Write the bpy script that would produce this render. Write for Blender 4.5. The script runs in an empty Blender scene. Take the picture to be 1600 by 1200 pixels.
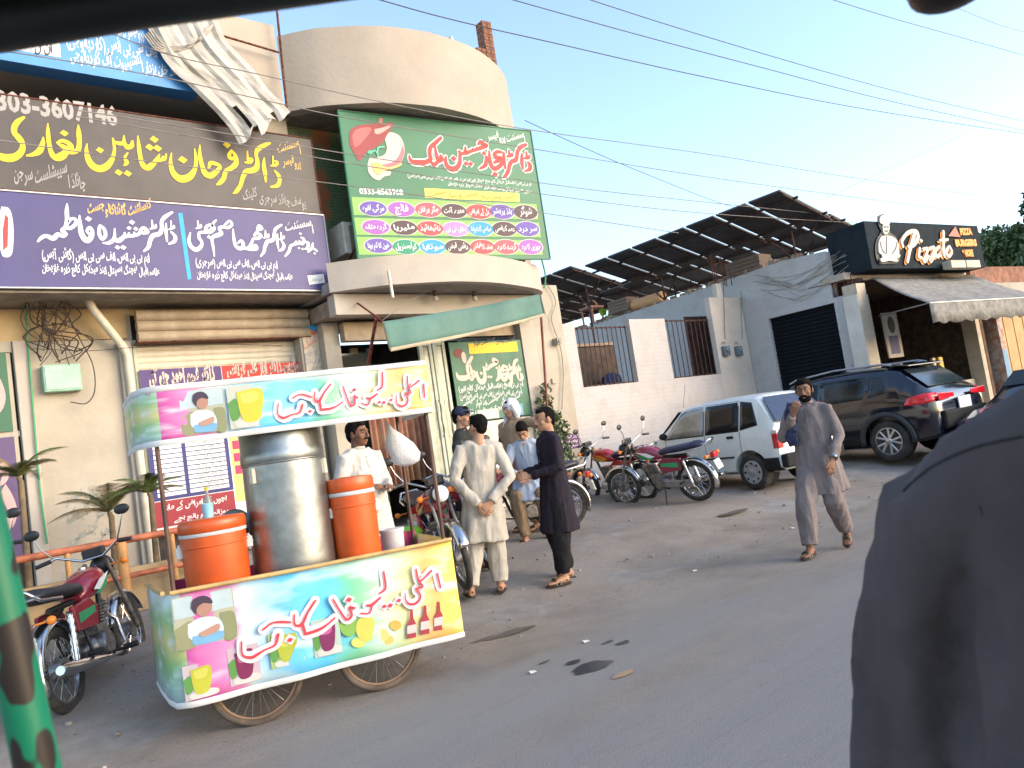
import bpy, bmesh, math, random
import numpy as np
from mathutils import Vector, Matrix, noise
random.seed(7)
sc = bpy.context.scene
COL = sc.collection
# ---------------------------------------------------------------- camera
FPX, HC = 1200.0, 1.5
_sl = 0.15; _n = math.hypot(1, _sl)
_d = (2250-800.0, 472-600.0)
_hd = _d[0]*(-_sl/_n)+_d[1]*(-1/_n)
_pitch = -math.atan(_hd/FPX); _roll = math.atan(_sl)
_yaw = math.atan((_d[0]/_n - _d[1]*_sl/_n)/math.hypot(FPX, _hd))
def ray(px, py):
    x = px-800; y = 600-py
    cr, sr = math.cos(_roll), math.sin(_roll)
    xr = x*cr+y*sr; yu = -x*sr+y*cr
    fw = FPX*math.cos(_pitch)-yu*math.sin(_pitch); uz = FPX*math.sin(_pitch)+yu*math.cos(_pitch)
    ca, sa = math.cos(_yaw), math.sin(_yaw)
    return Vector((fw*ca+xr*sa, fw*sa-xr*ca, uz))
CAM = Vector((0, 0, HC))
def PY(px, py, Y): d = ray(px, py); return CAM + d*(Y/d.y)
def PX(px, py, X): d = ray(px, py); return CAM + d*(X/d.x)
def PZ(px, py, Z): d = ray(px, py); return CAM + d*((Z-HC)/d.z)
def PD(px, py, dist): d = ray(px, py); return CAM + d*(dist/FPX)
def PPL(px, py, P0, n): d = ray(px, py); return CAM + d*((Vector(P0)-CAM).dot(n)/d.dot(n))
cd = bpy.data.cameras.new('camera'); cam = bpy.data.objects.new('camera', cd); COL.objects.link(cam)
f = ray(800, 600).normalized(); r = (ray(801, 600)-ray(800, 600)).normalized(); u = r.cross(f)
m = Matrix((r, u, -f)).transposed().to_4x4(); m.translation = CAM
cam.matrix_world = m
cd.sensor_width = 36; cd.lens = 27; cd.clip_start = 0.05; cd.clip_end = 3000
cd.dof.use_dof = True; cd.dof.focus_distance = 9; cd.dof.aperture_fstop = 9
sc.camera = cam
# ---------------------------------------------------------------- light
world = bpy.data.worlds.new('World'); sc.world = world; world.use_nodes = True
nt = world.node_tree; bg = nt.nodes['Background']
sky = nt.nodes.new('ShaderNodeTexSky'); sky.sky_type = 'NISHITA'; sky.sun_disc = False
SUN_EL, SUN_AZ = math.radians(20), math.radians(-58)     # direction towards the sun: azimuth measured from +X
sky.sun_elevation = SUN_EL; sky.sun_rotation = math.pi/2 - SUN_AZ
sky.air_density = 1.0; sky.dust_density = 1.3; sky.ozone_density = 1.2
nt.links.new(sky.outputs[0], bg.inputs[0]); bg.inputs[1].default_value = 0.15
sd = bpy.data.lights.new('sun', 'SUN'); sun = bpy.data.objects.new('sun', sd); COL.objects.link(sun)
sd.energy = 0.5; sd.angle = math.radians(48); sd.color = (1.0, 0.82, 0.68)
sdir = Vector((math.cos(SUN_EL)*math.cos(SUN_AZ), math.cos(SUN_EL)*math.sin(SUN_AZ), math.sin(SUN_EL)))
sun.rotation_euler = sdir.to_track_quat('Z', 'Y').to_euler()
sc.view_settings.view_transform = 'Standard'; sc.view_settings.look = 'None'
sc.view_settings.gamma = 1; sc.view_settings.use_curve_mapping = False
sc.view_settings.exposure = 1.75
# ---------------------------------------------------------------- materials
MATS = {}
def mat(name, col, rough=0.7, metal=0.0, var=0.12, scale=6.0, col2=None, bump=0.0, bscale=60.0, trans=0.0, spec=None, coat=0.0, dirt=0.0, dirtcol=(0.28, 0.2, 0.13), alpha=1.0):
    if name in MATS: return MATS[name]
    m = bpy.data.materials.new(name); m.use_nodes = True; nt = m.node_tree; b = nt.nodes['Principled BSDF']
    m.diffuse_color = (*col, 1)
    L = nt.links.new
    tc = nt.nodes.new('ShaderNodeTexCoord')
    nz = nt.nodes.new('ShaderNodeTexNoise'); nz.inputs['Scale'].default_value = scale; nz.inputs['Detail'].default_value = 5; nz.inputs['Roughness'].default_value = .6
    L(tc.outputs['Object'], nz.inputs['Vector'])
    mix = nt.nodes.new('ShaderNodeMix'); mix.data_type = 'RGBA'
    c2 = col2 or tuple(max(0, c*(1-var*1.6)) for c in col); c1 = col if col2 else tuple(min(1, c*(1+var*.6)) for c in col)
    mr = nt.nodes.new('ShaderNodeMapRange'); mr.inputs[1].default_value = .35; mr.inputs[2].default_value = .65
    L(nz.outputs[0], mr.inputs[0]); L(mr.outputs[0], mix.inputs[0])
    mix.inputs[6].default_value = (*c1, 1); mix.inputs[7].default_value = (*c2, 1)
    out = mix.outputs[2]
    if dirt > 0:
        n2 = nt.nodes.new('ShaderNodeTexNoise'); n2.inputs['Scale'].default_value = scale*.37; n2.inputs['Detail'].default_value = 9; n2.inputs['Roughness'].default_value = .72
        L(tc.outputs['Object'], n2.inputs['Vector'])
        m2 = nt.nodes.new('ShaderNodeMapRange'); m2.inputs[1].default_value = .5; m2.inputs[2].default_value = .78; m2.inputs[4].default_value = dirt
        L(n2.outputs[0], m2.inputs[0])
        mx = nt.nodes.new('ShaderNodeMix'); mx.data_type = 'RGBA'; L(m2.outputs[0], mx.inputs[0]); L(out, mx.inputs[6]); mx.inputs[7].default_value = (*dirtcol, 1)
        out = mx.outputs[2]
    L(out, b.inputs['Base Color'])
    b.inputs['Roughness'].default_value = rough; b.inputs['Metallic'].default_value = metal
    if trans: b.inputs['Transmission Weight'].default_value = trans
    if alpha < 1: b.inputs['Alpha'].default_value = alpha
    if spec is not None: b.inputs['Specular IOR Level'].default_value = spec
    if coat: b.inputs['Coat Weight'].default_value = coat; b.inputs['Coat Roughness'].default_value = .08
    if bump:
        n3 = nt.nodes.new('ShaderNodeTexNoise'); n3.inputs['Scale'].default_value = bscale; n3.inputs['Detail'].default_value = 6
        L(tc.outputs['Object'], n3.inputs['Vector'])
        bp = nt.nodes.new('ShaderNodeBump'); bp.inputs['Strength'].default_value = bump; bp.inputs['Distance'].default_value = .02
        L(n3.outputs[0], bp.inputs['Height']); L(bp.outputs[0], b.inputs['Normal'])
    MATS[name] = m; return m
def flat(name, col, rough=.6):       # print inks, small plain pieces
    return mat(name, col, rough, var=.05, scale=9)
# ---------------------------------------------------------------- objects
def root_loc(o):
    v = Vector((0, 0, 0))
    while o is not None: v += o.location; o = o.parent
    return v
def thing(name, label, cat, loc=(0, 0, 0), rotz=0, group=None):
    o = bpy.data.objects.new(name, None); COL.objects.link(o); o.location = loc; o.rotation_euler = (0, 0, rotz)
    o.empty_display_size = .1
    o['label'] = label; o['category'] = cat
    if group: o['group'] = group
    return o
def tag(o, label, cat, group=None):
    o['label'] = label; o['category'] = cat
    if group: o['group'] = group
    return o
def rot_to(d):
    d = Vector(d).normalized(); return d.to_track_quat('Z', 'Y').to_matrix()
class MB:
    def __init__(s): s.v = []; s.f = []; s.mi = []; s.k = 0; s.T = None
    def add(s, vs, fs):
        o = len(s.v)
        s.v += [tuple(s.T @ Vector(v)) if s.T is not None else tuple(v) for v in vs]
        s.f += [tuple(i+o for i in f) for f in fs]; s.mi += [s.k]*len(fs); return s
    def box(s, c, size, R=None, taper=None):
        hx, hy, hz = size[0]/2, size[1]/2, size[2]/2; t = taper or (1, 1)
        P = [(-hx, -hy, -hz), (hx, -hy, -hz), (hx, hy, -hz), (-hx, hy, -hz), (-hx*t[0], -hy*t[1], hz), (hx*t[0], -hy*t[1], hz), (hx*t[0], hy*t[1], hz), (-hx*t[0], hy*t[1], hz)]
        c = Vector(c); P = [c+((R @ Vector(p)) if R is not None else Vector(p)) for p in P]
        return s.add(P, [(3, 2, 1, 0), (4, 5, 6, 7), (0, 1, 5, 4), (1, 2, 6, 5), (2, 3, 7, 6), (3, 0, 4, 7)])
    def bb(s, a, b): # box by corners
        a, b = Vector(a), Vector(b); return s.box((a+b)/2, tuple(abs(x) for x in (b-a)))
    def quad(s, *p): return s.add(p, [tuple(range(len(p)))])
    def slab(s, pts, off): # polygon thickened by vector off
        pts = [Vector(p) for p in pts]; off = Vector(off); n = len(pts)
        return s.add(pts+[p+off for p in pts], [tuple(reversed(range(n))), tuple(range(n, 2*n))]+[(i, (i+1) % n, n+(i+1) % n, n+i) for i in range(n)])
    def tube(s, pts, r, n=8, cap=True, el=None, up=None):
        pts = [Vector(p) for p in pts]; N = len(pts)
        rs = r if isinstance(r, (list, tuple)) else [r]*N
        V = []; F = []; prev = None
        for i, p in enumerate(pts):
            d = (pts[min(i+1, N-1)]-pts[max(i-1, 0)])
            d = d.normalized() if d.length > 1e-9 else Vector((0, 0, 1))
            if prev is None:
                a = Vector(up) if up is not None else (Vector((0, 0, 1)) if abs(d.z) < .9 else Vector((0, 1, 0)))
            else: a = prev
            a = (a-d*a.dot(d)); a = a.normalized() if a.length > 1e-6 else d.orthogonal().normalized()
            prev = a; b = d.cross(a)
            ra, rb = (rs[i] if isinstance(rs[i], (tuple, list)) else (rs[i], rs[i]))
            for j in range(n):
                t = 2*math.pi*j/n; V.append(p+a*(math.cos(t)*ra)+b*(math.sin(t)*rb))
        for i in range(N-1):
            for j in range(n): F.append((i*n+j, i*n+(j+1) % n, (i+1)*n+(j+1) % n, (i+1)*n+j))
        if cap: F += [tuple(reversed(range(n))), tuple((N-1)*n+j for j in range(n))]
        return s.add(V, F)
    def lathe(s, prof, n=24, c=(0, 0, 0), R=None, cap=True):   # prof: (r,z)
        V = []; F = []; c = Vector(c)
        for (r_, z) in prof:
            for j in range(n):
                t = 2*math.pi*j/n; p = Vector((r_*math.cos(t), r_*math.sin(t), z)); V.append(c+(R @ p if R is not None else p))
        for i in range(len(prof)-1):
            for j in range(n): F.append((i*n+j, i*n+(j+1) % n, (i+1)*n+(j+1) % n, (i+1)*n+j))
        if cap: F += [tuple(reversed(range(n))), tuple((len(prof)-1)*n+j for j in range(n))]
        return s.add(V, F)
    def ball(s, c, r, R=None, n=14, m=8):
        rx, ry, rz = r if isinstance(r, (tuple, list)) else (r, r, r)
        V = []; F = []; c = Vector(c)
        for i in range(1, m):
            a = math.pi*i/m
            for j in range(n):
                t = 2*math.pi*j/n; p = Vector((rx*math.sin(a)*math.cos(t), ry*math.sin(a)*math.sin(t), rz*math.cos(a))); V.append(c+(R @ p if R is not None else p))
        top = Vector((0, 0, rz)); bot = -top
        V += [c+(R @ top if R is not None else top), c+(R @ bot if R is not None else bot)]
        for i in range(m-2):
            for j in range(n): F.append((i*n+j, (i+1)*n+j, (i+1)*n+(j+1) % n, i*n+(j+1) % n))
        a = (m-1)*n
        for j in range(n): F.append((a, j, (j+1) % n)); F.append((a+1, (m-2)*n+(j+1) % n, (m-2)*n+j))
        return s.add(V, F)
    def torus(s, c, R1, r2, axis=(0, 1, 0), n=28, m=8, a0=0, a1=2*math.pi, el=1.0):
        full = abs(a1-a0-2*math.pi) < 1e-6; Rm = rot_to(axis); c = Vector(c); k = n if full else n+1
        V = []; F = []
        for i in range(k):
            t = a0+(a1-a0)*i/n
            for j in range(m):
                q = 2*math.pi*j/m; rr = R1+r2*math.cos(q); V.append(c+Rm @ Vector((rr*math.cos(t), rr*math.sin(t), r2*el*math.sin(q))))
        for i in range(n):
            for j in range(m):
                F.append((i*m+j, ((i+1) % k)*m+j, ((i+1) % k)*m+(j+1) % m, i*m+(j+1) % m))
        return s.add(V, F)
    def mesh(s, name, mats, off=Vector((0, 0, 0)), smooth=False):
        me = bpy.data.meshes.new(name); me.from_pydata([tuple(Vector(v)-off) for v in s.v], [], s.f)
        for mm in (mats if isinstance(mats, (list, tuple)) else [mats]): me.materials.append(mm)
        me.polygons.foreach_set('material_index', s.mi)
        if smooth: me.polygons.foreach_set('use_smooth', [True]*len(s.f)); me.update(); me.set_sharp_from_angle(angle=1.05)
        me.update(); return me
    def build(s, name, mats, parent=None, world=True, smooth=False, auto=None, bevel=0):
        off = root_loc(parent) if (parent is not None and world) else Vector((0, 0, 0))
        me = s.mesh(name, mats, off, smooth)
        if auto is not None:
            bm = bmesh.new(); bm.from_mesh(me); bmesh.ops.recalc_face_normals(bm, faces=bm.faces)
            for f_ in bm.faces: f_.smooth = True
            for e in bm.edges: e.smooth = not (len(e.link_faces) != 2 or e.calc_face_angle(0) > auto)
            bm.to_mesh(me); bm.free()
        o = bpy.data.objects.new(name, me); COL.objects.link(o)
        if parent is not None: o.parent = parent
        if bevel:
            b = o.modifiers.new('bevel', 'BEVEL'); b.width = bevel; b.segments = 2; b.limit_method = 'ANGLE'; b.angle_limit = .6
        return o
def piece(name, me, parent, loc, rot=(0, 0, 0), world=True):
    o = bpy.data.objects.new(name, me); COL.objects.link(o)
    if parent is not None: o.parent = parent
    o.location = Vector(loc)-(root_loc(parent) if (parent is not None and world) else Vector((0, 0, 0))); o.rotation_euler = rot; return o
def obj_mesh(name, me, parent=None):
    o = bpy.data.objects.new(name, me); COL.objects.link(o)
    if parent is not None: o.parent = parent
    return o
def kind(o, k): o['kind'] = k; return o
def cr(pts, k=6):   # catmull-rom through tuples of any dimension
    P = [np.array(p, float) for p in pts]
    if len(P) < 3: return [tuple(p) for p in P]
    P = [2*P[0]-P[1]]+P+[2*P[-1]-P[-2]]; out = []
    for i in range(1, len(P)-2):
        a, b, c, d = P[i-1:i+3]
        for j in range(k):
            t = j/k; out.append(tuple(.5*(2*b+(c-a)*t+(2*a-5*b+4*c-d)*t*t+(3*b-a-3*c+d)*t**3)))
    out.append(tuple(P[-2])); return out
def gz(x, y):      # height of the ground: road at 0, the shoulder climbs to the shops
    t = [(-99, 0), (4.9, 0), (5.6, .07), (6.6, .24), (8.0, .30), (10, .48), (12, .55), (400, .55)]
    for (a, za), (b, zb) in zip(t, t[1:]):
        if y <= b: return za+(zb-za)*(y-a)/(b-a)
    return .55
def PG(px, py):
    p = PZ(px, py, 0)
    for _ in range(12): p = PZ(px, py, gz(p.x, p.y)*.5+p.z*.5)
    return p
# ---------------------------------------------------------------- lettering
AR = {'ا':('\uFE8D','\uFE8E',None,None),'آ':('\uFE81','\uFE82',None,None),'ب':('\uFE8F','\uFE90','\uFE91','\uFE92'),'پ':('\uFB56','\uFB57','\uFB58','\uFB59'),
'ت':('\uFE95','\uFE96','\uFE97','\uFE98'),'ٹ':('\uFB66','\uFB67','\uFB68','\uFB69'),'ث':('\uFE99','\uFE9A','\uFE9B','\uFE9C'),'ج':('\uFE9D','\uFE9E','\uFE9F','\uFEA0'),'چ':('\uFB7A','\uFB7B','\uFB7C','\uFB7D'),
'ح':('\uFEA1','\uFEA2','\uFEA3','\uFEA4'),'خ':('\uFEA5','\uFEA6','\uFEA7','\uFEA8'),'د':('\uFEA9','\uFEAA',None,None),'ڈ':('\uFB88','\uFB89',None,None),'ر':('\uFEAD','\uFEAE',None,None),'ڑ':('\uFB8C','\uFB8D',None,None),
'ز':('\uFEAF','\uFEB0',None,None),'س':('\uFEB1','\uFEB2','\uFEB3','\uFEB4'),'ش':('\uFEB5','\uFEB6','\uFEB7','\uFEB8'),'ص':('\uFEB9','\uFEBA','\uFEBB','\uFEBC'),'ض':('\uFEBD','\uFEBE','\uFEBF','\uFEC0'),
'ط':('\uFEC1','\uFEC2','\uFEC3','\uFEC4'),'ع':('\uFEC9','\uFECA','\uFECB','\uFECC'),'غ':('\uFECD','\uFECE','\uFECF','\uFED0'),'ف':('\uFED1','\uFED2','\uFED3','\uFED4'),'ق':('\uFED5','\uFED6','\uFED7','\uFED8'),
'ک':('\uFB8E','\uFB8F','\uFB90','\uFB91'),'گ':('\uFB92','\uFB93','\uFB94','\uFB95'),'ل':('\uFEDD','\uFEDE','\uFEDF','\uFEE0'),'م':('\uFEE1','\uFEE2','\uFEE3','\uFEE4'),'ن':('\uFEE5','\uFEE6','\uFEE7','\uFEE8'),
'ں':('\uFB9E','\uFB9F','\uFEE7','\uFEE8'),'و':('\uFEED','\uFEEE',None,None),'ہ':('\uFBA6','\uFBA7','\uFBA8','\uFBA9'),'ھ':('\uFBAA','\uFBAB','\uFBAC','\uFBAD'),'ی':('\uFBFC','\uFBFD','\uFBFE','\uFBFF'),
'ئ':('\uFE89','\uFE8A','\uFE8B','\uFE8C'),'ے':('\uFBAE','\uFBAF',None,None)}
_gc = {}
def glyphrun(s, weight):
    key = (s, weight)
    if key in _gc: return _gc[key]
    c = bpy.data.curves.new('t', 'FONT'); c.body = s; c.size = 1; c.offset = weight; c.resolution_u = 2
    o = bpy.data.objects.new('t', c)
    me = bpy.data.meshes.new_from_object(o)
    v = np.zeros(len(me.vertices)*3); me.vertices.foreach_get('co', v); v = v.reshape(-1, 3)
    fs = [tuple(p.vertices) for p in me.polygons]
    bpy.data.meshes.remove(me); bpy.data.objects.remove(o); bpy.data.curves.remove(c)
    _gc[key] = (v, fs); return _gc[key]
def shape_runs(text):
    """right-to-left list of words, each a list of joined runs in presentation forms"""
    words = []
    for w in text.split(' '):
        runs = []; cur = []
        ch = list(w); n = len(ch); forms = []
        for i, c in enumerate(ch):
            if c not in AR: forms.append((c, True)); continue
            pj = i > 0 and ch[i-1] in AR and AR[ch[i-1]][2] is not None
            nj = AR[c][2] is not None and i+1 < n and ch[i+1] in AR
            k = (3 if nj else 1) if pj else (2 if nj else 0)
            g = AR[c][k] or AR[c][1 if pj else 0]; forms.append((g, not nj))
        for g, end in forms:
            cur.append(g)
            if end: runs.append(''.join(cur)); cur = []
        if cur: runs.append(''.join(cur))
        words.append(runs)
    return words
def text2d(text, weight=.02, slope=.22, rtl=True, gap=.02, space=.22):
    """-> verts (N,2), faces ; unit em; laid out and slanted run by run as nastaliq sign lettering is"""
    V = []; F = []; x = 0.0; base = 0
    if not rtl:
        v, fs = glyphrun(text, weight); return v[:, :2].copy(), fs
    for w in shape_runs(text):
        for r_ in w:
            v, fs = glyphrun(r_[::-1], weight)
            if len(v) == 0: x -= .2; continue
            a, b = v[:, 0].min(), v[:, 0].max(); q = v[:, :2].copy()
            q[:, 0] -= b; wdt = b-a
            q[:, 1] += (q[:, 0]+wdt)*slope - .04
            q[:, 0] = q[:, 0]*.92 + x
            V.append(q); F += [tuple(i+base for i in f_) for f_ in fs]; base += len(q); x -= wdt*.92+gap
        x -= space
    return np.vstack(V), F
class Plane:
    """a real vertical board: origin P0 (bottom left), unit u along it, outward normal n"""
    def __init__(s, A, B, zb, zt):
        s.A = Vector((A[0], A[1], 0)); s.B = Vector((B[0], B[1], 0)); s.u = (s.B-s.A).normalized(); s.n = Vector((s.u.y, -s.u.x, 0)); s.w = (s.B-s.A).length; s.zb = zb; s.zt = zt; s.h = zt-zb
    def P(s, x, z, off=0): return s.A+s.u*x+Vector((0, 0, s.zb+z))+s.n*off
    def px(s, px, py, off=0):      # the point of the board seen at a pixel of the photograph -> local (x,z)
        q = PPL(px, py, s.A+s.n*off, s.n); return ((q-s.A).dot(s.u), q.z-s.zb)
    def rect(s, mb, x0, z0, x1, z1, off): mb.quad(s.P(x0, z0, off), s.P(x1, z0, off), s.P(x1, z1, off), s.P(x0, z1, off))
def put_text(mb, pl, text, x0, z0, x1, h, off, weight=.02, slope=.2, rtl=True, z1=None, al='fit'):
    """text fitted between local x0..x1 on a baseline z0 (z1 at the right end), em height h"""
    v, fs = text2d(text, weight, slope, rtl)
    a, b = v[:, 0].min(), v[:, 0].max()
    sx = (x1-x0)/(b-a); z1 = z0 if z1 is None else z1
    P = []
    for q in v:
        X = x0+(q[0]-a)*sx; P.append(pl.P(X, z0+(z1-z0)*(X-x0)/max(1e-6, x1-x0)+q[1]*h, off))
    mb.add(P, fs)
def stroke(mb, pl, pts, tr, off, extra=0.0, wmul=1.0):
    """brush stroke: pts (x,y,w) in tracing units, tr maps to board-local metres"""
    c = cr(pts, 5)
    q = []
    for (x, y, w) in c:
        X, Z = tr(x, y); X2, Z2 = tr(x+10, y); X3, Z3 = tr(x, y+10)
        sc_ = .5*(math.hypot(X2-X, Z2-Z)+math.hypot(X3-X, Z3-Z))/10
        q.append((X, Z, max(.002, w*sc_*.5*wmul)+extra))
    V = []; F = []; n = len(q)
    for i in range(n):
        a = q[max(0, i-1)]; b = q[min(n-1, i+1)]; dx, dz = b[0]-a[0], b[1]-a[1]; L = math.hypot(dx, dz) or 1; nx, nz = -dz/L, dx/L; r_ = q[i][2]
        V += [pl.P(q[i][0]+nx*r_, q[i][1]+nz*r_, off), pl.P(q[i][0]-nx*r_, q[i][1]-nz*r_, off)]
    for i in range(n-1): F.append((2*i, 2*i+1, 2*i+3, 2*i+2))
    for e in (0, n-1):       # round ends and joints
        k = len(V); V += [pl.P(q[e][0]+math.cos(t)*q[e][2], q[e][1]+math.sin(t)*q[e][2], off+.0002*(1 if e else -1)) for t in [i*math.pi/4 for i in range(8)]]; F.append(tuple(range(k, k+8)))
    mb.add(V, F)
def dot(mb, pl, x, y, s, tr, off, extra=0.0):
    X, Z = tr(x, y); X2, _ = tr(x+s, y); r_ = abs(X2-X)*.62+extra*1.3
    a0 = .12
    mb.add([pl.P(X+math.cos(a0+t)*r_, Z+math.sin(a0+t)*r_*.85, off) for t in (0, math.pi/2, math.pi, 1.5*math.pi)], [(0, 1, 2, 3)])
def px_tr(pl, ox, oy, sc_): return lambda x, y: pl.px(ox+x/sc_, oy+y/sc_)
def letters(mb, pl, data, tr, off, extra=0.0, wmul=1.0):
    k = 0
    for it in data.split(';'):
        it = it.strip()
        if not it: continue
        k += 1
        if it[0] == 'D':
            x, y, s = [float(a) for a in it[1:].split(',')]; dot(mb, pl, x, y, s, tr, off+.0001*k, extra)
        else:
            pts = [tuple(float(a) for a in q.split(',')) for q in it.split()]; stroke(mb, pl, pts, tr, off+.0001*k, extra, wmul)
Y1 = ("250,290,25 190,330,50 150,390,55 150,450,55 200,510,65 235,570,50 225,640,60 170,695,75 90,715,90 10,700,80 -60,660,50 -90,610,20;450,500,15 445,560,45 410,640,60 350,675,45 280,690,20;"
"815,370,12 820,450,45 825,560,45 810,630,50 750,655,45 690,645,40;590,555,15 650,535,40 720,565,50 735,610,60 690,650,60 640,695,80 580,710,70 535,660,50 510,560,42 500,450,38 497,355,10;600,565,15 650,590,45 700,620,50;D668,455,75;"
"905,565,10 900,640,38 920,730,60 970,800,75 1040,825,75 1110,800,65 1165,730,45 1190,640,30 1185,560,28 1175,510,18;1185,540,18 1230,560,40 1280,560,40 1290,530,30 1290,480,12;1290,540,30 1320,600,50 1370,585,45 1378,540,25;D1040,632,70;"
"1330,660,15 1300,710,28 1320,760,40 1295,790,20;D1235,865,70;D1330,875,70;1435,485,12 1445,590,38 1460,700,42 1490,790,55 1540,815,60 1590,780,50;D1558,602,75;D1605,520,75")
Y2 = ("-10,650,45 30,600,40 60,545,15;30,605,38 80,600,35 100,570,25;80,600,30 115,590,30 130,540,14;D40,480,75;"
"185,530,10 175,620,35 195,720,55 250,785,75 310,800,75 380,770,65 430,690,40 440,590,38 425,485,12;D302,600,80;"
"480,445,10 480,550,38 500,650,45 535,740,60 590,765,60 650,725,45 690,670,35 640,640,38 590,635,40 570,690,20;D760,445,70;"
"810,500,20 785,550,40 800,585,40 850,580,30;810,500,20 850,560,40 855,640,50 800,690,45 750,720,40 730,790,45 690,840,40 655,860,15;"
"1210,425,20 1150,450,40 1085,490,45 1065,540,35 1078,610,40 1070,680,55 1030,710,55 960,725,50 925,790,42 900,870,40 860,930,38 830,950,15;975,510,12 978,600,25;950,628,15 1000,625,32 1022,595,30 985,585,14;"
"1150,580,12 1145,660,40 1160,750,40 1165,830,15;1260,715,20 1300,765,40 1310,820,38 1285,870,38 1220,882,18;1240,560,12 1243,645,22;1220,662,15 1268,655,28 1288,625,26 1250,612,12")
G1 = ("1480,405,14 1505,440,42 1505,490,40 1450,515,18;1465,285,14 1466,350,26;1440,362,18 1490,356,30 1500,330,22;1410,310,18 1410,400,38 1420,490,20;"
"1460,200,28 1400,225,40 1360,280,38 1350,340,38 1335,385,45 1290,400,42 1265,440,40 1250,510,38 1215,570,35 1190,592,18;1255,265,14 1262,325,25;1235,340,18 1288,330,30 1292,305,20;"
"1195,290,16 1195,380,38 1212,480,20;1165,290,25 1120,285,34 1085,310,38 1095,345,38 1160,362,34 1130,390,40 1085,410,30;1170,380,20 1160,440,38 1100,485,48 1055,465,42 1030,390,38 1020,275,14;D1092,555,55;"
"985,345,25 985,400,35 970,450,40 910,487,20;D960,303,45;890,195,25 915,165,28 960,195,42 992,215,32 940,232,42 890,250,35 868,240,20;890,250,35 845,265,30 820,250,18;845,268,30 800,280,32 740,300,38 738,225,14;740,300,35 690,305,32 657,275,15;"
"672,305,28 672,400,38 640,470,50 580,492,55 525,460,45 502,400,35 506,340,14;D597,365,55;D745,425,45;D800,430,45;"
"445,330,25 458,375,40 420,395,36 395,330,34 375,225,14;415,395,36 370,440,36 335,415,28;445,120,30 380,180,40 320,240,40 313,320,38 325,370,40 270,408,50 180,415,55 110,405,48 78,370,30 70,330,14")
B1 = ("120,235,14 105,310,30 125,380,40 180,420,42 230,390,38 245,340,28 215,290,32 215,240,28 260,228,28 330,230,32 380,190,28 350,150,26 300,165,30 285,205,28 340,200,22 370,130,24 400,100,18;200,105,12 208,170,22;185,188,16 230,172,26 236,150,16;D325,282,42;"
"380,490,12 370,400,25 355,320,28 370,280,34 420,260,42 460,240,34 432,185,28 480,172,30 530,180,30 572,145,28 545,108,24 500,145,22 480,172,20;585,195,12 590,280,28 610,370,34 650,405,38 700,400,38 735,410,30;640,345,18 670,322,26 692,345,32 695,395,36;"
"735,410,30 790,412,38 840,408,34 828,372,28 785,392,28;740,408,28 775,365,28 800,310,24;800,300,20 860,292,34 890,265,28 840,240,28 815,265,22;835,245,24 860,200,28 895,190,34 868,158,28 845,190,22;"
"1110,150,20 1050,190,30 1030,240,28 1020,310,36 960,330,38 930,390,32 920,440,30 885,490,16;935,210,12 938,275,22;920,290,16 965,272,26 968,250,14;1065,250,14 1065,330,28 1075,405,14;1110,322,18 1136,370,32 1120,415,30 1080,430,16;1105,232,12 1108,295,20;1090,308,14 1132,290,24 1134,270,14;"
"1150,490,16 1190,440,28 1210,380,28 1250,360,26 1270,330,20;1250,360,26 1300,348,26 1305,325,18;1300,348,26 1340,350,34 1352,305,28 1325,290,18;1372,335,22 1402,352,32 1390,400,26 1365,412,14;1400,440,22 1440,400,28 1450,350,18;1448,405,22 1480,420,22;D1315,245,28;D1338,412,25;D1300,402,25;D1470,460,25;D1492,432,25")
B2 = ("365,60,16 362,130,40 365,230,42 355,300,42 400,310,38 452,270,38 455,222,32 410,215,32 375,260,22;355,300,42 315,335,42 350,370,40 320,395,38 270,375,45 220,418,52 150,392,42 100,410,38 60,450,20;"
"495,180,16 500,280,42 520,380,55 570,440,60 618,400,48 625,340,38 600,305,34 572,340,28 595,375,26;D588,215,60;700,300,30 700,370,38 730,425,36 765,385,34 750,320,34 710,285,30;"
"740,465,16 800,465,36 850,430,40 860,380,28 860,315,14;850,430,30 900,442,48 955,400,38 965,360,20;950,405,34 1000,390,34 1010,360,18;1000,392,32 1060,388,34 1065,355,18;1060,388,32 1110,372,34 1140,320,32 1170,310,34 1200,350,44 1150,362,32;D1040,250,55;D1010,310,45;D1080,318,45;D890,512,50;D950,512,55;"
"1460,145,22 1390,190,38 1350,240,35 1350,320,38 1325,370,44 1260,390,46 1230,440,40 1210,510,38 1165,550,20;1248,230,14 1255,305,26;1232,318,18 1285,300,28 1288,275,16;1395,262,14 1395,350,32 1405,445,20;1450,352,22 1490,400,36 1480,450,36 1425,475,20;1447,235,12 1450,312,22;1428,325,16 1475,305,26 1478,285,14")
C1 = ("1490,240,34 1500,360,30;1450,205,34 1400,245,28 1350,265,32 1340,165,28;1350,270,30 1372,318,30 1322,325,30 1345,380,32 1330,425,36 1285,442,40 1242,410,26 1238,340,18;D1190,385,30;1110,130,30 1108,260,34 1062,295,28;D1125,408,34;D1082,405,30;1062,330,34 1000,370,44 965,365,30;1000,375,30 975,430,26 915,415,24;D850,290,36;"
"880,365,34 845,350,30 855,415,38 820,440,34 788,380,30 745,260,28;740,405,28 690,440,30 630,465,45 545,475,45;630,240,32 570,320,32 525,395,46 482,385,30 485,310,26;530,400,44 540,470,40;D440,490,34;"
"455,360,32 395,340,34 340,335,26 282,368,30;370,430,45 345,500,34 275,520,28 230,540,42 190,550,42 142,515,28 145,420,26")
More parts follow.
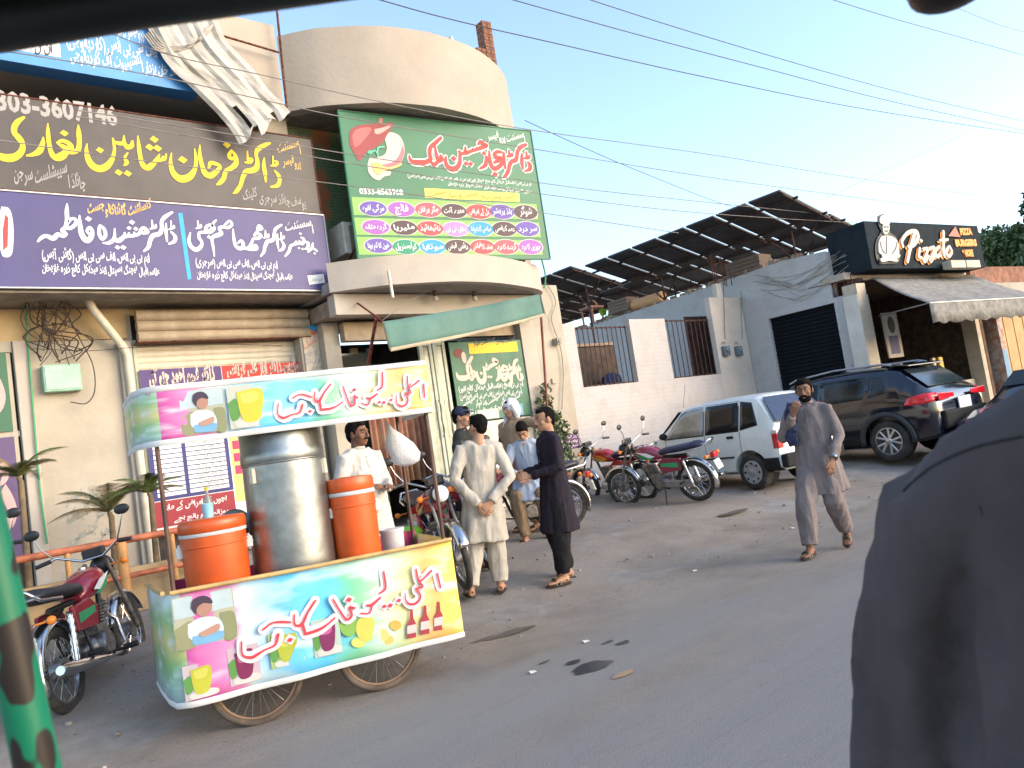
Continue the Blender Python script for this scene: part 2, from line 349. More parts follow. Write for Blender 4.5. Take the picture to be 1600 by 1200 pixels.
# ---------------------------------------------------------------- the setting
D = lambda a: math.radians(a)
def ground_mat(name, kindg):
    m = bpy.data.materials.new(name); m.use_nodes = True; nt = m.node_tree; b = nt.nodes['Principled BSDF']; L = nt.links.new; N = nt.nodes.new
    geo = N('ShaderNodeNewGeometry'); sep = N('ShaderNodeSeparateXYZ'); L(geo.outputs['Position'], sep.inputs[0])
    def nz(scale, detail=6, rough=.6, vec=None, dist=0):
        n = N('ShaderNodeTexNoise'); n.inputs['Scale'].default_value = scale; n.inputs['Detail'].default_value = detail; n.inputs['Roughness'].default_value = rough; n.inputs['Distortion'].default_value = dist; L(vec or geo.outputs['Position'], n.inputs['Vector']); return n.outputs[0]
    def mr(x, a, b_, c=0, d=1):
        n = N('ShaderNodeMapRange'); n.inputs[1].default_value = a; n.inputs[2].default_value = b_; n.inputs[3].default_value = c; n.inputs[4].default_value = d; L(x, n.inputs[0]); return n.outputs[0]
    def mixc(f_, a, b_):
        n = N('ShaderNodeMix'); n.data_type = 'RGBA'; L(f_, n.inputs[0])
        for k, v in ((6, a), (7, b_)):
            if isinstance(v, tuple): n.inputs[k].default_value = (*v, 1)
            else: L(v, n.inputs[k])
        return n.outputs[2]
    st = N('ShaderNodeMapping'); st.inputs['Scale'].default_value = (.22, 1.6, 1); st.inputs['Rotation'].default_value = (0, 0, D(7)); L(geo.outputs['Position'], st.inputs[0])
    dirt = mixc(mr(nz(2.2), .35, .65), (.245, .208, .175), (.18, .155, .132)); dirt = mixc(mr(nz(.7, 4), .42, .62, 0, .8), dirt, (.26, .228, .2))
    dirt = mixc(mr(nz(38, 3), .55, .72, 0, .6), dirt, (.10, .085, .07))
    asp = mixc(mr(nz(90, 3), .38, .62), (.225, .214, .205), (.170, .163, .158)); asp = mixc(mr(nz(1.1, 6, .6, st.outputs[0]), .38, .66, 0, .75), asp, (.23, .216, .20))
    asp = mixc(mr(nz(260, 2), .60, .70, 0, .7), asp, (.30, .29, .28))
    if kindg == 'road':
        dusty = N('ShaderNodeMath'); dusty.operation = 'ADD'; L(mr(sep.outputs[1], 2.2, 5.4, 0, .66), dusty.inputs[0]); L(mr(nz(.9, 8, .62, st.outputs[0], .6), .38, .66, -.28, .42), dusty.inputs[1])
        col = mixc(mr(dusty.outputs[0], .12, .62), asp, dirt)
        vor = N('ShaderNodeTexNoise'); vor.inputs['Scale'].default_value = .8; vor.inputs['Detail'].default_value = 10; vor.inputs['Roughness'].default_value = .68; L(st.outputs[0], vor.inputs['Vector'])
        sb = N('ShaderNodeMath'); sb.operation = 'ABSOLUTE'; s2 = N('ShaderNodeMath'); s2.operation = 'SUBTRACT'; s2.inputs[1].default_value = .5; L(vor.outputs[0], s2.inputs[0]); L(s2.outputs[0], sb.inputs[0])
        col = mixc(mr(sb.outputs[0], .0, .006, .16, 0), col, (.05, .045, .04))
    else:
        conc = mixc(mr(nz(5), .35, .65), (.27, .255, .24), (.19, .18, .17))
        col = mixc(mr(nz(.5, 7, .6, None, .5), .50, .56, 0, .75), dirt, conc)
    L(col, b.inputs['Base Color']); b.inputs['Roughness'].default_value = .92; b.inputs['Specular IOR Level'].default_value = .25
    bp = N('ShaderNodeBump'); bp.inputs['Strength'].default_value = .55; bp.inputs['Distance'].default_value = .012; L(nz(120 if kindg == 'road' else 45, 8, .7), bp.inputs['Height']); L(bp.outputs[0], b.inputs['Normal'])
    return m
q = MB(); xs_ = [-200, -60, -20, -8]+[-7+i*.25 for i in range(140)]+[30, 40, 80, 300]; ys_ = [-200, -60, -20, -6, -2, 0, 2, 3.5]+[4.2+.15*i for i in range(50)]+[12, 14, 20, 40, 300]
V = []; F = []
for y in ys_:
    for x in xs_:
        z = gz(x, y)-.004
        if 4.9 < y < 12: z += (noise.noise((x*.9, y*.9, 1))*.035+noise.noise((x*3, y*3, 5))*.014)*min(1, (y-4.9)/.8)
        V.append((x, y, z))
nx = len(xs_)
for j in range(len(ys_)-1):
    for i in range(nx-1): F.append((j*nx+i, j*nx+i+1, (j+1)*nx+i+1, (j+1)*nx+i))
q.add(V, F); kind(q.build('ground', ground_mat('ground_dust', 'dust'), smooth=True), 'structure')
q = MB(); V = []; F = []; xr = [-200, -60, -20]+[-8+i*.18 for i in range(230)]+[60, 300]
for x in xr:
    e = 5.05+.22*noise.noise((x*.5, 3, 1))+.13*noise.noise((x*1.7, 9, 2))+.05*noise.noise((x*6, 2, 2))
    V += [(x, -30, 0), (x, 0, 0), (x, 4.3, 0), (x, e-.15, gz(x, e-.15)+.004), (x, e, gz(x, e)+.003)]
for i in range(len(xr)-1):
    for j in range(4): F.append((i*5+j, (i+1)*5+j, (i+1)*5+j+1, i*5+j+1))
q.add(V, F); kind(q.build('road', ground_mat('asphalt', 'road'), smooth=True), 'structure')
# stains and small litter on the road
def blob(name, px, py, rx, ry, m_, lab, cat, zo=.006, n=26, seed=0, rot=0):
    c = PG(px, py); q = MB(); P = []
    for i in range(n):
        a = 2*math.pi*i/n; k = 1+.35*noise.noise((math.cos(a)*1.7+seed, math.sin(a)*1.7, seed))+.25*noise.noise((math.cos(a)*5+seed, math.sin(a)*5, 2)); X = math.cos(a)*rx*k; Y = math.sin(a)*ry*k
        P.append((c.x+X*math.cos(rot)-Y*math.sin(rot), c.y+X*math.sin(rot)+Y*math.cos(rot), c.z+zo))
    q.add([(c.x, c.y, c.z+zo)]+P, [(0, i+1, (i+1) % n+1) for i in range(n)]); o = q.build(name, m_)
    if cat: tag(o, lab, cat)
    else: kind(o, 'structure')
    return o
wet = mat('wet_stain', (.030, .031, .036), .35, var=.2); oil = mat('oil_stain', (.07, .065, .062), .8, var=.3)
blob('puddle', 925, 1043, .15, .085, wet, '', None, seed=1); blob('puddle', 895, 1036, .06, .035, wet, '', None, seed=2)
blob('puddle', 974, 1005, .06, .03, oil, '', None, seed=3); blob('puddle', 950, 1004, .06, .02, oil, '', None, seed=4)
blob('puddle', 780, 993, .30, .08, mat('damp_soil', (.10, .085, .07), .9), '', None, seed=5, rot=-.3); blob('puddle', 975, 1054, .09, .035, mat('sand_spill', (.33, .22, .13), .9), '', None, seed=6)
blob('puddle', 1148, 802, .3, .09, mat('damp_soil', (.10, .085, .07), .9), '', None, seed=7, zo=.02); blob('puddle', 850, 1036, .05, .015, oil, '', None, seed=8)
rnd = random.Random(4)
q = MB()
for i in range(380):       # loose stones along the edge of the shoulder
    x = rnd.uniform(-2, 22); y = 4.7+abs(rnd.gauss(0, 1.6)); s_ = rnd.uniform(.004, .016)*(1.3 if y > 5.5 else 1)
    q.box((x, y, gz(x, y)+s_*.2+.004), (s_*2, s_*1.5, s_), Matrix.Rotation(rnd.uniform(0, 3), 3, 'Z'), (.6, .7))
kind(q.build('gravel', mat('stone_grey', (.25, .22, .19), .9, var=.4)), 'stuff')
for px, py in ((1085, 893), (1238, 826), (915, 1004), (832, 1052)):
    c = PG(px, py); q = MB(); q.slab([c+Vector(v) for v in ((-.025, -.015, .006), (.02, -.02, .008), (.03, .01, .006), (-.015, .018, .012))], (0, 0, .004))
    tag(q.build('paper_scrap', flat('paper_white', (.6, .58, .55))), {1085: 'scrap of white paper on the road beyond the dark-clothed man', 1238: 'scrap of white paper on the dust behind the walking man', 915: 'scrap of white paper on the asphalt beyond the wet stain', 832: 'sliver of white paper on the asphalt left of the wet stain'}[px], 'litter', 'paper scraps on the ground')
# ---------------------------------------------------------------- wall materials
cream = mat('plaster_cream', (.43, .38, .305), .88, var=.10, scale=1.6, bump=.2, bscale=30, dirt=.35, dirtcol=(.36, .25, .16)); yellow = mat('plaster_yellow', (.47, .34, .18), .88, var=.12, scale=2, bump=.2, bscale=30, dirt=.4, dirtcol=(.4, .26, .14))
beige = mat('plaster_beige', (.43, .37, .30), .9, var=.08, scale=.9, bump=.25, bscale=20, dirt=.3, dirtcol=(.33, .24, .17)); pale = mat('plaster_pale', (.46, .405, .345), .85, var=.07, scale=1.4, bump=.2, bscale=24, dirt=.35, dirtcol=(.42, .33, .25))
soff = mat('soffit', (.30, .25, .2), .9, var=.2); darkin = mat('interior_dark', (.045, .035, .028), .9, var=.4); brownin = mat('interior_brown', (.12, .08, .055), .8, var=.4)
metal_r = mat('rusty_metal', (.16, .055, .03), .75, .3, var=.5, scale=25); metal_g = mat('sage_metal', (.40, .43, .34), .55, .1, var=.08); redpole = mat('red_oxide', (.22, .045, .03), .6, .1, var=.3, scale=12); steel = mat('steel_grey', (.32, .32, .32), .4, .8)
def brickwall(name, col, mortar_dark=.965, rough=.9):
    m = bpy.data.materials.new(name); m.use_nodes = True; nt = m.node_tree; b = nt.nodes['Principled BSDF']; L = nt.links.new; N = nt.nodes.new
    tc = N('ShaderNodeTexCoord'); mp = N('ShaderNodeMapping'); mp.vector_type = 'POINT'; L(tc.outputs['Object'], mp.inputs[0])
    sx = N('ShaderNodeSeparateXYZ'); L(mp.outputs[0], sx.inputs[0]); ad = N('ShaderNodeMath'); L(sx.outputs[0], ad.inputs[0]); L(sx.outputs[1], ad.inputs[1]); cb = N('ShaderNodeCombineXYZ'); L(ad.outputs[0], cb.inputs[0]); L(sx.outputs[2], cb.inputs[1])
    br = N('ShaderNodeTexBrick'); br.inputs['Scale'].default_value = 1; br.inputs['Brick Width'].default_value = .24; br.inputs['Row Height'].default_value = .083; br.inputs['Mortar Size'].default_value = .009; br.inputs['Mortar Smooth'].default_value = .6
    L(cb.outputs[0], br.inputs[0]); br.inputs['Color1'].default_value = (*col, 1); br.inputs['Color2'].default_value = (*[c*.985 for c in col], 1); br.inputs['Mortar'].default_value = (*[c*mortar_dark for c in col], 1)
    nz_ = N('ShaderNodeTexNoise'); nz_.inputs['Scale'].default_value = 2.2; nz_.inputs['Detail'].default_value = 9; nz_.inputs['Roughness'].default_value = .7; L(tc.outputs['Object'], nz_.inputs[0]); mr_ = N('ShaderNodeMapRange'); mr_.inputs[1].default_value = .48; mr_.inputs[2].default_value = .78; mr_.inputs[4].default_value = .7; L(nz_.outputs[0], mr_.inputs[0])
    mx = N('ShaderNodeMix'); mx.data_type = 'RGBA'; L(mr_.outputs[0], mx.inputs[0]); L(br.outputs[0], mx.inputs[6]); mx.inputs[7].default_value = (*[c*k for c, k in zip(col, (.7, .62, .55))], 1); L(mx.outputs[2], b.inputs['Base Color']); b.inputs['Roughness'].default_value = rough
    n2 = N('ShaderNodeTexNoise'); n2.inputs['Scale'].default_value = 26; n2.inputs['Detail'].default_value = 5; L(tc.outputs['Object'], n2.inputs[0]); a2 = N('ShaderNodeMath'); a2.operation = 'MULTIPLY_ADD'; L(br.outputs['Fac'], a2.inputs[0]); a2.inputs[1].default_value = -.45; L(n2.outputs[0], a2.inputs[2])
    bp = N('ShaderNodeBump'); bp.inputs['Strength'].default_value = .45; bp.inputs['Distance'].default_value = .012; L(a2.outputs[0], bp.inputs['Height']); L(bp.outputs[0], b.inputs['Normal']); return m
whitewash = brickwall('whitewashed_brick', (.47, .435, .42)); shadewash = brickwall('shade_grey_brick', (.46, .46, .465))  # second whitewash: the hall wall's shade and sky tint are put into its colour
# ---------------------------------------------------------------- left building (clinics)
B1_ = thing('clinic_building', 'cream shop building on the left with big signboards across its upper floor', 'building', (1, 10, .5))
def part(nm, m_, par, *boxes, bevel=0):
    q = MB()
    for a, b in boxes: q.bb(a, b)
    return q.build(nm, m_, par, bevel=bevel)
XL = -4.0
w1 = part('wall', cream, B1_, ((XL, 10, .45), (-.9, 10.25, 3.8)))
part('wall', cream, B1_, ((1.2, 10.001, .45), (2.435, 10.25, 3.8))); part('wall', cream, B1_, ((4.66, 10.001, .45), (4.98, 10.25, 3.8))); part('lintel', yellow, B1_, ((2.403, 10.05, 3.72), (4.657, 10.25, 3.8)))
part('wall_band', yellow, B1_, ((-.9, 9.975, 3.42), (2.38, 9.998, 3.79)))
part('pilaster', pale, B1_, ((1.19, 9.93, .45), (1.34, 9.998, 3.42)), bevel=.01); part('pilaster', pale, B1_, ((2.26, 9.92, .45), (2.40, 9.998, 3.38)), bevel=.01); part('pilaster', cream, B1_, ((4.50, 9.80, .45), (4.66, 9.998, 3.72)))
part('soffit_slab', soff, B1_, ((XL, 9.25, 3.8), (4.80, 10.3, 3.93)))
part('upper_wall', brownin, B1_, ((XL, 10.6, 3.93), (4.6, 10.8, 6.3)))
part('upper_pillar', cream, B1_, ((.2, 9.4, 3.93), (1.05, 9.7, 6.3))); part('upper_pillar', cream, B1_, ((4.22, 9.45, 3.93), (4.55, 9.8, 6.3)))
part('parapet', beige, B1_, ((XL, 9.25, 6.3), (4.45, 9.42, 7.52)))
part('roof_slab', beige, B1_, ((XL, 9.425, 6.3), (4.6, 14, 6.5))); part('side_wall', beige, B1_, ((4.60, 10.3, .45), (4.75, 14, 6.29)))
part('shop_step', mat('step_concrete', (.30, .27, .24), .9, var=.2, dirt=.4), B1_, ((XL, 9.3, .3), (4.6, 9.92, .62)))
part('planter_wall', yellow, B1_, ((-1.5, 8.75, .3), (2.7, 8.87, .80)), bevel=.01); part('planter_soil', mat('brick_red_soil', (.20, .085, .05), .95, var=.3), B1_, ((-1.5, 8.875, .3), (2.7, 9.29, .62)))
# left shop front glazing with posters
part('shop_window_frame', cream, B1_, ((-.88, 9.97, 3.30), (1.18, 10.02, 3.42)), ((-.88, 9.97, 2.36), (1.18, 10.02, 2.42)), ((1.10, 9.965, 1.0), (1.16, 10.015, 3.29)))
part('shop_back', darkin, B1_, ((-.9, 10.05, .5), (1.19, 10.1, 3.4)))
# roller shutter: slats are pieces
sh = thing('roller_shutter', 'half-open cream roller shutter above the doctors\' list banner', 'shutter', (2.41, 10.02, 1)); 
slatm = mat('shutter_slat', (.60, .52, .40), .6, .1, var=.08, dirt=.3)
q = MB(); q.tube([(0, 0, 0), (2.22, 0, 0)], [(.038, .012)]*2, 10, up=(0, 0, 1)); sl = q.mesh('slat', [slatm], smooth=True)
for i in range(13): piece('slat', sl, sh, (2.43, 10.02, 3.30-.076*i))
q = MB(); q.tube([(0, 0, 0), (2.20, 0, 0)], [(.07, .06)]*2, 10, up=(0, 0, 1)); sl2 = q.mesh('box_rib', [mat('shutter_box', (.40, .31, .21), .7, .1, var=.15, dirt=.4)], smooth=True)
for i in range(3): piece('box_rib', sl2, sh, (2.45, 9.80, 3.66-.13*i))
q = MB(); q.bb((2.44, 9.77, 3.33), (4.66, 9.99, 3.345)); q.build('box_lip', metal_r, sh)
q = MB(); q.bb((2.43, 9.99, .5), (2.47, 10.04, 3.4)); q.build('guide_rail', metal_g, sh); q = MB(); q.bb((4.62, 9.99, .5), (4.66, 10.04, 3.4)); q.build('guide_rail', metal_g, sh)
q = MB(); q.bb((2.44, 10.06, .5), (4.66, 10.1, 3.72)); q.build('shop_back', darkin, B1_)
# drain pipe
q = MB(); q.tube([(1.93, 9.62, 3.82), (1.97, 9.66, 3.72), (2.29, 9.86, 3.30), (2.33, 9.88, 3.20), (2.36, 9.88, .5)], .048, 12); tag(q.build('drain_pipe', mat('pvc_cream', (.62, .56, .44), .5, dirt=.3), smooth=True), 'cream plastic drain pipe bending down beside the shutter', 'pipe')
# meter box, wire nest
P = PY(97, 590, 9.9); M = thing('meter_box', 'mint green electric box on the cream wall under the wire tangle', 'box', (P.x, 9.95, P.z)); q = MB(); q.bb((P.x-.19, 9.86, P.z-.16), (P.x+.19, 9.998, P.z+.15)); q.build('case', mat('mint_paint', (.30, .50, .38), .55, var=.1, dirt=.2), M, bevel=.012)
q = MB(); q.bb((P.x-.17, 9.85, P.z-.135), (P.x+.17, 9.862, P.z+.125)); q.build('cover', mat('mint_paint2', (.33, .53, .40), .5, var=.1), M)
rnd = random.Random(11)
NEST = []
for i in range(22):
    a = PY(rnd.uniform(40, 110), rnd.uniform(455, 490), 9.7); b = PY(rnd.uniform(60, 120), rnd.uniform(535, 572), 9.85); pts = [a]
    for t in (.3, .55, .8): pts.append(a.lerp(b, t)+Vector((rnd.gauss(0, .10), rnd.uniform(-.12, .06), rnd.gauss(0, .06))))
    pts.append(b); NEST.append([tuple(p) for p in cr([tuple(p) for p in pts], 6)])
q = MB()
for n_ in NEST: q.tube(n_, rnd.choice([.004, .006, .008]), 5, cap=False)
o = q.build('wire_tangle', mat('cable_brown', (.06, .035, .025), .7, var=.5, scale=10), smooth=True); kind(o, 'stuff'); 
def wire(px_pts, Y, r_, m_, label, group=None, cat='cable', sag=None):
    pts = [PY(x, y, Y if not isinstance(Y, list) else Y[i]) for i, (x, y) in enumerate(px_pts)]
    q = MB(); q.tube([tuple(p) for p in cr([tuple(p) for p in pts], 8)], r_, 5, cap=False); return tag(q.build('cable', m_, smooth=True), label, cat, group)
cbl = mat('cable_black', (.03, .027, .025), .6, var=.2); cbg = mat('cable_grey', (.20, .18, .17), .6, var=.2); grn_ = flat('hose_green', (.05, .30, .12))
wire([(42, 460), (43, 520), (52, 640), (62, 760), (74, 850)], 9.9, .011, grn_, 'green hose running down the cream wall left of the mint box')
wire([(100, 480), (125, 530), (145, 570), (148, 610), (135, 630), (110, 628)], 9.84, .007, cbl, 'black cable looping round the mint green box')
wire([(50, 545), (140, 548), (210, 543), (330, 538), (440, 540)], 9.6, .004, cbl, 'thin slack cable crossing the roller shutter')
# ---------------------------------------------------------------- corner building with rounded balconies
B2_ = thing('corner_building', 'beige building with rounded balcony parapets behind the green doctor sign', 'building', (6.5, 9.5, .5))
arcU = [(4.47, 9.24), (4.70, 9.02), (4.96, 8.83), (5.56, 8.53), (6.10, 8.40), (6.54, 8.37), (7.29, 8.47), (8.02, 8.80), (8.50, 9.22), (8.72, 9.62), (8.76, 10.0)]
arcL = [(4.62, 8.98), (4.9, 8.76), (5.3, 8.52), (6.04, 8.31), (6.5, 8.29), (6.99, 8.34), (7.9, 8.62), (8.28, 8.90), (8.42, 9.2)]
def arcband(arc, z0, z1, th, nm, m_, par, top=None):
    P = cr(arc, 6); q = MB(); n = len(P); V = []; F = []
    def nn(i): a = P[max(0, i-1)]; b = P[min(n-1, i+1)]; d = Vector((b[0]-a[0], b[1]-a[1], 0)).normalized(); return Vector((-d.y, d.x, 0))
    for i, (x, y) in enumerate(P):
        k = nn(i)*th; zt = z1 if top is None else top(i/(n-1)); V += [(x, y, z0), (x, y, zt), (x+k.x, y+k.y, zt), (x+k.x, y+k.y, z0)]
    for i in range(n-1):
        for j in range(4): F.append((i*4+j, (i+1)*4+j, (i+1)*4+(j+1) % 4, i*4+(j+1) % 4))
    F += [(3, 2, 1, 0), tuple((n-1)*4+j for j in range(4))]
    q.add(V, F); return q.build(nm, m_, par, auto=.5)
arcband(arcU, 6.3, 7.37, .16, 'upper_parapet', beige, B2_, lambda t: 7.36+.05*math.sin(t*3.1)); arcband(arcL, 3.76, 4.15, .14, 'balcony_parapet', pale, B2_)
def arcslab(arc, yb, z0, z1, nm, m_):
    P = cr(arc, 5); pts = [(x, y+.02, z0) for x, y in P]+[(P[-1][0], yb, z0), (P[0][0], yb, z0)]; q = MB(); q.slab(pts, (0, 0, z1-z0)); return q.build(nm, m_, B2_)
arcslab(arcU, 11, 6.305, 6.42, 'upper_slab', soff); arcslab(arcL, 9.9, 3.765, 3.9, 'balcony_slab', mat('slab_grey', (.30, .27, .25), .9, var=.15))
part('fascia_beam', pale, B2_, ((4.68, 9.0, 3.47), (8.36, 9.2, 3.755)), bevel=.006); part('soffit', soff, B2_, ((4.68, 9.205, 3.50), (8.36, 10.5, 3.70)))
# mosaic wall behind the green sign
mm = bpy.data.materials.new('mosaic_tiles'); mm.use_nodes = True; nt = mm.node_tree; b = nt.nodes['Principled BSDF']; L = nt.links.new; N = nt.nodes.new
tc = N('ShaderNodeTexCoord'); sx = N('ShaderNodeSeparateXYZ'); L(tc.outputs['Object'], sx.inputs[0]); cb = N('ShaderNodeCombineXYZ'); L(sx.outputs[0], cb.inputs[0]); L(sx.outputs[2], cb.inputs[1]); br = N('ShaderNodeTexBrick'); br.offset = 0; br.inputs['Scale'].default_value = 1; br.inputs['Brick Width'].default_value = .045; br.inputs['Row Height'].default_value = .045; br.inputs['Mortar Size'].default_value = .004; L(cb.outputs[0], br.inputs[0]); br.inputs['Color1'].default_value = (.10, .16, .075, 1); br.inputs['Color2'].default_value = (.16, .20, .11, 1); br.inputs['Mortar'].default_value = (.05, .07, .04, 1)
nz_ = N('ShaderNodeTexNoise'); nz_.inputs['Scale'].default_value = 2.6; nz_.inputs['Detail'].default_value = 1; L(tc.outputs['Object'], nz_.inputs[0]); mr_ = N('ShaderNodeMapRange'); mr_.inputs[1].default_value = .54; mr_.inputs[2].default_value = .57; L(nz_.outputs[0], mr_.inputs[0]); mx = N('ShaderNodeMix'); mx.data_type = 'RGBA'; L(mr_.outputs[0], mx.inputs[0]); L(br.outputs[0], mx.inputs[6]); mx.inputs[7].default_value = (.28, .11, .05, 1); L(mx.outputs[2], b.inputs['Base Color']); b.inputs['Roughness'].default_value = .35
part('mosaic_wall', mm, B2_, ((4.58, 9.62, 3.93), (8.36, 9.8, 6.30)))
part('wall_pier', cream, B2_, ((4.76, 9.60, .45), (4.99, 9.9, 3.49))); part('wall_pier', pale, B2_, ((8.06, 9.32, .45), (8.36, 9.8, 3.49)))
part('corner_wall', cream, B2_, ((8.37, 9.85, .45), (9.52, 10.1, 4.15)))
part('side_wall', beige, B2_, ((8.37, 10.11, .45), (8.6, 14, 6.29)), ((8.37, 9.3, 3.92), (8.5, 10.105, 6.29))); part('roof_slab', beige, B2_, ((4.78, 11.01, 6.3), (8.6, 14, 6.42)))
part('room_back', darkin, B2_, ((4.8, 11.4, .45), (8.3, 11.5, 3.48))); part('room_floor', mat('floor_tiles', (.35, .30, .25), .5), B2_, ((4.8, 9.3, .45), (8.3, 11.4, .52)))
part('step', mat('step_concrete', (.30, .27, .24), .9, var=.2, dirt=.4), B2_, ((4.7, 8.85, .3), (8.36, 9.295, .50)))
part('dado_panel', mat('marble_cream', (.60, .55, .45), .35, var=.2, scale=8), B2_, ((6.62, 9.36, .53), (8.05, 9.44, 1.86))); part('dado_trim', mat('mint_trim', (.38, .60, .48), .5), B2_, ((6.62, 9.35, 1.30), (8.05, 9.358, 1.345)))
part('shutter_housing', mat('shutter_box', (.50, .36, .22)), B2_, ((5.0, 9.45, 3.20), (8.05, 9.60, 3.46)))
# glass doors
for x0, lab in ((6.12, 'a'), (6.36, 'b')):
    q = MB(); q.bb((x0, 9.38, .55), (x0+.07, 9.43, 3.15)); q.bb((x0+.17, 9.38, .55), (x0+.225, 9.43, 3.15)); q.bb((x0+.07, 9.38, 3.07), (x0+.17, 9.43, 3.15)); q.bb((x0+.07, 9.38, .55), (x0+.17, 9.43, .7)); d = q.build('door', metal_g, B2_, bevel=.006)
    q = MB(); q.bb((x0+.072, 9.40, .70), (x0+.168, 9.41, 3.07)); q.build('door_glass', mat('door_glass', (.28, .30, .24), .25, var=.2), d)
for x0, s_ in ((6.33, -1), (6.47, 1)):
    q = MB(); q.tube(cr([(x0+.02*s_, 9.345, 1.70), (x0-.0*s_, 9.33, 1.82), (x0+.02*s_, 9.33, 1.98), (x0, 9.33, 2.14), (x0+.02*s_, 9.345, 2.26)], 5), .009, 6); q.build('door_handle', mat('dark_steel', (.12, .11, .1), .4, .8), B2_, smooth=True)
for i, (x0, x1, c_) in enumerate(((5.02, 5.10, (.18, .15, .11)), (5.32, 5.44, (.33, .22, .10)), (5.62, 5.66, (.25, .25, .22)))):
    part('door_frame', mat('frame_%d' % i, c_, .5), B2_, ((x0, 9.9+.05*i, .53), (x1, 9.95+.05*i, 3.18)))
part('glass_panel', mat('glass_dim', (.05, .05, .045), .08, coat=.4), B2_, ((5.12, 9.93, .53), (5.62, 9.94, 3.1)))
# curtain
q = MB(); V = []; F = []; n = 60
for i in range(n+1):
    x = 5.35+1.0*i/n*.92; y = 9.72+.045*math.sin(i*.95)+.02*math.sin(i*.37)
    V += [(x, y, 1.12+.04*math.sin(i*.2)), (x, y, 2.6)]
for i in range(n): F.append((2*i, 2*i+2, 2*i+3, 2*i+1))
q.add(V, F); cu = q.build('curtain', mat('curtain_cloth', (.34, .13, .09), .85, col2=(.45, .28, .16), scale=4.5, bump=.2), smooth=True); cu.modifiers.new('s', 'SOLIDIFY').thickness = .006; tag(cu, 'pleated rust and tan curtain hanging in the clinic doorway', 'curtain')
for px in (678, 740):
    P = PY(px, 450+(4 if px > 700 else 0), 8.85); L_ = thing('ceiling_bulb', 'round bulb under the balcony slab, the %s of the two' % ('left' if px < 700 else 'right'), 'lamp', (P.x, P.y, 3.70), group='bulbs under the balcony'); q = MB(); q.lathe([(.03, .06), (.035, .0), (.03, -.02)], 12, (P.x, P.y, 3.70)); q.build('holder', flat('bakelite', (.1, .07, .05)), L_); q = MB(); q.ball((P.x, P.y, 3.66), (.04, .04, .045)); q.build('bulb', flat('bulb_glass', (.55, .5, .45), .2), L_, smooth=True)
P = PY(673, 539, 9.5); L_ = thing('tube_bulb', 'small lit white bulb hanging in the clinic doorway', 'lamp', tuple(P)); q = MB(); q.ball(P, .022); em = bpy.data.materials.new('lit_bulb'); em.use_nodes = True; em.node_tree.nodes['Principled BSDF'].inputs['Emission Color'].default_value = (1, .97, .92, 1); em.node_tree.nodes['Principled BSDF'].inputs['Emission Strength'].default_value = 8; q.build('bulb', em, L_, smooth=True)
# drain spout on the balcony, brick stack on the roof
q = MB(); a = PY(610, 447, 8.45); q.tube([a+Vector((0, 0, .20)), a-Vector((0, .02, .16))], .022, 8); tag(q.build('drain_spout', mat('pvc_cream', (.6, .55, .45)), smooth=True), 'short pale drain spout on the rounded balcony edge', 'pipe')
q = MB(); a = PY(706, 68, 8.6); q.tube([a+Vector((0, 0, .10)), a-Vector((0, .04, .10))], .03, 8); tag(q.build('drain_spout', mat('pvc_cream', (.6, .55, .45)), smooth=True), 'small pale spout on the rounded roof parapet', 'pipe')
P0 = PY(757, 84, 11.0); bs = thing('brick_stack', 'stub of red brickwork standing on the roof above the rounded parapet', 'brickwork', (P0.x, 11.0, P0.z-.5))
q = MB(); q.box((0, 0, 0), (.22, .10, .062)); bme = q.mesh('brick', [mat('brick_red', (.26, .115, .07), .9, var=.35, scale=3)])
rnd = random.Random(3)
for j in range(17):
    for sx in range(3 if j < 4 else (2 if j < 8 else 1)):
        for k in (-1, 1):
            e = j % 2; piece('brick', bme, bs, (P0.x+.08-.235*sx+(.057*k if e else 0)+rnd.uniform(-.006, .006), 11+(0 if e else .057*k), P0.z-.48+.068*j), (0, 0, (math.pi/2 if e else 0)+rnd.uniform(-.03, .03)))
# hanging sheet (torn white tarpaulin), frame rails on the parapet
q = MB(); cols = 14; rows = 16; V = []; F = []
Lp = [(218, 20), (240, 62), (262, 102), (300, 138), (340, 178), (362, 205), (374, 226)]; Rp = [(335, 20), (352, 62), (372, 84), (398, 112), (420, 142), (440, 160), (454, 176)]
Bp = [(374, 226), (385, 221), (393, 216), (392, 208), (401, 214), (420, 205), (437, 190), (454, 176)]
lc = cr(Lp, 4); rc = cr(Rp, 4)
for j in range(rows+1):
    a = lc[int(j/rows*(len(lc)-1))]; b = rc[int(j/rows*(len(rc)-1))]
    for i in range(cols+1):
        t = i/cols; x = a[0]+(b[0]-a[0])*t; y = a[1]+(b[1]-a[1])*t
        if j == rows: y += 9*math.sin(t*17)*math.sin(t*3.1)+(12 if .28 < t < .36 else 0)*-1
        P = PY(x, y, 9.02-.012*math.sin(t*9+j*.3)-.10*(j/rows)+.02*math.sin(t*31+j*.2)+.05*noise.noise((t*5, j*.35, 3))); V.append(P)
for j in range(rows):
    for i in range(cols):
        if j >= rows-5 and i == 4: continue
        if j >= rows-2 and i == 10: continue
        F.append((j*(cols+1)+i, j*(cols+1)+i+1, (j+1)*(cols+1)+i+1, (j+1)*(cols+1)+i))
q.add(V, F); ts = q.build('torn_sheet', mat('tarp_white', (.42, .40, .36), .7, var=.12, scale=4, bump=.5, bscale=14, dirt=.35), smooth=False); ts.modifiers.new('s', 'SOLIDIFY').thickness = .008; tag(ts, 'torn crumpled off-white sheet dangling over the blue cardiology sign', 'sheet')
fr = thing('sign_frame', 'rusty pole and rails standing on the parapet above the dangling torn sheet', 'frame', tuple(PY(440, 150, 9.1)))
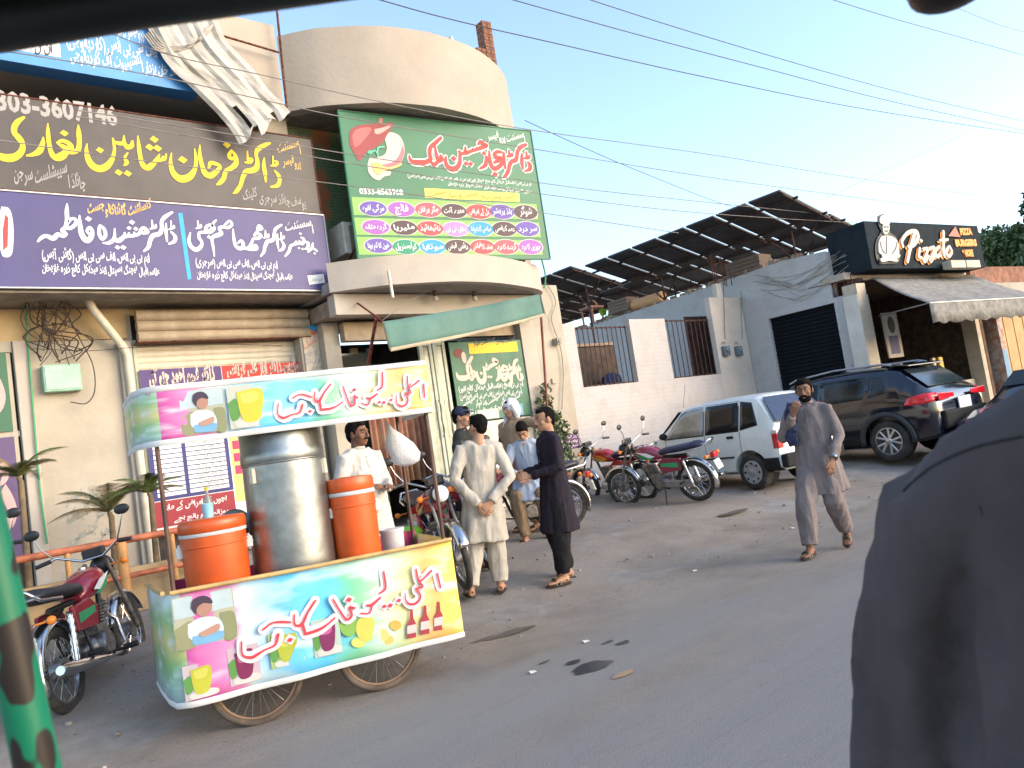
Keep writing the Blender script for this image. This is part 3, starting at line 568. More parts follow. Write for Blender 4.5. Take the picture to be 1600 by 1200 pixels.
for a, b in (((430, -10), (448, 168)), ((321, 48), (436, 82)), ((318, 30), (327, 86))):
    q = MB(); q.tube([PY(*a, 9.1), PY(*b, 9.1)], .016, 6); q.build('rail', metal_r, fr)
q = MB()
for i in range(5):
    c = [(225, 55), (245, 78), (275, 80), (305, 68), (322, 45)]; q.tube(cr([tuple(PY(x+i*3, y-i*2, 8.98)) for x, y in c], 6), .012, 6)
tag(q.build('cable_coil', mat('cable_pale', (.42, .38, .32), .6, var=.3), smooth=True), 'loop of bundled pale cable slung above the dangling torn sheet', 'cable')
# AC unit beside the green sign
P = PY(541, 376, 9.3); ac = thing('air_conditioner', 'old white air conditioner sticking out beside the green sign', 'air conditioner', (P.x, 9.3, P.z)); q = MB(); q.bb((P.x-.14, 9.1, P.z-.24), (P.x+.25, 9.6, P.z+.2)); q.build('case', mat('ac_white', (.55, .50, .44), .6, dirt=.4), ac, bevel=.01); q = MB(); q.bb((P.x-.05, 9.085, P.z-.2), (P.x+.22, 9.098, P.z+.15)); q.build('grille', mat('ac_grille', (.25, .18, .14), .7), ac)
# railing and palms in front of the clinics
ra = thing('pipe_railing', 'orange-red pipe railing with short posts in front of the clinics', 'railing', (1.2, 8.6, .3)); orp = mat('orange_paint', (.50, .14, .06), .6, var=.3, scale=8, dirt=.3)
q = MB(); q.tube([(-1.2, 8.6, 1.08), (2.75, 8.6, 1.10)], .035, 10); q.build('rail', orp, ra, smooth=True)
for i in range(9): q = MB(); x = -1.1+.48*i; q.tube([(x, 8.6, .3), (x, 8.6, 1.08)], .026 if i % 2 else .05, 8); q.build('post', mat('orange_post', (.55, .28, .10), .7, var=.2), ra, smooth=True)
q = MB(); q.tube([(-1.2, 8.6, .72), (2.75, 8.6, .74)], .028, 8); q.build('rail', orp, ra, smooth=True)
def palm(px, py, Y, lab, n=12, s=.6, seed=0, dry=.2):
    P = PY(px, py, Y); rnd = random.Random(seed); T = thing('palm_plant', lab, 'plant', (P.x, Y, .6), group='young palms behind the railing')
    q = MB(); q.tube([(P.x, Y, .6), (P.x+.02, Y, P.z-.05), (P.x, Y, P.z)], [.035, .028, .02], 8); q.build('stem', mat('palm_stem', (.20, .14, .08), .9, var=.3), T, smooth=True)
    for i in range(n):
        a = 2*math.pi*i/n+rnd.uniform(-.3, .3); el = rnd.uniform(.5, 1.25); l = s*rnd.uniform(.7, 1.1); pts = []
        for t in [j/7 for j in range(8)]:
            r_ = l*t*math.cos(el*(1-.3*t)); z = l*(t*math.sin(el)-.55*t*t); pts.append(Vector((P.x+r_*math.cos(a), Y+r_*math.sin(a), P.z+z)))
        q = MB(); q.tube(pts, [.006*(1-j/9) for j in range(8)], 4)
        for j in range(1, 44):
            t = j/44; k = min(6, int(t*7)); p = pts[k].lerp(pts[k+1], t*7-k); d = (pts[k+1]-pts[k]).normalized(); sd_ = d.cross(Vector((0, 0, 1))).normalized()
            for sg in (-1, 1):
                L_ = .17*s*1.6*math.sin(math.pi*min(1, t*.85+.15)); e = p+(sd_*sg*.75+d*.65+Vector((0, 0, -.25))).normalized()*L_; w_ = d*.006; q.add([p-w_, p+w_, e], [(0, 1, 2)])
        q.build('frond', mat('frond_dry', (.20, .15, .06), .7, var=.3) if rnd.random() < dry else mat('frond_green', (.10, .14, .035), .6, var=.3), T)
palm(28, 745, 8.9, 'green young palm at the far left behind the railing', 9, .65, 1, .1); palm(170, 800, 9.0, 'palm with drooping brown fronds below the mint box', 11, .75, 2, .5); palm(232, 770, 8.9, 'small palm with feathery fronds in front of the pipe and shutter', 10, .55, 3, .3)
q = MB()
for (a, b) in (((8.66, 9.84), (8.70, 9.84)),):
    pass
# cream corner wall fittings
P = PY(867, 535, 9.84); q = MB(); q.bb((P.x-.05, 9.72, P.z-.05), (P.x+.05, 9.846, P.z+.06)); q.tube([(P.x, 9.70, P.z), (P.x, 9.73, P.z)], .03, 10); tag(q.build('security_camera', flat('camera_grey', (.25, .24, .22))), 'small grey camera box on the cream corner wall', 'camera')
P = PY(865, 595, 9.84); q = MB(); q.bb((P.x-.05, 9.81, P.z-.05), (P.x+.05, 9.847, P.z+.04)); tag(q.build('switch_box', cream), 'small cream switch box low on the cream corner wall', 'box')
wire([(852, 440), (868, 470), (862, 500), (875, 540), (880, 580), (878, 640)], 9.8, .008, cbg, 'grey cable hanging down the cream corner wall')
wire([(845, 400), (852, 430), (850, 450)], 9.2, .014, mat('pipe_green', (.05, .22, .12)), 'thin green pipe at the right end of the rounded balcony')
# green cloth awning with red poles
aw = thing('cloth_awning', 'faded green cloth awning with a pale hem hanging crooked over the clinic door', 'awning', tuple(PY(700, 500, 8.5)))
tl, tr_, br_, bl = PY(598, 502, 8.15), PY(845, 459, 8.55), PY(850, 492, 8.5), PY(611, 546, 8.1)
q = MB(); V = []; F = []; n = 40
for i in range(n+1):
    t = i/n
    for k in range(5):
        s_ = k/4; p = tl.lerp(tr_, t).lerp(bl.lerp(br_, t), s_); p.y += .025*math.sin(t*14+s_*2)+.012*math.sin(t*31); p.z -= .05*math.sin(math.pi*t)*(.6 if s_ else .4); V.append(p)
for i in range(n):
    for k in range(4): F.append((i*5+k, i*5+k+1, (i+1)*5+k+1, (i+1)*5+k))
q.add(V, F); o = q.build('cloth', mat('awning_green', (.10, .20, .165), .85, var=.1, scale=2, bump=.3, dirt=.2, dirtcol=(.30, .33, .28)), aw, smooth=True); o.modifiers.new('s', 'SOLIDIFY').thickness = .004
q = MB(); q.tube([V[i*5+4]+Vector((0, -.006, 0)) for i in range(n+1)], [(.022, .008)]*(n+1), 6, up=(0, 0, 1)); q.tube([V[k]+Vector((0, -.006, 0)) for k in range(5)], [(.02, .008)]*5, 6); q.tube([V[n*5+k]+Vector((0, -.006, 0)) for k in range(5)], [(.02, .008)]*5, 6); q.build('hem', flat('hem_sand', (.40, .34, .24), .9), aw, smooth=True)
q = MB(); q.tube([PY(588, 498, 8.3), PY(572, 585, 9.2)], .024, 8); q.build('pole', redpole, aw, smooth=True)
q = MB(); q.tube([PY(845.5, 494, 8.9), PY(855, 640, 8.9)], .02, 8); q.build('pole', redpole, aw, smooth=True)
q = MB(); q.tube([Vector((5.0, 8.98, 3.62)), tl], .014, 6); q.tube([Vector((8.2, 8.98, 3.66)), tr_], .014, 6); q.build('arm', redpole, aw)
wire([(598, 500), (640, 470), (700, 440)], [8.15, 8.5, 8.8], .004, cbg, 'thin stay wire holding up the left end of the green awning')
# bush in a pot by the door
def leafmesh(centers, n, size, rnd, flatten=1.0):
    V = np.empty((n*4, 3)); C = np.array([c[:3] for c in centers]); R_ = np.array([c[3] for c in centers]); idx = rnd.choice(len(C), n, p=R_**2/np.sum(R_**2))
    d = rnd.normal(size=(n, 3)); d /= np.linalg.norm(d, axis=1)[:, None]; rr = R_[idx]*(rnd.uniform(.25, 1, n)**.45); p = C[idx]+d*rr[:, None]*np.array([1, 1, flatten])
    a = rnd.normal(size=(n, 3)); a /= np.linalg.norm(a, axis=1)[:, None]; b = np.cross(a, rnd.normal(size=(n, 3))); b /= np.linalg.norm(b, axis=1)[:, None]; s_ = size*rnd.uniform(.6, 1.3, n)[:, None]
    V[0::4] = p-a*s_; V[1::4] = p+b*s_*.45; V[2::4] = p+a*s_; V[3::4] = p-b*s_*.45
    return V, np.arange(n*4).reshape(-1, 4)
def leaf_obj(nm, centers, n, size, m_, par, seed=0, flatten=1.0):
    V, F = leafmesh(centers, n, size, np.random.RandomState(seed), flatten); off = root_loc(par); V = V-np.array(off)
    me = bpy.data.meshes.new(nm); me.vertices.add(len(V)); me.vertices.foreach_set('co', V.ravel()); me.loops.add(len(F)*4); me.loops.foreach_set('vertex_index', F.ravel().astype(np.int32)); me.polygons.add(len(F)); me.polygons.foreach_set('loop_start', np.arange(0, len(F)*4, 4, dtype=np.int32)); me.materials.append(m_); me.update(calc_edges=True); me.validate()
    return obj_mesh(nm, me, par)
leafd = mat('leaf_dark', (.055, .095, .03), .6, scale=.8, col2=(.11, .145, .045)); leafm = mat('leaf_mid', (.06, .10, .025), .55, col2=(.11, .15, .045), scale=1.5)
P = PY(872, 740, 9.2); bu = thing('potted_shrub', 'leafy dark green shrub beside the clinic doorway', 'plant', (P.x, 9.2, .5))
leaf_obj('crown', [(P.x+.02, 9.2, 1.35, .30), (P.x-.08, 9.2, 1.75, .26), (P.x+.1, 9.2, 1.60, .22), (P.x+.12, 9.2, 1.05, .26), (P.x-.05, 9.2, 2.05, .14), (P.x, 9.2, 2.25, .10)], 1300, .045, leafd, bu, 5)
q = MB(); q.tube([(P.x, 9.2, .5), (P.x, 9.2, 2.2)], [.03, .006], 6); q.build('stem', mat('palm_stem', (.2, .14, .08)), bu); q = MB(); q.lathe([(.14, .0), (.19, .35), (.21, .36), (.20, .40)], 16, (P.x, 9.2, .48)); q.build('pot', mat('terracotta', (.35, .14, .08), .8), bu, smooth=True)
P = PY(893, 690, 9.3); q = MB(); q.box((P.x, 9.3, P.z), (.34, .02, .24)); vs = q.build('vest_sign', flat('sign_purple', (.10, .02, .10))); vs.name = 'small_sign'; tag(vs, 'small purple sign with white writing beside the shrub', 'sign')
pl_ = Plane((P.x-.16, 9.287), (P.x+.16, 9.287), P.z-.12, P.z+.12); q = MB()
for k in range(3): put_text(q, pl_, ['ڈاکٹر کلینک', 'اوقات کار', 'شام پانچ بجے'][k], .04, .175-.07*k, .28, .05, .004)
o = q.build('lettering', flat('ink_white', (.75, .75, .73)), vs, world=False); o.location = (0, 0, 0)
for v in o.data.vertices: pass
# ---------------------------------------------------------------- white compound wall
WY = 10.0; X0, X1 = 9.53, 15.3
Ww = thing('compound_wall', 'whitewashed brick wall with two barred window openings', 'wall', (12, WY, .5))
wa = [PY(897, 510, WY), PY(997, 597, WY), PY(1038, 499, WY), PY(1124, 578, WY)]
w1x0, w1x1, w2x0, w2x1 = wa[0].x, wa[1].x+.02, wa[2].x, wa[3].x+.05; zs = 2.28; zt1, zt2 = 3.42, 3.52
ztop = 3.45
part('wall', whitewash, Ww, ((X0, WY, .4), (w1x0, WY+.13, ztop+.02)), ((w1x1, WY, zs), (w2x0, WY+.13, ztop+.08)), ((w1x0, WY, .4), (w2x1, WY+.13, zs-.001)))
part('end_post', mat('post_cream', (.56, .49, .43), .9, var=.08, scale=2, dirt=.3, bump=.3, bscale=20), Ww, ((w2x1, WY-.002, .4), (X1+.1, WY+.13, 3.98)), ((w2x1+.35, WY+.001, 3.981), (X1-.55, WY+.12, 4.3)))
q = MB(); rnd = random.Random(9)
for i in range(260):
    x = rnd.uniform(X0-.9, X1-.1); y = WY-abs(rnd.gauss(0, .16))-.02; s_ = rnd.uniform(.04, .13); q.box((x, y, gz(x, y)+s_*.35+rnd.uniform(0, .12)*(y > WY-.15)), (s_*1.6, s_, s_*.8), Matrix.Rotation(rnd.uniform(0, 3), 3, 'Z') @ Matrix.Rotation(rnd.uniform(-.4, .4), 3, 'X'), (.8, .8))
kind(q.build('rubble', mat('rubble_white', (.50, .44, .38), .95, var=.35, scale=7), bevel=.006), 'stuff')
gril = mat('grille_rust', (.085, .045, .035), .8, .2, var=.4, scale=20)
def grille(x0, x1, z0, z1, n, lab):
    g = thing('window_grille', lab, 'grille', (x0, WY+.1, z0), group='rusty grilles in the whitewashed wall')
    for i in range(n): q = MB(); x = x0+.04+(x1-x0-.08)*i/(n-1); q.box((x, WY+.10, (z0+z1)/2), (.014, .014, z1-z0)); q.build('bar', gril, g)
    for z in (z0+.02, z1-.02): q = MB(); q.box(((x0+x1)/2, WY+.12, z), (x1-x0, .012, .03)); q.build('crossbar', gril, g)
grille(w1x0, w1x1, zs, zt1, 12, 'rusty bars of the left opening with the blue drum behind'); grille(w2x0, w2x1, zs, zt2, 11, 'rusty bars of the right opening with the red-brown door behind')
P = PY(955, 590, 11.2); q = MB(); q.lathe([(.20, -.9), (.22, -.85), (.22, -.55), (.225, -.53), (.22, -.5), (.22, -.12), (.2, -.02), (.08, .03), (.07, .05), (.05, .05)], 20, (P.x, 11.2, P.z+.05)); tag(q.build('water_drum', mat('drum_blue', (.03, .05, .14), .4, var=.2), smooth=True), 'dark blue plastic drum behind the left barred opening', 'drum')
st_ = thing('drum_stand', 'brown cloth-covered stand carrying boards behind the left barred opening', 'stand', (P.x, 11.4, .5)); q = MB(); q.bb((PY(900, 560, 11.5).x, 11.5, .5), (PY(962, 560, 11.5).x, 11.56, PY(930, 541, 11.5).z)); q.build('board', mat('board_brown', (.13, .085, .06), .8, var=.3), st_); q = MB(); q.bb((PY(898, 560, 11.5).x, 11.45, PY(930, 541, 11.5).z+.001), (PY(960, 560, 11.5).x, 11.6, PY(930, 541, 11.5).z+.06)); q.build('ledge', mat('ledge_wood', (.42, .28, .18), .7), st_)
P = PY(1078, 540, 10.9); q = MB(); q.bb((P.x, 10.9, .5), (P.x+1.5, 10.96, 3.75)); tag(q.build('courtyard_door', mat('door_redbrown', (.10, .035, .025), .7, var=.4), bevel=.01), 'red-brown metal door behind the right barred opening', 'door')
for px, l in ((1133, 'left'), (1153, 'right')):
    P = PY(px, 548, WY-.03); em_ = thing('electric_meter', 'grey electric meter on the cream post, the %s of the two' % l, 'meter', (P.x, WY-.03, P.z), group='electric meters on the post'); q = MB(); q.bb((P.x-.10, WY-.10, P.z-.12), (P.x+.10, WY-.003, P.z+.10)); q.build('case', mat('meter_grey', (.12, .15, .17), .5), em_, bevel=.015); q = MB(); q.lathe([(.065, .0), (.065, .02), (.05, .03)], 14, (P.x, WY-.10, P.z+.02), rot_to((0, -1, 0))); q.build('dial', flat('dial_blue', (.16, .22, .26), .2), em_, smooth=True); q = MB(); q.torus((P.x, WY-.02, P.z+.14), .06, .006, (0, 1, 0), 14, 6, 0, math.pi); q.build('lead', cbl, em_)
for px in (1133, 1160): wire([(px-3, 440), (px-1, 500), (px, 530)], 9.97, .006, cbl if px < 1150 else grn_, 'thin %s cable down the cream post' % ('black' if px < 1150 else 'green'))
rb = thing('rebar_cluster', 'bare rusty reinforcing bars rising from the cream post', 'rebar', (w2x1+.7, WY+.1, 4.3))
for i in range(7): q = MB(); x = w2x1+.40+.11*i; q.tube([(x, WY+.06+.03*(i % 3), 4.28), (x+.01, WY+.06+.03*(i % 3), 4.95+.05*math.sin(i*2))], .011, 5); q.build('bar', metal_r, rb)
q = MB(); q.tube([(w2x1+.38, WY+.1, 4.78), (w2x1+1.1, WY+.1, 4.80)], .008, 5); q.build('bar', metal_r, rb)
# ---------------------------------------------------------------- hall, shade-grey wall perpendicular to the street
GX = 15.42
HB = thing('hall_building', 'whitewashed hall wall coloured shade-grey, running back from the street behind the courtyard', 'building', (GX, 11, .5))
q = MB(); prof = [(PX(x, y, GX).y, PX(x, y, GX).z) for x, y in ((885, 520), (1000, 484), (1100, 450), (1220, 408), (1290, 392), (1332, 384))]
gy0 = PX(1303, 475, GX).y; gy1 = PX(1200, 497, GX).y; gzt = PX(1250, 486, GX).z
def pwall(y0, y1, z0f, z1f):
    q = MB(); P = [(y0, z0f(y0)), (y1, z0f(y1))]+[(y, z) for y, z in prof if y0 < y < y1]+[(y1, z1f(y1)), (y0, z1f(y0))]
    ys2 = sorted(set([y0, y1]+[y for y, _ in prof if y0 < y < y1])); pts = [(GX, y, z0f(y)) for y in ys2]+[(GX, y, z1f(y)) for y in reversed(ys2)]
    q.slab(pts, (.23, 0, 0)); return q
def ptop(y):
    pr = sorted(prof)
    for a, b in zip(pr, pr[1:]):
        if a[0] <= y <= b[0]: return a[1]+(b[1]-a[1])*(y-a[0])/(b[0]-a[0])
    return pr[0][1] if y < pr[0][0] else pr[-1][1]
yf = 7.35
pwall(gy1, 17.5, lambda y: .4, ptop).build('wall', shadewash, HB); pwall(gy0, gy1-.001, lambda y: gzt, ptop).build('wall', shadewash, HB); pwall(yf, gy0-.001, lambda y: .4, lambda y: ptop(y) if y > 7.9 else 3.45).build('wall', shadewash, HB)
q = MB(); rnd = random.Random(21)
for i in range(70): y = rnd.uniform(yf+.6, 17); s_ = rnd.uniform(.05, .12); q.box((GX+.1, y, ptop(y)+s_*.3), (s_*1.7, s_*1.5, s_), Matrix.Rotation(rnd.uniform(0, 3), 3, 'Z'))
kind(q.build('parapet_rubble', mat('rubble_brown', (.33, .25, .19), .95, var=.4), HB), 'stuff')
part('roof', beige, HB, ((GX+.24, 8, 3.75), (GX+9, 17, 3.9)))
gt = thing('hall_gate', 'black slatted roller gate in the shade-grey hall wall behind the dark car', 'gate', (GX, (gy0+gy1)/2, .5))
q = MB(); q.box((0, 0, 0), (.03, gy1-gy0-.02, .075)); gs = q.mesh('slat', [mat('gate_black', (.006, .008, .012), .8, 0, var=.2, spec=.15)])
for i in range(int((gzt-.5)/.085)): piece('slat', gs, gt, (GX+.10, (gy0+gy1)/2, gzt-.05-.085*i), (0, .25, 0))
q = MB(); q.bb((GX+.14, gy0, .45), (GX+.16, gy1, gzt)); q.build('backing', darkin, gt)
pil = part('corner_pillar', mat('pillar_white', (.62, .58, .52), .88, var=.08, dirt=.3, dirtcol=(.4, .3, .22), scale=3), HB, ((GX-.12, yf-.06, .4), (GX+.36, gy0-.25, 3.40)), bevel=.008)
rb = thing('rebar_cluster', 'rusty reinforcing bars on the white corner pillar of the pizza shop', 'rebar', (GX, yf+.3, 3.4))
for i in range(6): q = MB(); y = yf+.05+.11*i; q.tube([(GX+.02+.05*(i % 3), y, 3.38), (GX+.0+.05*(i % 3), y, 3.85)], .011, 5); q.build('bar', metal_r, rb)
q = MB(); q.tube([(GX, yf-.1, 3.72), (GX, yf+1.0, 3.78)], .010, 5); q.build('bar', metal_r, rb)
q = MB(); rnd = random.Random(5)
for i in range(12):
    a = PX(rnd.uniform(1175, 1200), rnd.uniform(430, 462), GX-.03); b = PX(rnd.uniform(1290, 1328), rnd.uniform(392, 425), GX-.03); mid = a.lerp(b, .5)-Vector((0, 0, rnd.uniform(.1, .5))); q.tube(cr([tuple(a), tuple(a.lerp(mid, .5)-Vector((0, 0, .06))), tuple(mid), tuple(b)], 7), .005, 4, cap=False)
kind(q.build('loose_cables', mat('cable_pale', (.42, .38, .32))), 'stuff')
# ---------------------------------------------------------------- pizza shop
pa = D(-7.5); pu = Vector((math.cos(pa), math.sin(pa), 0)); pn = Vector((pu.y, -pu.x, 0)); PC = Vector((GX-.1, yf-.05, 0))
Rz = Matrix.Rotation(pa, 3, 'Z')
PS = thing('pizza_shop', 'small shop with dark open front under the Pizzato sign', 'building', (GX, yf, .4))
def pb(nm, m_, par, u0, u1, d0, d1, z0, z1, bevel=0):      # box in shop axes: u along the front, d depth behind it
    q = MB(); c = PC+pu*((u0+u1)/2)-pn*((d0+d1)/2)+Vector((0, 0, (z0+z1)/2)); q.box(c, (u1-u0, d1-d0, z1-z0), Rz); return q.build(nm, m_, par, bevel=bevel)
pb('front_pillar', mat('pillar_cream', (.52, .43, .33), .88, var=.1, dirt=.3), PS, .0, .30, -.02, .3, .4, 3.62)
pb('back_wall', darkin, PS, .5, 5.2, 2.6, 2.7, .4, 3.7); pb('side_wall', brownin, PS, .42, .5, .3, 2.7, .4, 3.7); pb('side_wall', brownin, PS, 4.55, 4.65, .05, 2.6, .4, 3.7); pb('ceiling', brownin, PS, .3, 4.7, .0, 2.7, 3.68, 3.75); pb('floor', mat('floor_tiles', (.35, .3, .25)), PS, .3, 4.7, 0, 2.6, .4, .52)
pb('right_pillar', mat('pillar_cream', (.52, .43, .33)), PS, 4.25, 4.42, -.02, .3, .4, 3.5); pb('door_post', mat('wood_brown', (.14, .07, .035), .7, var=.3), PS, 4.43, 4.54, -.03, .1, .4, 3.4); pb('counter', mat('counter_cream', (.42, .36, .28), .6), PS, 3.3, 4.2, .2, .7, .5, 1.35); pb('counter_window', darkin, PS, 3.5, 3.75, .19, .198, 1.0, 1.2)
pb('roof', beige, PS, .0, 4.7, .2, 3, 3.76, 3.9)
for u_, w_, c_, l in ((3.15, .16, (.65, .42, .04), 'tall yellow poster stand inside the pizza shop'), (2.9, .12, (.55, .42, .30), 'narrow cream poster stand inside the pizza shop')):
    tag(pb('poster_stand', flat('poster_%d' % int(u_*100), c_), None, u_, u_+w_, .35, .42, .52, 1.95, .02), l, 'stand')
pf = thing('framed_poster', 'framed poster of a dark portrait hanging inside the pizza shop doorway', 'poster', tuple(PC+pu*.9+Vector((0, 0, 2))))
a_, b_ = [(PPL(x, y, PC-pn*.12, pn)) for x, y in ((1377, 489), (1413, 557))]; fu0, fu1, fz1, fz0 = (a_-PC).dot(pu), (b_-PC).dot(pu), a_.z, b_.z; fh = fz1-fz0
pb('frame', mat('frame_cream', (.45, .38, .30), .6), pf, fu0, fu1, .12, .15, fz0, fz1); pb('print', flat('poster_blueblack', (.05, .05, .16)), pf, fu0+.1, fu1-.1, .115, .119, fz0+.08, fz0+fh*.48); pb('print', flat('poster_cream', (.5, .46, .4)), pf, fu0+.06, fu1-.06, .1165, .1195, fz0+fh*.49, fz1-.05)
q = MB(); c = PC+pu*((fu0+fu1)/2)-pn*.112+Vector((0, 0, fz0+fh*.72)); q.ball(c, (.13, .004, .18), Rz); q.build('print', flat('portrait_dark', (.04, .03, .03)), pf)
# sign box
A = PPL(1349, 345, PC-Vector((0, 0, 0))+pn*.28, pn); SGZ0, SGZ1 = PPL(1358, 420, PC+pn*.28, pn).z, A.z; SU0 = (A-PC).dot(pu); SU1 = (PPL(1527, 352, PC+pn*.28, pn)-PC).dot(pu)
PZ_ = thing('pizza_sign', 'dark grey shop sign with a chef figure and raised cream word Pizzato', 'sign', tuple(PC+Vector((0, 0, SGZ0))))
sgm = mat('sign_charcoal', (.018, .026, .033), .85, var=.15, spec=.15)
q = MB(); c = PC+pu*((SU0+SU1)/2)-pn*(-.28+.45); q.box(Vector((c.x, c.y, (SGZ0+SGZ1)/2)), (SU1-SU0, .9, SGZ1-SGZ0), Rz); q.build('box', sgm, PZ_, bevel=.01)
pp = Plane((PC+pn*.28+pu*SU0).xy, (PC+pn*.28+pu*SU1).xy, SGZ0, SGZ1)
tx = lambda x, y: pp.px(1160+x/3.636, 280+y/3.636, .02)
cream_l = flat('letter_cream', (.60, .50, .42), .6); or_l = flat('letter_orange', (.80, .26, .015), .5)
word = [("930,470,22 945,400,24 965,330,26 975,300,24;905,385,18 900,350,20 935,305,22 980,300,24 990,335,24 965,375,24 935,385,20"), ("1000,395,18 995,440,22 1010,450,16;D1008,352,14"), ("1020,400,18 1045,400,20 1025,470,22 1050,440,16;1010,445,12 1025,470,18"), ("1055,395,18 1085,395,20 1058,470,22 1085,440,16"), ("1110,385,18 1090,410,20 1095,440,20 1118,425,18 1122,390,16 1120,440,16"), ("1135,300,20 1135,400,22 1140,440,18;1115,350,14 1160,345,14"), ("1165,385,16 1150,415,20 1165,440,20 1182,415,18 1170,385,16")]
for s_ in word:
    for dxy, m_, off in ((7, or_l, .03), (0, cream_l, .055)):
        q = MB(); letters(q, pp, s_, (lambda x, y, d=dxy: tx(x-d*.9, y+d*1.0)), off, 0, .72); o = q.build('letter', m_, PZ_); 
        if m_ is cream_l: md = o.modifiers.new('s', 'SOLIDIFY'); md.thickness = .03; md.offset = -1
for i, (t, x0, x1, y) in enumerate((('PIZZA', 1238, 1305, 316), ('BURGERS', 1212, 1332, 380), ('& MORE', 1252, 1312, 438))):
    q = MB(); a = tx(x0, y); b = tx(x1, y-(2 if i != 1 else 3)); v, fs = text2d(t, .07, 0, False); w_ = v[:, 0].max(); q.add([pp.P(a[0]+(b[0]-a[0])*p[0]/w_, a[1]+(b[1]-a[1])*p[0]/w_+p[1]*.20, .03) for p in v], fs); o = q.build('letters_small', or_l, PZ_); md = o.modifiers.new('s', 'SOLIDIFY'); md.thickness = .02
q = MB(); q.slab([pp.P(*tx(x, y), .02) for x, y in ((1165, 325), (1205, 270), (1235, 330))], pp.n*.02); q.build('pizza_slice', flat('slice_red', (.35, .12, .08)), PZ_)
# chef: head, body with crossed arms, as raised plates
def plate(nm, pts, m_, off=.03, th=.03, par=PZ_): q = MB(); P = cr([(x, y) for x, y in pts]+[pts[0]], 4)[:-1]; q.slab([pp.P(*tx(x, y), off) for x, y in P], pp.n*th); return q.build(nm, m_, par)
wh = flat('chef_white', (.48, .47, .43), .6); bk = flat('chef_line', (.03, .03, .03))
plate('chef_backing', [(765, 210), (800, 198), (835, 225), (835, 300), (870, 330), (893, 400), (885, 470), (830, 480), (770, 475), (752, 400), (762, 340), (785, 300), (768, 250)], bk, .021, .01)
plate('chef_hat', [(775, 215), (800, 203), (826, 222), (826, 258), (784, 258), (770, 240)], wh); plate('chef_face', [(788, 262), (824, 262), (822, 300), (805, 318), (790, 300)], wh); plate('chef_body', [(785, 325), (830, 325), (868, 350), (880, 400), (868, 430), (780, 430), (764, 400), (768, 350)], wh)
plate('chef_arm', [(778, 432), (800, 428), (860, 455), (870, 470), (840, 470), (790, 455)], wh, .045); plate('chef_arm', [(768, 455), (850, 425), (878, 432), (872, 450), (790, 474), (772, 470)], wh, .055)
q = MB()
for s_ in ("772,360,5 782,400,5 800,425,5", "868,360,5 858,400,5 840,425,5", "795,275,6 802,275,6", "811,275,6 818,275,6", "797,296,4 806,300,6 816,296,4", "808,330,5 808,425,5"): letters(q, pp, s_, tx, .066)
q.build('chef_lines', bk, PZ_)
A0 = pp.px(1489, 410, .3); ab = thing('strip_lamp', 'pale ribbed box hanging at the lower right of the pizza sign', 'lamp', tuple(pp.P(A0[0], A0[1], .1)))
for k in range(2): q = MB(); q.box(pp.P(A0[0]+.30+.62*k, A0[1]-.02, .16), (.58, .2, .17), Rz); q.build('panel', mat('ribbed_cream', (.46, .42, .34), .6, var=.15), ab, bevel=.01)
# awning
AW = thing('shop_awning', 'mottled grey-beige fabric awning with a deep valance over the pizza shop', 'awning', tuple(PC+Vector((0, 0, 3.6)))); am = mat('awning_mottled', (.29, .265, .235), .85, scale=9, col2=(.15, .15, .14), bump=.3, bscale=18)
T0, T1 = PPL(1362, 434, PC+pn*.05, pn), PPL(1530, 433, PC+pn*.05, pn); F0 = PPL(1452, 473, PC+pn*1.55, pn); F1 = PPL(1640, 463, PC+pn*1.55, pn); zf = (F0.z+F1.z)/2; F0.z = F1.z = zf
q = MB(); V = []; F = []; n = 30
for i in range(n+1):
    t = i/n; w_ = .025*math.sin(t*25)
    for k in range(7):
        s_ = k/6; p = T0.lerp(T1, t).lerp(F0.lerp(F1, t), s_); p.z += w_*s_-.06*math.sin(math.pi*s_); V.append(p)
    e = F0.lerp(F1, t); V.append(e+Vector((0, 0, w_-.17))+pn*.02*math.sin(t*40)); V.append(e+Vector((0, 0, -.38+.03*math.sin(t*60)))+pn*.03*math.sin(t*33))
for i in range(n):
    for k in range(8): F.append((i*9+k, i*9+k+1, (i+1)*9+k+1, (i+1)*9+k))
q.add(V, F); o = q.build('fabric', am, AW, smooth=True); o.modifiers.new('s', 'SOLIDIFY').thickness = .006
q = MB(); q.tube([F0, F1], .016, 6); q.build('front_bar', steel, AW); q = MB(); q.tube([T0-Vector((0, 0, .8)), F0], .014, 6); q.build('arm', steel, AW); q = MB(); q.tube([T1-Vector((0, 0, .8)), F1], .014, 6); q.build('arm', steel, AW)
# shop to the right with a wooden gate
GB = thing('gate_building', 'peeling wall and sandy wooden gate at the far right beyond the pizza shop', 'building', tuple(PC+pu*5))
pb('post', mat('peeling_post', (.45, .42, .40), .85, scale=9, col2=(.32, .14, .08)), GB, 4.72, 4.93, -.25, .1, .4, 3.1); pb('post_foot', flat('blue_paint', (.12, .25, .38)), GB, 4.72, 4.93, -.256, -.251, .4, 1.9)
for i in range(16): pb('plank', mat('gate_sand', (.50, .30, .13), .75, var=.18, scale=2), GB, 4.98+.235*i, 5.205+.235*i, -.05+(.012 if i % 2 else 0), .02, .4, 2.85)
pb('lintel', cream, GB, 4.95, 9, -.15, .2, 2.86, 3.5); pb('wall_top', mat('brick_band', (.30, .14, .09), .9, var=.3), GB, 5.0, 11, .25, .6, 3.3, 4.0)
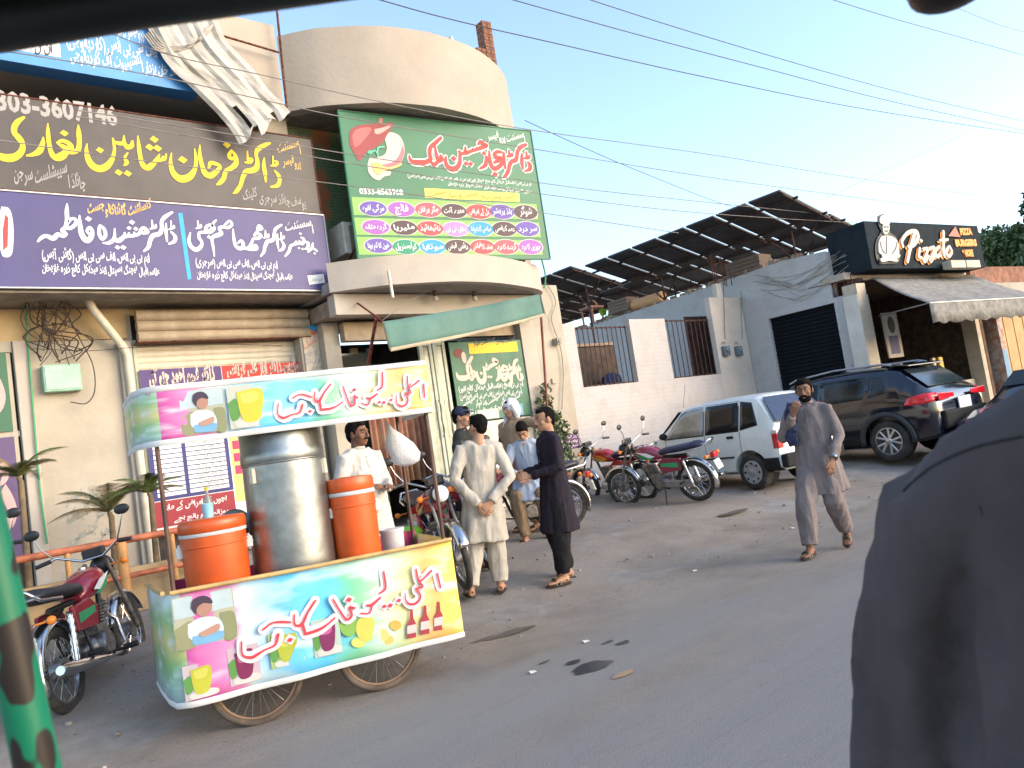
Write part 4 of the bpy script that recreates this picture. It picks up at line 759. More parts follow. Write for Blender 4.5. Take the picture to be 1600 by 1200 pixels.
# ---------------------------------------------------------------- solar arrays
pan = mat('panel_underside', (.050, .042, .042), .6, var=.25, scale=3); pfr = mat('panel_frame', (.30, .31, .33), .4, .7)
dm = mat('rack_dark', (.075, .038, .032), .75, .3, var=.4, scale=8)
def solar(lab, X, Y0, n, z, wid=1.1, length=(1.9, -.42), dy=.80, rows=1, posts=(), pt=.5):
    T = thing('solar_array', lab, 'solar panels', (X, Y0, z), group='solar arrays over the courtyard'); dx, dz = length; q = MB(); L_ = math.hypot(dx, dz); ang = math.atan2(-dz, dx)
    q.box((0, 0, 0), (L_/rows-.06, dy-.075, .035)); me = q.mesh('panel', [pan]); q = MB()
    for i in range(n):
        for k in range(rows):
            c = Vector((X+dx*(k+.5)/rows, Y0+dy*(i+.5), z+dz*(k+.5)/rows)); piece('panel', me, T, c, (0, ang, 0))
    for t in (.22, .78): q = MB(); q.box((X+dx*t, Y0+dy*n/2, z+dz*t-.06), (.035, dy*n+.2, .045), Matrix.Rotation(ang, 3, 'Y')); q.build('rail', dm, T)
    for i in range(0, n+1, 2): q = MB(); q.tube([(X+.05, Y0+dy*i, z-.10), (X+dx-.05, Y0+dy*i, z+dz-.09)], .02, 6); q.build('rafter', dm, T)
    for (yy, zz) in posts:
        q = MB(); q.tube([(X+dx*pt, yy, zz), (X+dx*pt, yy, z+dz*pt-.1)], .028, 6); q.build('post', dm, T)
        for s_ in (-1, 1): q = MB(); q.tube([(X+dx*pt, yy, z+dz*pt-.75), (X+dx*pt, yy+s_*.6, z+dz*pt-.1)], .022, 6); q.build('brace', dm, T)
    return T
a_ = PZ(1222, 296, 5.6)
solar('long high solar array whose near corner rises above the hall roof', 13.9, a_.y, 7, 5.6, posts=((8.6, 4.2), (12.3, 4.2)), pt=.90)
b_ = PZ(1222, 362, 5.25)
solar('second long solar array, lower and further behind the high one', 16.35, 8.02, 9, 5.40, length=(1.8, -.38), posts=((9.6, 3.9), (13.2, 3.9)))
c_ = PZ(892, 415, 5.75); solar('solar array furthest left, just right of the rounded balcony', c_.x, c_.y, 5, 5.75, posts=((c_.y+.5, 3.0), (c_.y+2.6, 3)))
c_ = PZ(980, 438, 5.5); solar('low solar array between the leftmost one and the hall roof', c_.x, c_.y, 6, 5.5, length=(1.75, -.30), posts=((c_.y+1, 3.9),))
# odds and ends on the hall roof
for nm, px, py, X, sz, c_, lab, cat in (('cushion_roll', 1013, 470, 15.8, (.7, .5, .28), (.62, .34, .16), 'orange bolster lying on the hall roof edge', 'bolster'), ('wooden_crate', 975, 478, 15.8, (.5, .7, .35), (.16, .11, .08), 'dark crate on the hall roof edge left of the bolster', 'crate'), ('wooden_stool', 925, 487, 15.8, (.5, .5, .4), (.35, .17, .12), 'reddish wooden chair frame on the hall roof', 'chair'), ('roof_box', 1170, 417, 15.7, (.5, .9, .36), (.14, .09, .06), 'brown slatted box on the hall roof below the long solar array', 'box'), ('plastic_tub', 942, 487, 15.7, (.2, .25, .14), (.25, .40, .03), 'small lime green tub on the hall roof', 'tub')):
    P = PX(px, py, X); q = MB()
    if nm == 'cushion_roll': q.tube([(P.x, P.y-.5, P.z-.02), (P.x, P.y+.5, P.z-.02)], [(.16, .18)]*2, 12); o = q.build(nm, flat('c_'+nm, c_), smooth=True)
    elif nm == 'wooden_stool':
        for dx in (-.2, .2):
            for dy in (-.2, .2): q.tube([(P.x+dx, P.y+dy, P.z-.35), (P.x+dx, P.y+dy, P.z+.1)], .03, 6)
        q.box((P.x, P.y, P.z+.1), (.5, .5, .06)); q.torus((P.x, P.y, P.z+.1), .22, .03, (1, 0, 0), 18, 6, 0, math.pi); o = q.build(nm, flat('c_'+nm, c_))
    elif nm == 'plastic_tub': q.lathe([(.08, -.1), (.12, .05), (.13, .06)], 14, P); o = q.build(nm, flat('c_'+nm, c_), smooth=True)
    else:
        q.box(P, sz)
        for k in range(4): q.box((P.x-sz[0]/2-.012, P.y, P.z-sz[2]/2+sz[2]*(k+.5)/4), (.02, sz[1], sz[2]/6))
        o = q.build(nm, flat('c_'+nm, c_))
    tag(o, lab, cat)
# ---------------------------------------------------------------- trees
def tree(lab, x, y, h, r_, n, m_, seed, size=.10, trunk=True):
    T = thing('broadleaf_tree', lab, 'tree', (x, y, .5), group='trees beyond the shops'); rnd = random.Random(seed); cs = []
    for i in range(16):
        a = rnd.uniform(0, 6.28); rr = r_*rnd.uniform(.1, .8); zz = h*rnd.uniform(.45, .95); cs.append((x+rr*math.cos(a), y+rr*math.sin(a), zz, r_*rnd.uniform(.22, .42)))
    leaf_obj('crown', cs, n, size, m_, T, seed)
    q = MB(); q.tube([(x, y, .4), (x+.1, y, h*.4), (x, y, h*.8)], [.16, .12, .05], 8)
    for c in cs[:7]: q.tube([(x, y, h*.38), ((x+c[0])/2+.1, (y+c[1])/2, h*.5), c[:3]], [.07, .05, .015], 6)
    q.build('trunk', mat('bark', (.10, .07, .05), .9, var=.3), T, smooth=True)
tree('dark green tree at the right edge beyond the pizza sign', 27.0, 6.5, 6.6, 3.0, 26000, leafd, 31, .12); tree('tall dark tree rising beyond the right edge of the view', 31.0, 5.0, 8.3, 3.6, 26000, leafd, 33, .13)
tree('thin olive tree just right of the pizza sign', 27.5, 8.6, 6.0, 1.5, 5000, leafm, 35, .09)
tree('bright leafy tree behind the solar arrays and the hall roof', 21.5, 15.5, 5.6, 2.4, 14000, leafm, 37, .10); tree('leafy tree behind the lower end of the solar arrays', 19.5, 18.5, 5.2, 2.2, 12000, leafd, 38, .10)
# back of the courtyard, so the gaps show a wall and not the horizon
BW = thing('rear_wall', 'low plastered wall closing the courtyard far behind the arrays', 'wall', (12, 24, .5)); part('wall', beige, BW, ((8.7, 24, .4), (26, 24.3, 3.6)))
# ---------------------------------------------------------------- overhead wires
sky_w = [([(560, -10), (700, 29), (870, 68), (1100, 120), (1350, 170), (1620, 212)], 7.2, 'first overhead wire above the rounded parapet, passing over the brick stub'), ([(760, -12), (1000, 55), (1200, 108), (1400, 160), (1620, 208)], 7.4, 'overhead wire starting above the brick stub'), ([(880, -14), (1080, 50), (1300, 115), (1450, 155), (1620, 194)], 7.6, 'overhead wire crossing the open sky second from the right corner'),
    ([(1290, -4), (1400, 30), (1500, 58), (1620, 92)], 7.0, 'overhead wire across the top right sky'), ([(1490, 10), (1560, 38), (1620, 55)], 6.8, 'short overhead wire at the top right corner'),
    ([(120, 30), (260, 84), (400, 115), (600, 160), (830, 203), (1100, 240), (1350, 280), (1620, 318)], 7.9, 'wire crossing in front of the green sign along its top'), ([(-20, 75), (250, 120), (420, 158), (560, 187), (830, 232), (1200, 290), (1620, 345)], 7.9, 'wire crossing the upper part of the liver picture'),
    ([(120, 172), (350, 208), (560, 243), (840, 285), (1000, 305), (1290, 335)], 7.9, 'wire crossing the middle of the green sign'), ([(120, 182), (370, 225), (560, 257), (840, 302), (1100, 333), (1400, 352)], 7.9, 'wire just below the one crossing the green sign middle'),
    ([(-20, 216), (200, 248), (400, 273), (560, 292), (850, 333), (1060, 364)], 7.9, 'lowest wire running across the yellow headline to the green sign'), ([(820, 188), (900, 225), (1000, 268), (1140, 322), (1250, 350)], [9.0, 9.5, 10, 11, 12], 'dark service wire dropping from the rounded parapet towards the solar panels'),
    ([(560, 600), (840, 390), (1200, 300)], 0, ''), ([(1290, 310), (1450, 235), (1620, 160)], 16, 'faint far wire rising to the right edge of the sky')]
for pts, Y, lab in sky_w:
    if not lab: continue
    wire(pts, Y, .0075 if pts[0][1] < 20 and pts[0][0] > 500 else .0062, cbl if 'dark' in lab or 'sky' in lab or 'brick' in lab else cbg, lab, 'overhead wires')
# ---------------------------------------------------------------- people
def remesh(mb, voxel, smooth=3, fold=None):
    me = mb.mesh('tmp', []); o = bpy.data.objects.new('tmp', me); COL.objects.link(o)
    bm = bmesh.new(); bm.from_mesh(me); bmesh.ops.recalc_face_normals(bm, faces=bm.faces); bm.to_mesh(me); bm.free()
    r_ = o.modifiers.new('r', 'REMESH'); r_.mode = 'VOXEL'; r_.voxel_size = voxel
    s_ = o.modifiers.new('s', 'SMOOTH'); s_.iterations = smooth; s_.factor = .5
    dg = bpy.context.evaluated_depsgraph_get(); dg.update()
    out = bpy.data.meshes.new_from_object(o.evaluated_get(dg))
    bpy.data.objects.remove(o); bpy.data.meshes.remove(me)
    if fold:
        n = len(out.vertices); co = np.zeros(n*3); no = np.zeros(n*3)
        out.vertices.foreach_get('co', co); out.vertex_normals.foreach_get('vector', no)
        co = co.reshape(-1, 3); no = no.reshape(-1, 3); amp, seed = fold
        d = np.empty(n)
        for i, (x, y, z) in enumerate(co):
            a = noise.noise((x*9+seed, y*9, z*2.6)); b = noise.noise((x*20-seed, y*20+7, z*9)); c_ = noise.noise((x*34+seed, y*34, z*13+3)); d[i] = (1-abs(a)*2.4)*.85+b*.55+(.35-abs(c_))*.5-.45
        co += no*(d*amp)[:, None]; out.vertices.foreach_set('co', co.ravel())
    out.polygons.foreach_set('use_smooth', [True]*len(out.polygons)); out.update()
    return out
def hand(mb, wrist, palm_dir, out_dir, thumb_side, curl=.5, s=1.0, spread=1.0):
    """palm with four unequal bent fingers and a thumb; palm_dir wrist->fingers, out_dir back of the hand"""
    d = Vector(palm_dir).normalized(); b = Vector(out_dir); b = (b-d*b.dot(d)).normalized(); w = d.cross(b)*thumb_side
    W = Vector(wrist); base = W+d*.085*s
    mb.tube([W-d*.02*s, W+d*.02*s, W+d*.055*s, base], [(.020*s, .026*s), (.017*s, .030*s), (.016*s, .040*s), (.012*s, .038*s)], n=12, up=b)
    L = [.068, .078, .073, .056]
    for i in range(4):
        p = base+w*(.029-.0195*i)*s-d*.012*s; dd = (d+w*(.12-.08*i)*spread).normalized(); pts = [p]; l = L[i]*s
        for k, fr in enumerate((.45, .32, .28)):
            a = curl*(.35+.5*k); q = (dd*math.cos(a)-b*math.sin(a)).normalized(); pts.append(pts[-1]+q*l*fr)
        mb.tube(pts, [.0098*s, .0092*s, .0085*s, .0068*s], n=8)
    p = W+d*.03*s+w*.022*s; t1 = (d*.6+w*.75-b*.25*curl).normalized(); t2 = (d*.95+w*.25-b*.4*curl).normalized()
    mb.tube([p-t1*.01, p+t1*.032*s, p+t1*.032*s+t2*.03*s, p+t1*.032*s+t2*.052*s], [.0135*s, .0115*s, .0105*s, .008*s], n=8)
def ellip_frame(fwd, up):
    f_ = Vector(fwd).normalized(); u_ = Vector(up); u_ = (u_-f_*u_.dot(f_)).normalized(); r_ = f_.cross(u_)
    return Matrix((r_, f_, u_)).transposed()
def person(label, loc, rotz, P, skin, shirt, trouser, hair='black', extras=(), h=1.72, group=None, seed=0, head_only=False):
    """P: joints in metres for a figure facing +Y. keys: hip, chest, neck, head, look(dir), sL,sR,eL,eR,wL,wR,hdL,hdR,kL,kR,aL,aR,..."""
    root = thing('person', label, 'person', loc, rotz, group)
    k = h/1.72
    V = lambda a: Vector(a)*k
    g = dict(hip=(0, 0, .92), chest=(0, 0, 1.25), neck=(0, -.01, 1.45), head=(0, .02, 1.585), look=(0, 1, 0), tilt=(0, 0, 1), sL=(-.168, 0, 1.385), sR=(.168, 0, 1.385),
             eL=(-.25, -.03, 1.12), eR=(.25, -.03, 1.12), wL=(-.25, .06, .88), wR=(.25, .06, .88), hdL=(0, .15, -1), hdR=(0, .15, -1), boL=(-1, 0, 0), boR=(1, 0, 0), cuL=.4, cuR=.4,
             kL=(-.11, .02, .5), kR=(.11, .02, .5), aL=(-.12, 0, .09), aR=(.12, 0, .09), fL=(0, 1, 0), fR=(0, 1, 0), hemL=None, hem=.56, hemc=(0, 0), hemr=(.255, .165), toes=True, voxel=.0052, waist=(.178, .122), broad=1.0, fold=.0135)
    g.update(P)
    sk = MB()
    F = ellip_frame(g['look'], g['tilt']); hc = V(g['head'])
    up = F @ Vector((0, 0, 1)); fw = F @ Vector((0, 1, 0)); rt = F @ Vector((1, 0, 0))
    T = lambda x, y, z: hc+rt*x*k+fw*y*k+up*z*k
    sk.ball(T(0, -.012, .025), (.074*k, .094*k, .092*k), F, 20, 12)
    sk.ball(T(0, .018, -.035), (.058*k, .068*k, .078*k), F, 16, 10)
    sk.ball(T(0, .052, -.078), (.032*k, .03*k, .026*k), F, 12, 8)
    sk.tube([T(0, .083, .015), T(0, .098, -.008), T(0, .106, -.026), T(0, .085, -.036)], [.007*k, .011*k, .014*k, .010*k], n=8)
    sk.ball(T(-.013, .092, -.032), .009*k, F, 8, 6); sk.ball(T(.013, .092, -.032), .009*k, F, 8, 6)
    sk.ball(T(0, .074, .030), (.05*k, .02*k, .011*k), F, 12, 6)
    sk.ball(T(0, .080, -.056), (.023*k, .011*k, .007*k), F, 10, 6); sk.ball(T(0, .079, -.067), (.019*k, .011*k, .007*k), F, 10, 6)
    for sx in (-1, 1):
        sk.ball(T(sx*.040, .050, -.024), (.022*k, .024*k, .024*k), F, 10, 6)
        sk.ball(T(sx*.077, -.008, -.005), (.009*k, .02*k, .032*k), F, 10, 8)
    sk.tube([V(g['neck'])-Vector((0, 0, .06)), V(g['neck']), T(0, -.018, -.05), T(0, -.012, 0)], [(.07*k, .075*k), .056*k, .052*k, .055*k], n=14)
    if not head_only:
        for s_, sg in (('L', -1), ('R', 1)):
            e, w = V(g['e'+s_]), V(g['w'+s_])
            sk.tube([V(g['s'+s_]), e, w], [.045*k, .036*k, .024*k], n=10)
            hand(sk, w, g['hd'+s_], g['bo'+s_], g.get('th'+s_, 1 if s_ == 'L' else -1), g['cu'+s_], k*1.03)
            a = V(g['a'+s_]); fd = Vector(g['f'+s_]).normalized(); upf = Vector((0, 0, 1)); upf = (upf-fd*upf.dot(fd)).normalized()
            sk.tube([V(g['k'+s_]), a], [.055*k, .037*k], n=10)
            sole = a-upf*.055*k
            sk.tube([a-fd*.045*k-upf*.035*k, a-upf*.02*k, sole+fd*.07*k+upf*.022*k, sole+fd*.13*k+upf*.008*k, sole+fd*.175*k+upf*.004*k], [(.03*k, .03*k), (.045*k, .036*k), (.026*k, .043*k), (.016*k, .045*k), (.009*k, .033*k)], n=12, up=upf)
        sk.tube([V(g['hip']), V(g['chest']), V(g['neck'])], [.1*k, .1*k, .05*k], n=12)
        for s_ in 'LR': sk.tube([V(g['hip']), V(g['k'+s_])], [.07*k, .055*k], n=10); sk.tube([V(g['chest'])+Vector((0, 0, .1)), V(g['s'+s_])], [.03*k, .03*k], n=10)
    me = remesh(sk, g['voxel']*k, 2); me.materials.append(mat('skin_'+skin, SKIN[skin], .62, var=.05, scale=9, spec=.3))
    obj_mesh('body', me, root)
    # hair, brows, moustache, eyes
    hb = MB()
    if hair:
        hb.ball(T(0, -.024, .040), (.081*k, .094*k, .087*k), F, 22, 12)
        hb.ball(T(0, -.060, -.005), (.062*k, .052*k, .07*k), F, 16, 10)
        hb.ball(T(0, .035, .085), (.055*k, .045*k, .032*k), F, 16, 8)
        for sx in (-1, 1): hb.tube([T(sx*.073, .012, .04), T(sx*.0755, .014, -.012)], [(.006*k, .018*k), (.003*k, .009*k)], n=8)
        me = remesh(hb, .008*k, 2, (.006, seed)); me.materials.append(mat('hair_'+hair, {'black': (.012, .010, .009), 'brown': (.03, .018, .012)}[hair], .95, var=.4, scale=40, bump=.6, bscale=120, spec=.08))
        obj_mesh('hair', me, root)
    for sx in (-1, 1):
        fb = MB(); fb.tube([T(sx*.014, .090, .033), T(sx*.032, .086, .039), T(sx*.05, .068, .034)], [.003*k, .0045*k, .0025*k], n=6); fb.build('eyebrow', mat('hair_black', (.012, .01, .009)), root, world=False, smooth=True)
    if 'moustache' in extras:
        fb = MB(); fb.tube([T(-.034, .076, -.05), T(-.015, .093, -.044), T(0, .097, -.043), T(.015, .093, -.044), T(.034, .076, -.05)], [.003*k, .006*k, .006*k, .006*k, .003*k], n=6)
        fb.build('moustache', mat('hair_black', (.012, .01, .009)), root, world=False, smooth=True)
    if 'beard' in extras:
        b_ = MB(); b_.ball(T(0, .02, -.07), (.062*k, .066*k, .05*k), F, 16, 8); b_.ball(T(0, .06, -.082), (.035*k, .028*k, .028*k), F, 12, 8)
        b_.tube([T(-.034, .08, -.056), T(-.015, .095, -.045), T(.015, .095, -.045), T(.034, .08, -.056)], [.008*k]*4, n=8)
        me = remesh(b_, .006*k, 2, (.004, seed+3)); me.materials.append(mat('hair_black', (.012, .01, .009))); obj_mesh('beard', me, root)
    for sx in (-1, 1):
        eb = MB(); eb.ball(T(sx*.031, .0745, .014), (.0115*k, .0085*k, .0055*k), F, 10, 6); eb.k = 1; eb.ball(T(sx*.031, .0795, .014), (.0056*k, .0048*k, .0056*k), F, 8, 6)
        eb.build('eye', [mat('eye_white', (.34, .30, .27), .4), mat('eye_dark', (.02, .012, .01), .2)], root, world=False, smooth=True)
    # kameez
    c = MB(); hip, ch, nk = V(g['hip']), V(g['chest']), V(g['neck'])
    wx, wy = g['waist']; ax = (V(g['sR'])-V(g['sL'])).normalized()
    spine = [(nk+Vector((0, 0, .0)), .058, .058), (nk-Vector((0, 0, .022)), .085, .074), ((nk*.78+ch*.22), .150, .092), (nk*.5+ch*.5, .172, .108), (ch, wx, wy), (ch*.5+hip*.5, wx, wy), (hip, wx+.022, wy+.018)]
    seg = [p for p, _, _ in spine]; rr = [(b*k, a*k*(1+(g['broad']-1)*min(1, i_/2))) for i_, (_, a, b) in enumerate(spine)]
    if g['hem'] is not None:
        hx, hy = g['hemc']; z0 = hip.z; zt = g['hem']*k
        for t in (.35, .7, 1.0):
            seg.append(Vector((hip.x+hx*t*k, hip.y+hy*t*k, z0+(zt-z0)*t))); rr.append(((wy+.018+(g['hemr'][1]-wy-.018)*t)*k, (wx+.022+(g['hemr'][0]-wx-.022)*t)*k))
    # frames with constant side axis
    Vv = []; Ff = []; n = 28
    for i, p in enumerate(seg):
        d = (seg[min(i+1, len(seg)-1)]-seg[max(0, i-1)]).normalized(); a = (ax-d*ax.dot(d)).normalized(); b = d.cross(a)
        for j in range(n):
            t = 2*math.pi*j/n; fl = 1+(.045*math.sin(5*t+seed)+.035*math.sin(9*t+2*seed))*max(0, (i-4))/4
            Vv.append(p+a*math.cos(t)*rr[i][1]*fl+b*math.sin(t)*rr[i][0]*fl)
    for i in range(len(seg)-1):
        for j in range(n): Ff.append((i*n+j, i*n+(j+1) % n, (i+1)*n+(j+1) % n, (i+1)*n+j))
    Ff += [tuple(reversed(range(n))), tuple((len(seg)-1)*n+j for j in range(n))]
    c.add(Vv, Ff)
    for it in g.get('lap', ()): c.tube([V(q) for q in it[0]], [tuple(v*k for v in q) if isinstance(q, tuple) else q*k for q in it[1]], n=16)
    for s_, sg in (('L', -1), ('R', 1)):
        s0, e, w = V(g['s'+s_]), V(g['e'+s_]), V(g['w'+s_]); inn = (s0*.55+V((0, 0, 0))+(nk*.45))
        st = s0-(s0-inn)*.5-Vector((0, 0, .02))
        c.tube([st, s0, s0*.55+e*.45, e, e*.45+w*.55, w+(e-w).normalized()*.015], [.055*k, .066*k, .063*k, .054*k, .050*k, .046*k], n=14)
        c.tube([nk-Vector((0, 0, .035*k)), nk*.5+s0*.5-Vector((0, 0, -.004)), s0+Vector((0, 0, -.004)), s0+(e-s0)*.10+(s0-nk)*.12], [(.045*k, .05*k), (.046*k, .058*k), (.050*k, .056*k), (.02*k, .03*k)], n=14)
    me = remesh(c, .0105*k, 4, (g['fold'], seed)); me.materials.append(shirt)
    km = obj_mesh('kameez', me, root)
    if g.get('placket', True):
        P = []
        for i in range(10):
            z = nk.z-.035*k-i*.032*k; hit, lo, no, _ = km.ray_cast(Vector((nk.x, 1.5, z)), Vector((0, -1, 0)))
            if hit: P.append(lo+no*.001)
        if len(P) > 3:
            q_ = MB(); q_.tube(P, [(.002*k, .014*k)]*len(P), 8, up=(0, 1, 0)); pk_ = q_.build('placket', shirt, root, world=False, smooth=True)
            for p_ in P[1::3]: q_ = MB(); q_.ball(p_+Vector((0, .003, 0)), .005*k, None, 8, 5); q_.build('button', flat('button_bone', (.3, .27, .22)), pk_, world=False, smooth=True)
    if g.get('collar', True):
        cb = MB(); cb.torus(nk+Vector((0, .004, .002)), .056*k, .007*k, axis=(0, -.3, 1), n=24, m=8, el=2.0); cb.build('collar', shirt, root, world=False, smooth=True)
    if head_only: return root, T
    # shalwar
    c = MB()
    for s_, sg in (('L', -1), ('R', 1)):
        kn, an = V(g['k'+s_]), V(g['a'+s_]); hp = hip+Vector((sg*.085*k, 0, -.02))
        an2 = an+(kn-an).normalized()*g.get('cuff', .03)
        c.tube([hp+Vector((0, 0, .08)), hp, hp*.5+kn*.5, kn, kn*.5+an2*.5, an2+(kn-an2)*.12, an2], [.09*k, (.098*k, .095*k), .108*k, .098*k, .088*k, .075*k, g.get('cuffr', .062)*k], n=16)
    c.ball(hip+Vector((0, 0, -.06)), (.14*k, .10*k, .15*k))
    me = remesh(c, .0105*k, 4, (.013, seed+5)); me.materials.append(trouser)
    obj_mesh('shalwar', me, root)
    # sandals
    for s_ in 'LR':
        a = V(g['a'+s_]); fd = Vector(g['f'+s_]).normalized(); upf = Vector((0, 0, 1)); upf = (upf-fd*upf.dot(fd)).normalized()
        b_ = MB(); sole = a-upf*.068*k
        b_.tube([sole-fd*.065*k, sole-fd*.03*k, sole+fd*.08*k, sole+fd*.15*k, sole+fd*.195*k], [(.012*k, .026*k), (.014*k, .036*k), (.012*k, .046*k), (.012*k, .047*k), (.008*k, .02*k)], n=12, up=upf)
        rt2 = fd.cross(upf)
        for q in (.06, .105):
            b_.tube([sole+fd*q*k-rt2*.043*k, sole+fd*q*k-rt2*.03*k+upf*.047*k, sole+fd*q*k+upf*.062*k, sole+fd*q*k+rt2*.03*k+upf*.047*k, sole+fd*q*k+rt2*.043*k], [(.006*k, .016*k)]*5, n=8, up=upf)
        b_.tube([sole-fd*.01*k-rt2*.035*k+upf*.03*k, sole-fd*.055*k+upf*.05*k, sole-fd*.01*k+rt2*.035*k+upf*.03*k], .007*k, n=6)
        b_.build('sandal', flat('leather_dark', (.03, .02, .017), .5), root, world=False, smooth=True)
    return root, T
SKIN = {'brown': (.30, .155, .085), 'dark': (.20, .10, .06), 'tan': (.38, .21, .13)}
def cloth(name, col, var=.10): return mat('cloth_'+name, col, .85, var=var, scale=3.5, bump=.25, bscale=400, spec=.2)
# ---------------------------------------------------------------- motorcycle
def motorcycle(label, loc, heading, tank=(.35, .02, .025), stripe='plain', lean=6, group=None, steer=0, cover=None, seatc=(.02, .022, .03)):
    root = thing('motorcycle', label, 'motorcycle', loc, 0, group)
    root.rotation_euler = (Matrix.Rotation(heading, 3, 'Z') @ Matrix.Rotation(math.radians(-lean), 3, 'X')).to_euler()
    K = dict(world=False)
    rub = mat('tyre_rubber', (.035, .033, .03), .85, var=.3, scale=20, dirt=.6, dirtcol=(.16, .13, .10)); chrome = mat('chrome', (.62, .62, .63), .18, 1.0, var=.1); alu = mat('engine_metal', (.30, .29, .28), .42, .9, var=.3, scale=20)
    blk = mat('black_plastic', (.018, .018, .02), .45, var=.2); tk = mat('tank_%02d%02d%02d' % tuple(int(c*99) for c in tank), tank, .22, var=.06, coat=.8); seatm = mat('seat_%d' % int(seatc[2]*1000), seatc, .5, var=.2)
    org = flat('indicator_orange', (.8, .22, .02), .3); redl = flat('lamp_red', (.5, .02, .02), .25); wht = flat('plate_white', (.7, .7, .66)); grn = flat('stripe_green', (.02, .32, .12), .3); glass = mat('lamp_glass', (.75, .78, .8), .08, .0, var=.05)
    WR, WB = .30, 1.23
    def wheel(x, spokes=24):
        w = MB(); w.torus((x, 0, WR), WR-.04, .04, (0, 1, 0), 40, 8, el=.8); o = w.build('wheel', rub, root, smooth=True, **K)
        q = MB(); q.torus((x, 0, WR), WR-.075, .014, (0, 1, 0), 40, 6, el=1.3); q.build('rim', chrome, o, smooth=True, **K)
        q = MB(); R = rot_to((0, 1, 0)); q.lathe([(.05, -.05), (.07, -.045), (.07, .045), (.05, .05)], 16, (x, 0, WR), R); q.build('hub', alu, o, smooth=True, **K)
        q = MB()
        for i in range(spokes):
            a = 2*math.pi*i/spokes; b = a+(.35 if i % 2 else -.35)
            q.tube([(x+.06*math.cos(b), .03*(1 if i % 2 else -1), WR+.06*math.sin(b)), (x+(WR-.085)*math.cos(a), 0, WR+(WR-.085)*math.sin(a))], .0025, 4, cap=False)
        q.build('spokes', chrome, o, **K)
        return o
    wheel(0); wheel(WB)
    def fender(x, a0, a1, r_=.335, wd=.06, m_=chrome, nm='mudguard'):
        q = MB(); V = []; F = []; n = 16
        for i in range(n+1):
            a = math.radians(a0+(a1-a0)*i/n)
            for yy, dr in ((-wd, -.03), (-wd*.7, 0), (0, .012), (wd*.7, 0), (wd, -.03)): V.append((x+(r_+dr)*math.cos(a), yy, WR+(r_+dr)*math.sin(a)))
        for i in range(n):
            for j in range(4): F.append((i*5+j, i*5+j+1, (i+1)*5+j+1, (i+1)*5+j))
        q.add(V, F); o = q.build(nm, m_, root, smooth=True, **K); sm = o.modifiers.new('s', 'SOLIDIFY'); sm.thickness = .004; return o
    fender(WB, 20, 165); fender(0, 30, 200, .345, .07)
    q = MB(); H0 = Vector((.97, 0, .93)); dirf = Vector((WB-.97, 0, WR-.93)).normalized()
    for y in (-.085, .085):
        q.tube([H0+Vector((0, y, 0)), H0+Vector((0, y, 0))+dirf*.34, Vector((WB, y, WR))], [.017, .017, .017], 8)
        q.tube([H0+Vector((0, y, 0))+dirf*.36, Vector((WB-.01, y, WR+.02))], [.027, .024], 8)
    q.build('fork', alu, root, smooth=True, **K)
    q = MB(); q.tube([(.93, 0, .90), (.86, 0, .72)], .03, 8); q.tube([(.9, 0, .78), (.6, 0, .70), (.05, 0, .70)], .022, 8); q.tube([(.88, 0, .74), (.72, 0, .30), (.45, 0, .22)], .02, 8)
    for y in (-.1, .1): q.tube([(.35, y*.4, .68), (.25, y, .55), (.30, y, .30), (.0, y, WR)], .013, 6); q.tube([(.08, y*1.05, .66), (-.0, y*1.1, WR+.02)], .012, 6)
    q.build('frame', blk, root, smooth=True, **K)
    q = MB()
    for y in (-.115, .115):
        n = 14; pts = [(.08-.08*t/n, y, .64-.34*t/n) for t in range(n+1)]; q.tube(pts, [.022 if i % 2 else .030 for i in range(n+1)], 8)
    q.build('shock_absorber', chrome, root, smooth=True, **K)
    # tank
    q = MB(); st = [(.42, .06, .02, .74), (.46, .10, .075, .775), (.56, .125, .10, .80), (.70, .135, .115, .825), (.80, .125, .11, .83), (.88, .085, .075, .81), (.92, .04, .03, .79)]
    V = []; F = []; n = 16
    for (x, w_, hh, zc) in st:
        for j in range(n):
            t = 2*math.pi*j/n; cy, sz = math.cos(t), math.sin(t); V.append((x, w_*math.copysign(abs(cy)**.7, cy), zc-.03+hh*math.copysign(abs(sz)**.8, sz)))
    for i in range(len(st)-1):
        for j in range(n): F.append((i*n+j, i*n+(j+1) % n, (i+1)*n+(j+1) % n, (i+1)*n+j))
    F += [tuple(range(n)), tuple((len(st)-1)*n+j for j in reversed(range(n)))]
    q.add(V, F); o = q.build('fuel_tank', tk, root, smooth=True, **K); sb = o.modifiers.new('s', 'SUBSURF'); sb.levels = 1; sb.render_levels = 1
    q = MB(); q.lathe([(.03, 0), (.03, .02), (.01, .025)], 14, (.72, 0, .895)); q.build('filler_cap', chrome, o, smooth=True, **K)
    if stripe != 'plain':
        sm = {'white_green': (wht, grn), 'orange': (flat('stripe_orange', (.75, .2, .02), .3), flat('stripe_gold', (.6, .4, .1), .3))}[stripe]
        for y in (-1, 1):
            q = MB(); q.slab([(.50, y*.133, .735), (.62, y*.144, .80), (.80, y*.142, .83), (.66, y*.146, .76), (.58, y*.14, .72)], (0, y*.004, 0)); q.build('tank_stripe', sm[0], o, **K)
            q = MB(); q.slab([(.52, y*.134, .70), (.64, y*.142, .745), (.84, y*.122, .80), (.74, y*.13, .735), (.60, y*.13, .69)], (0, y*.004, 0)); q.build('tank_stripe', sm[1], o, **K)
    # seat
    q = MB(); pts = [(.47, 0, .765), (.36, 0, .79), (.2, 0, .80), (.0, 0, .815), (-.16, 0, .835), (-.24, 0, .825)]
    q.tube(pts, [(.045, .08), (.05, .12), (.052, .135), (.052, .135), (.05, .12), (.025, .07)], 14, up=(0, 0, 1)); q.build('seat', seatm, root, smooth=True, **K)
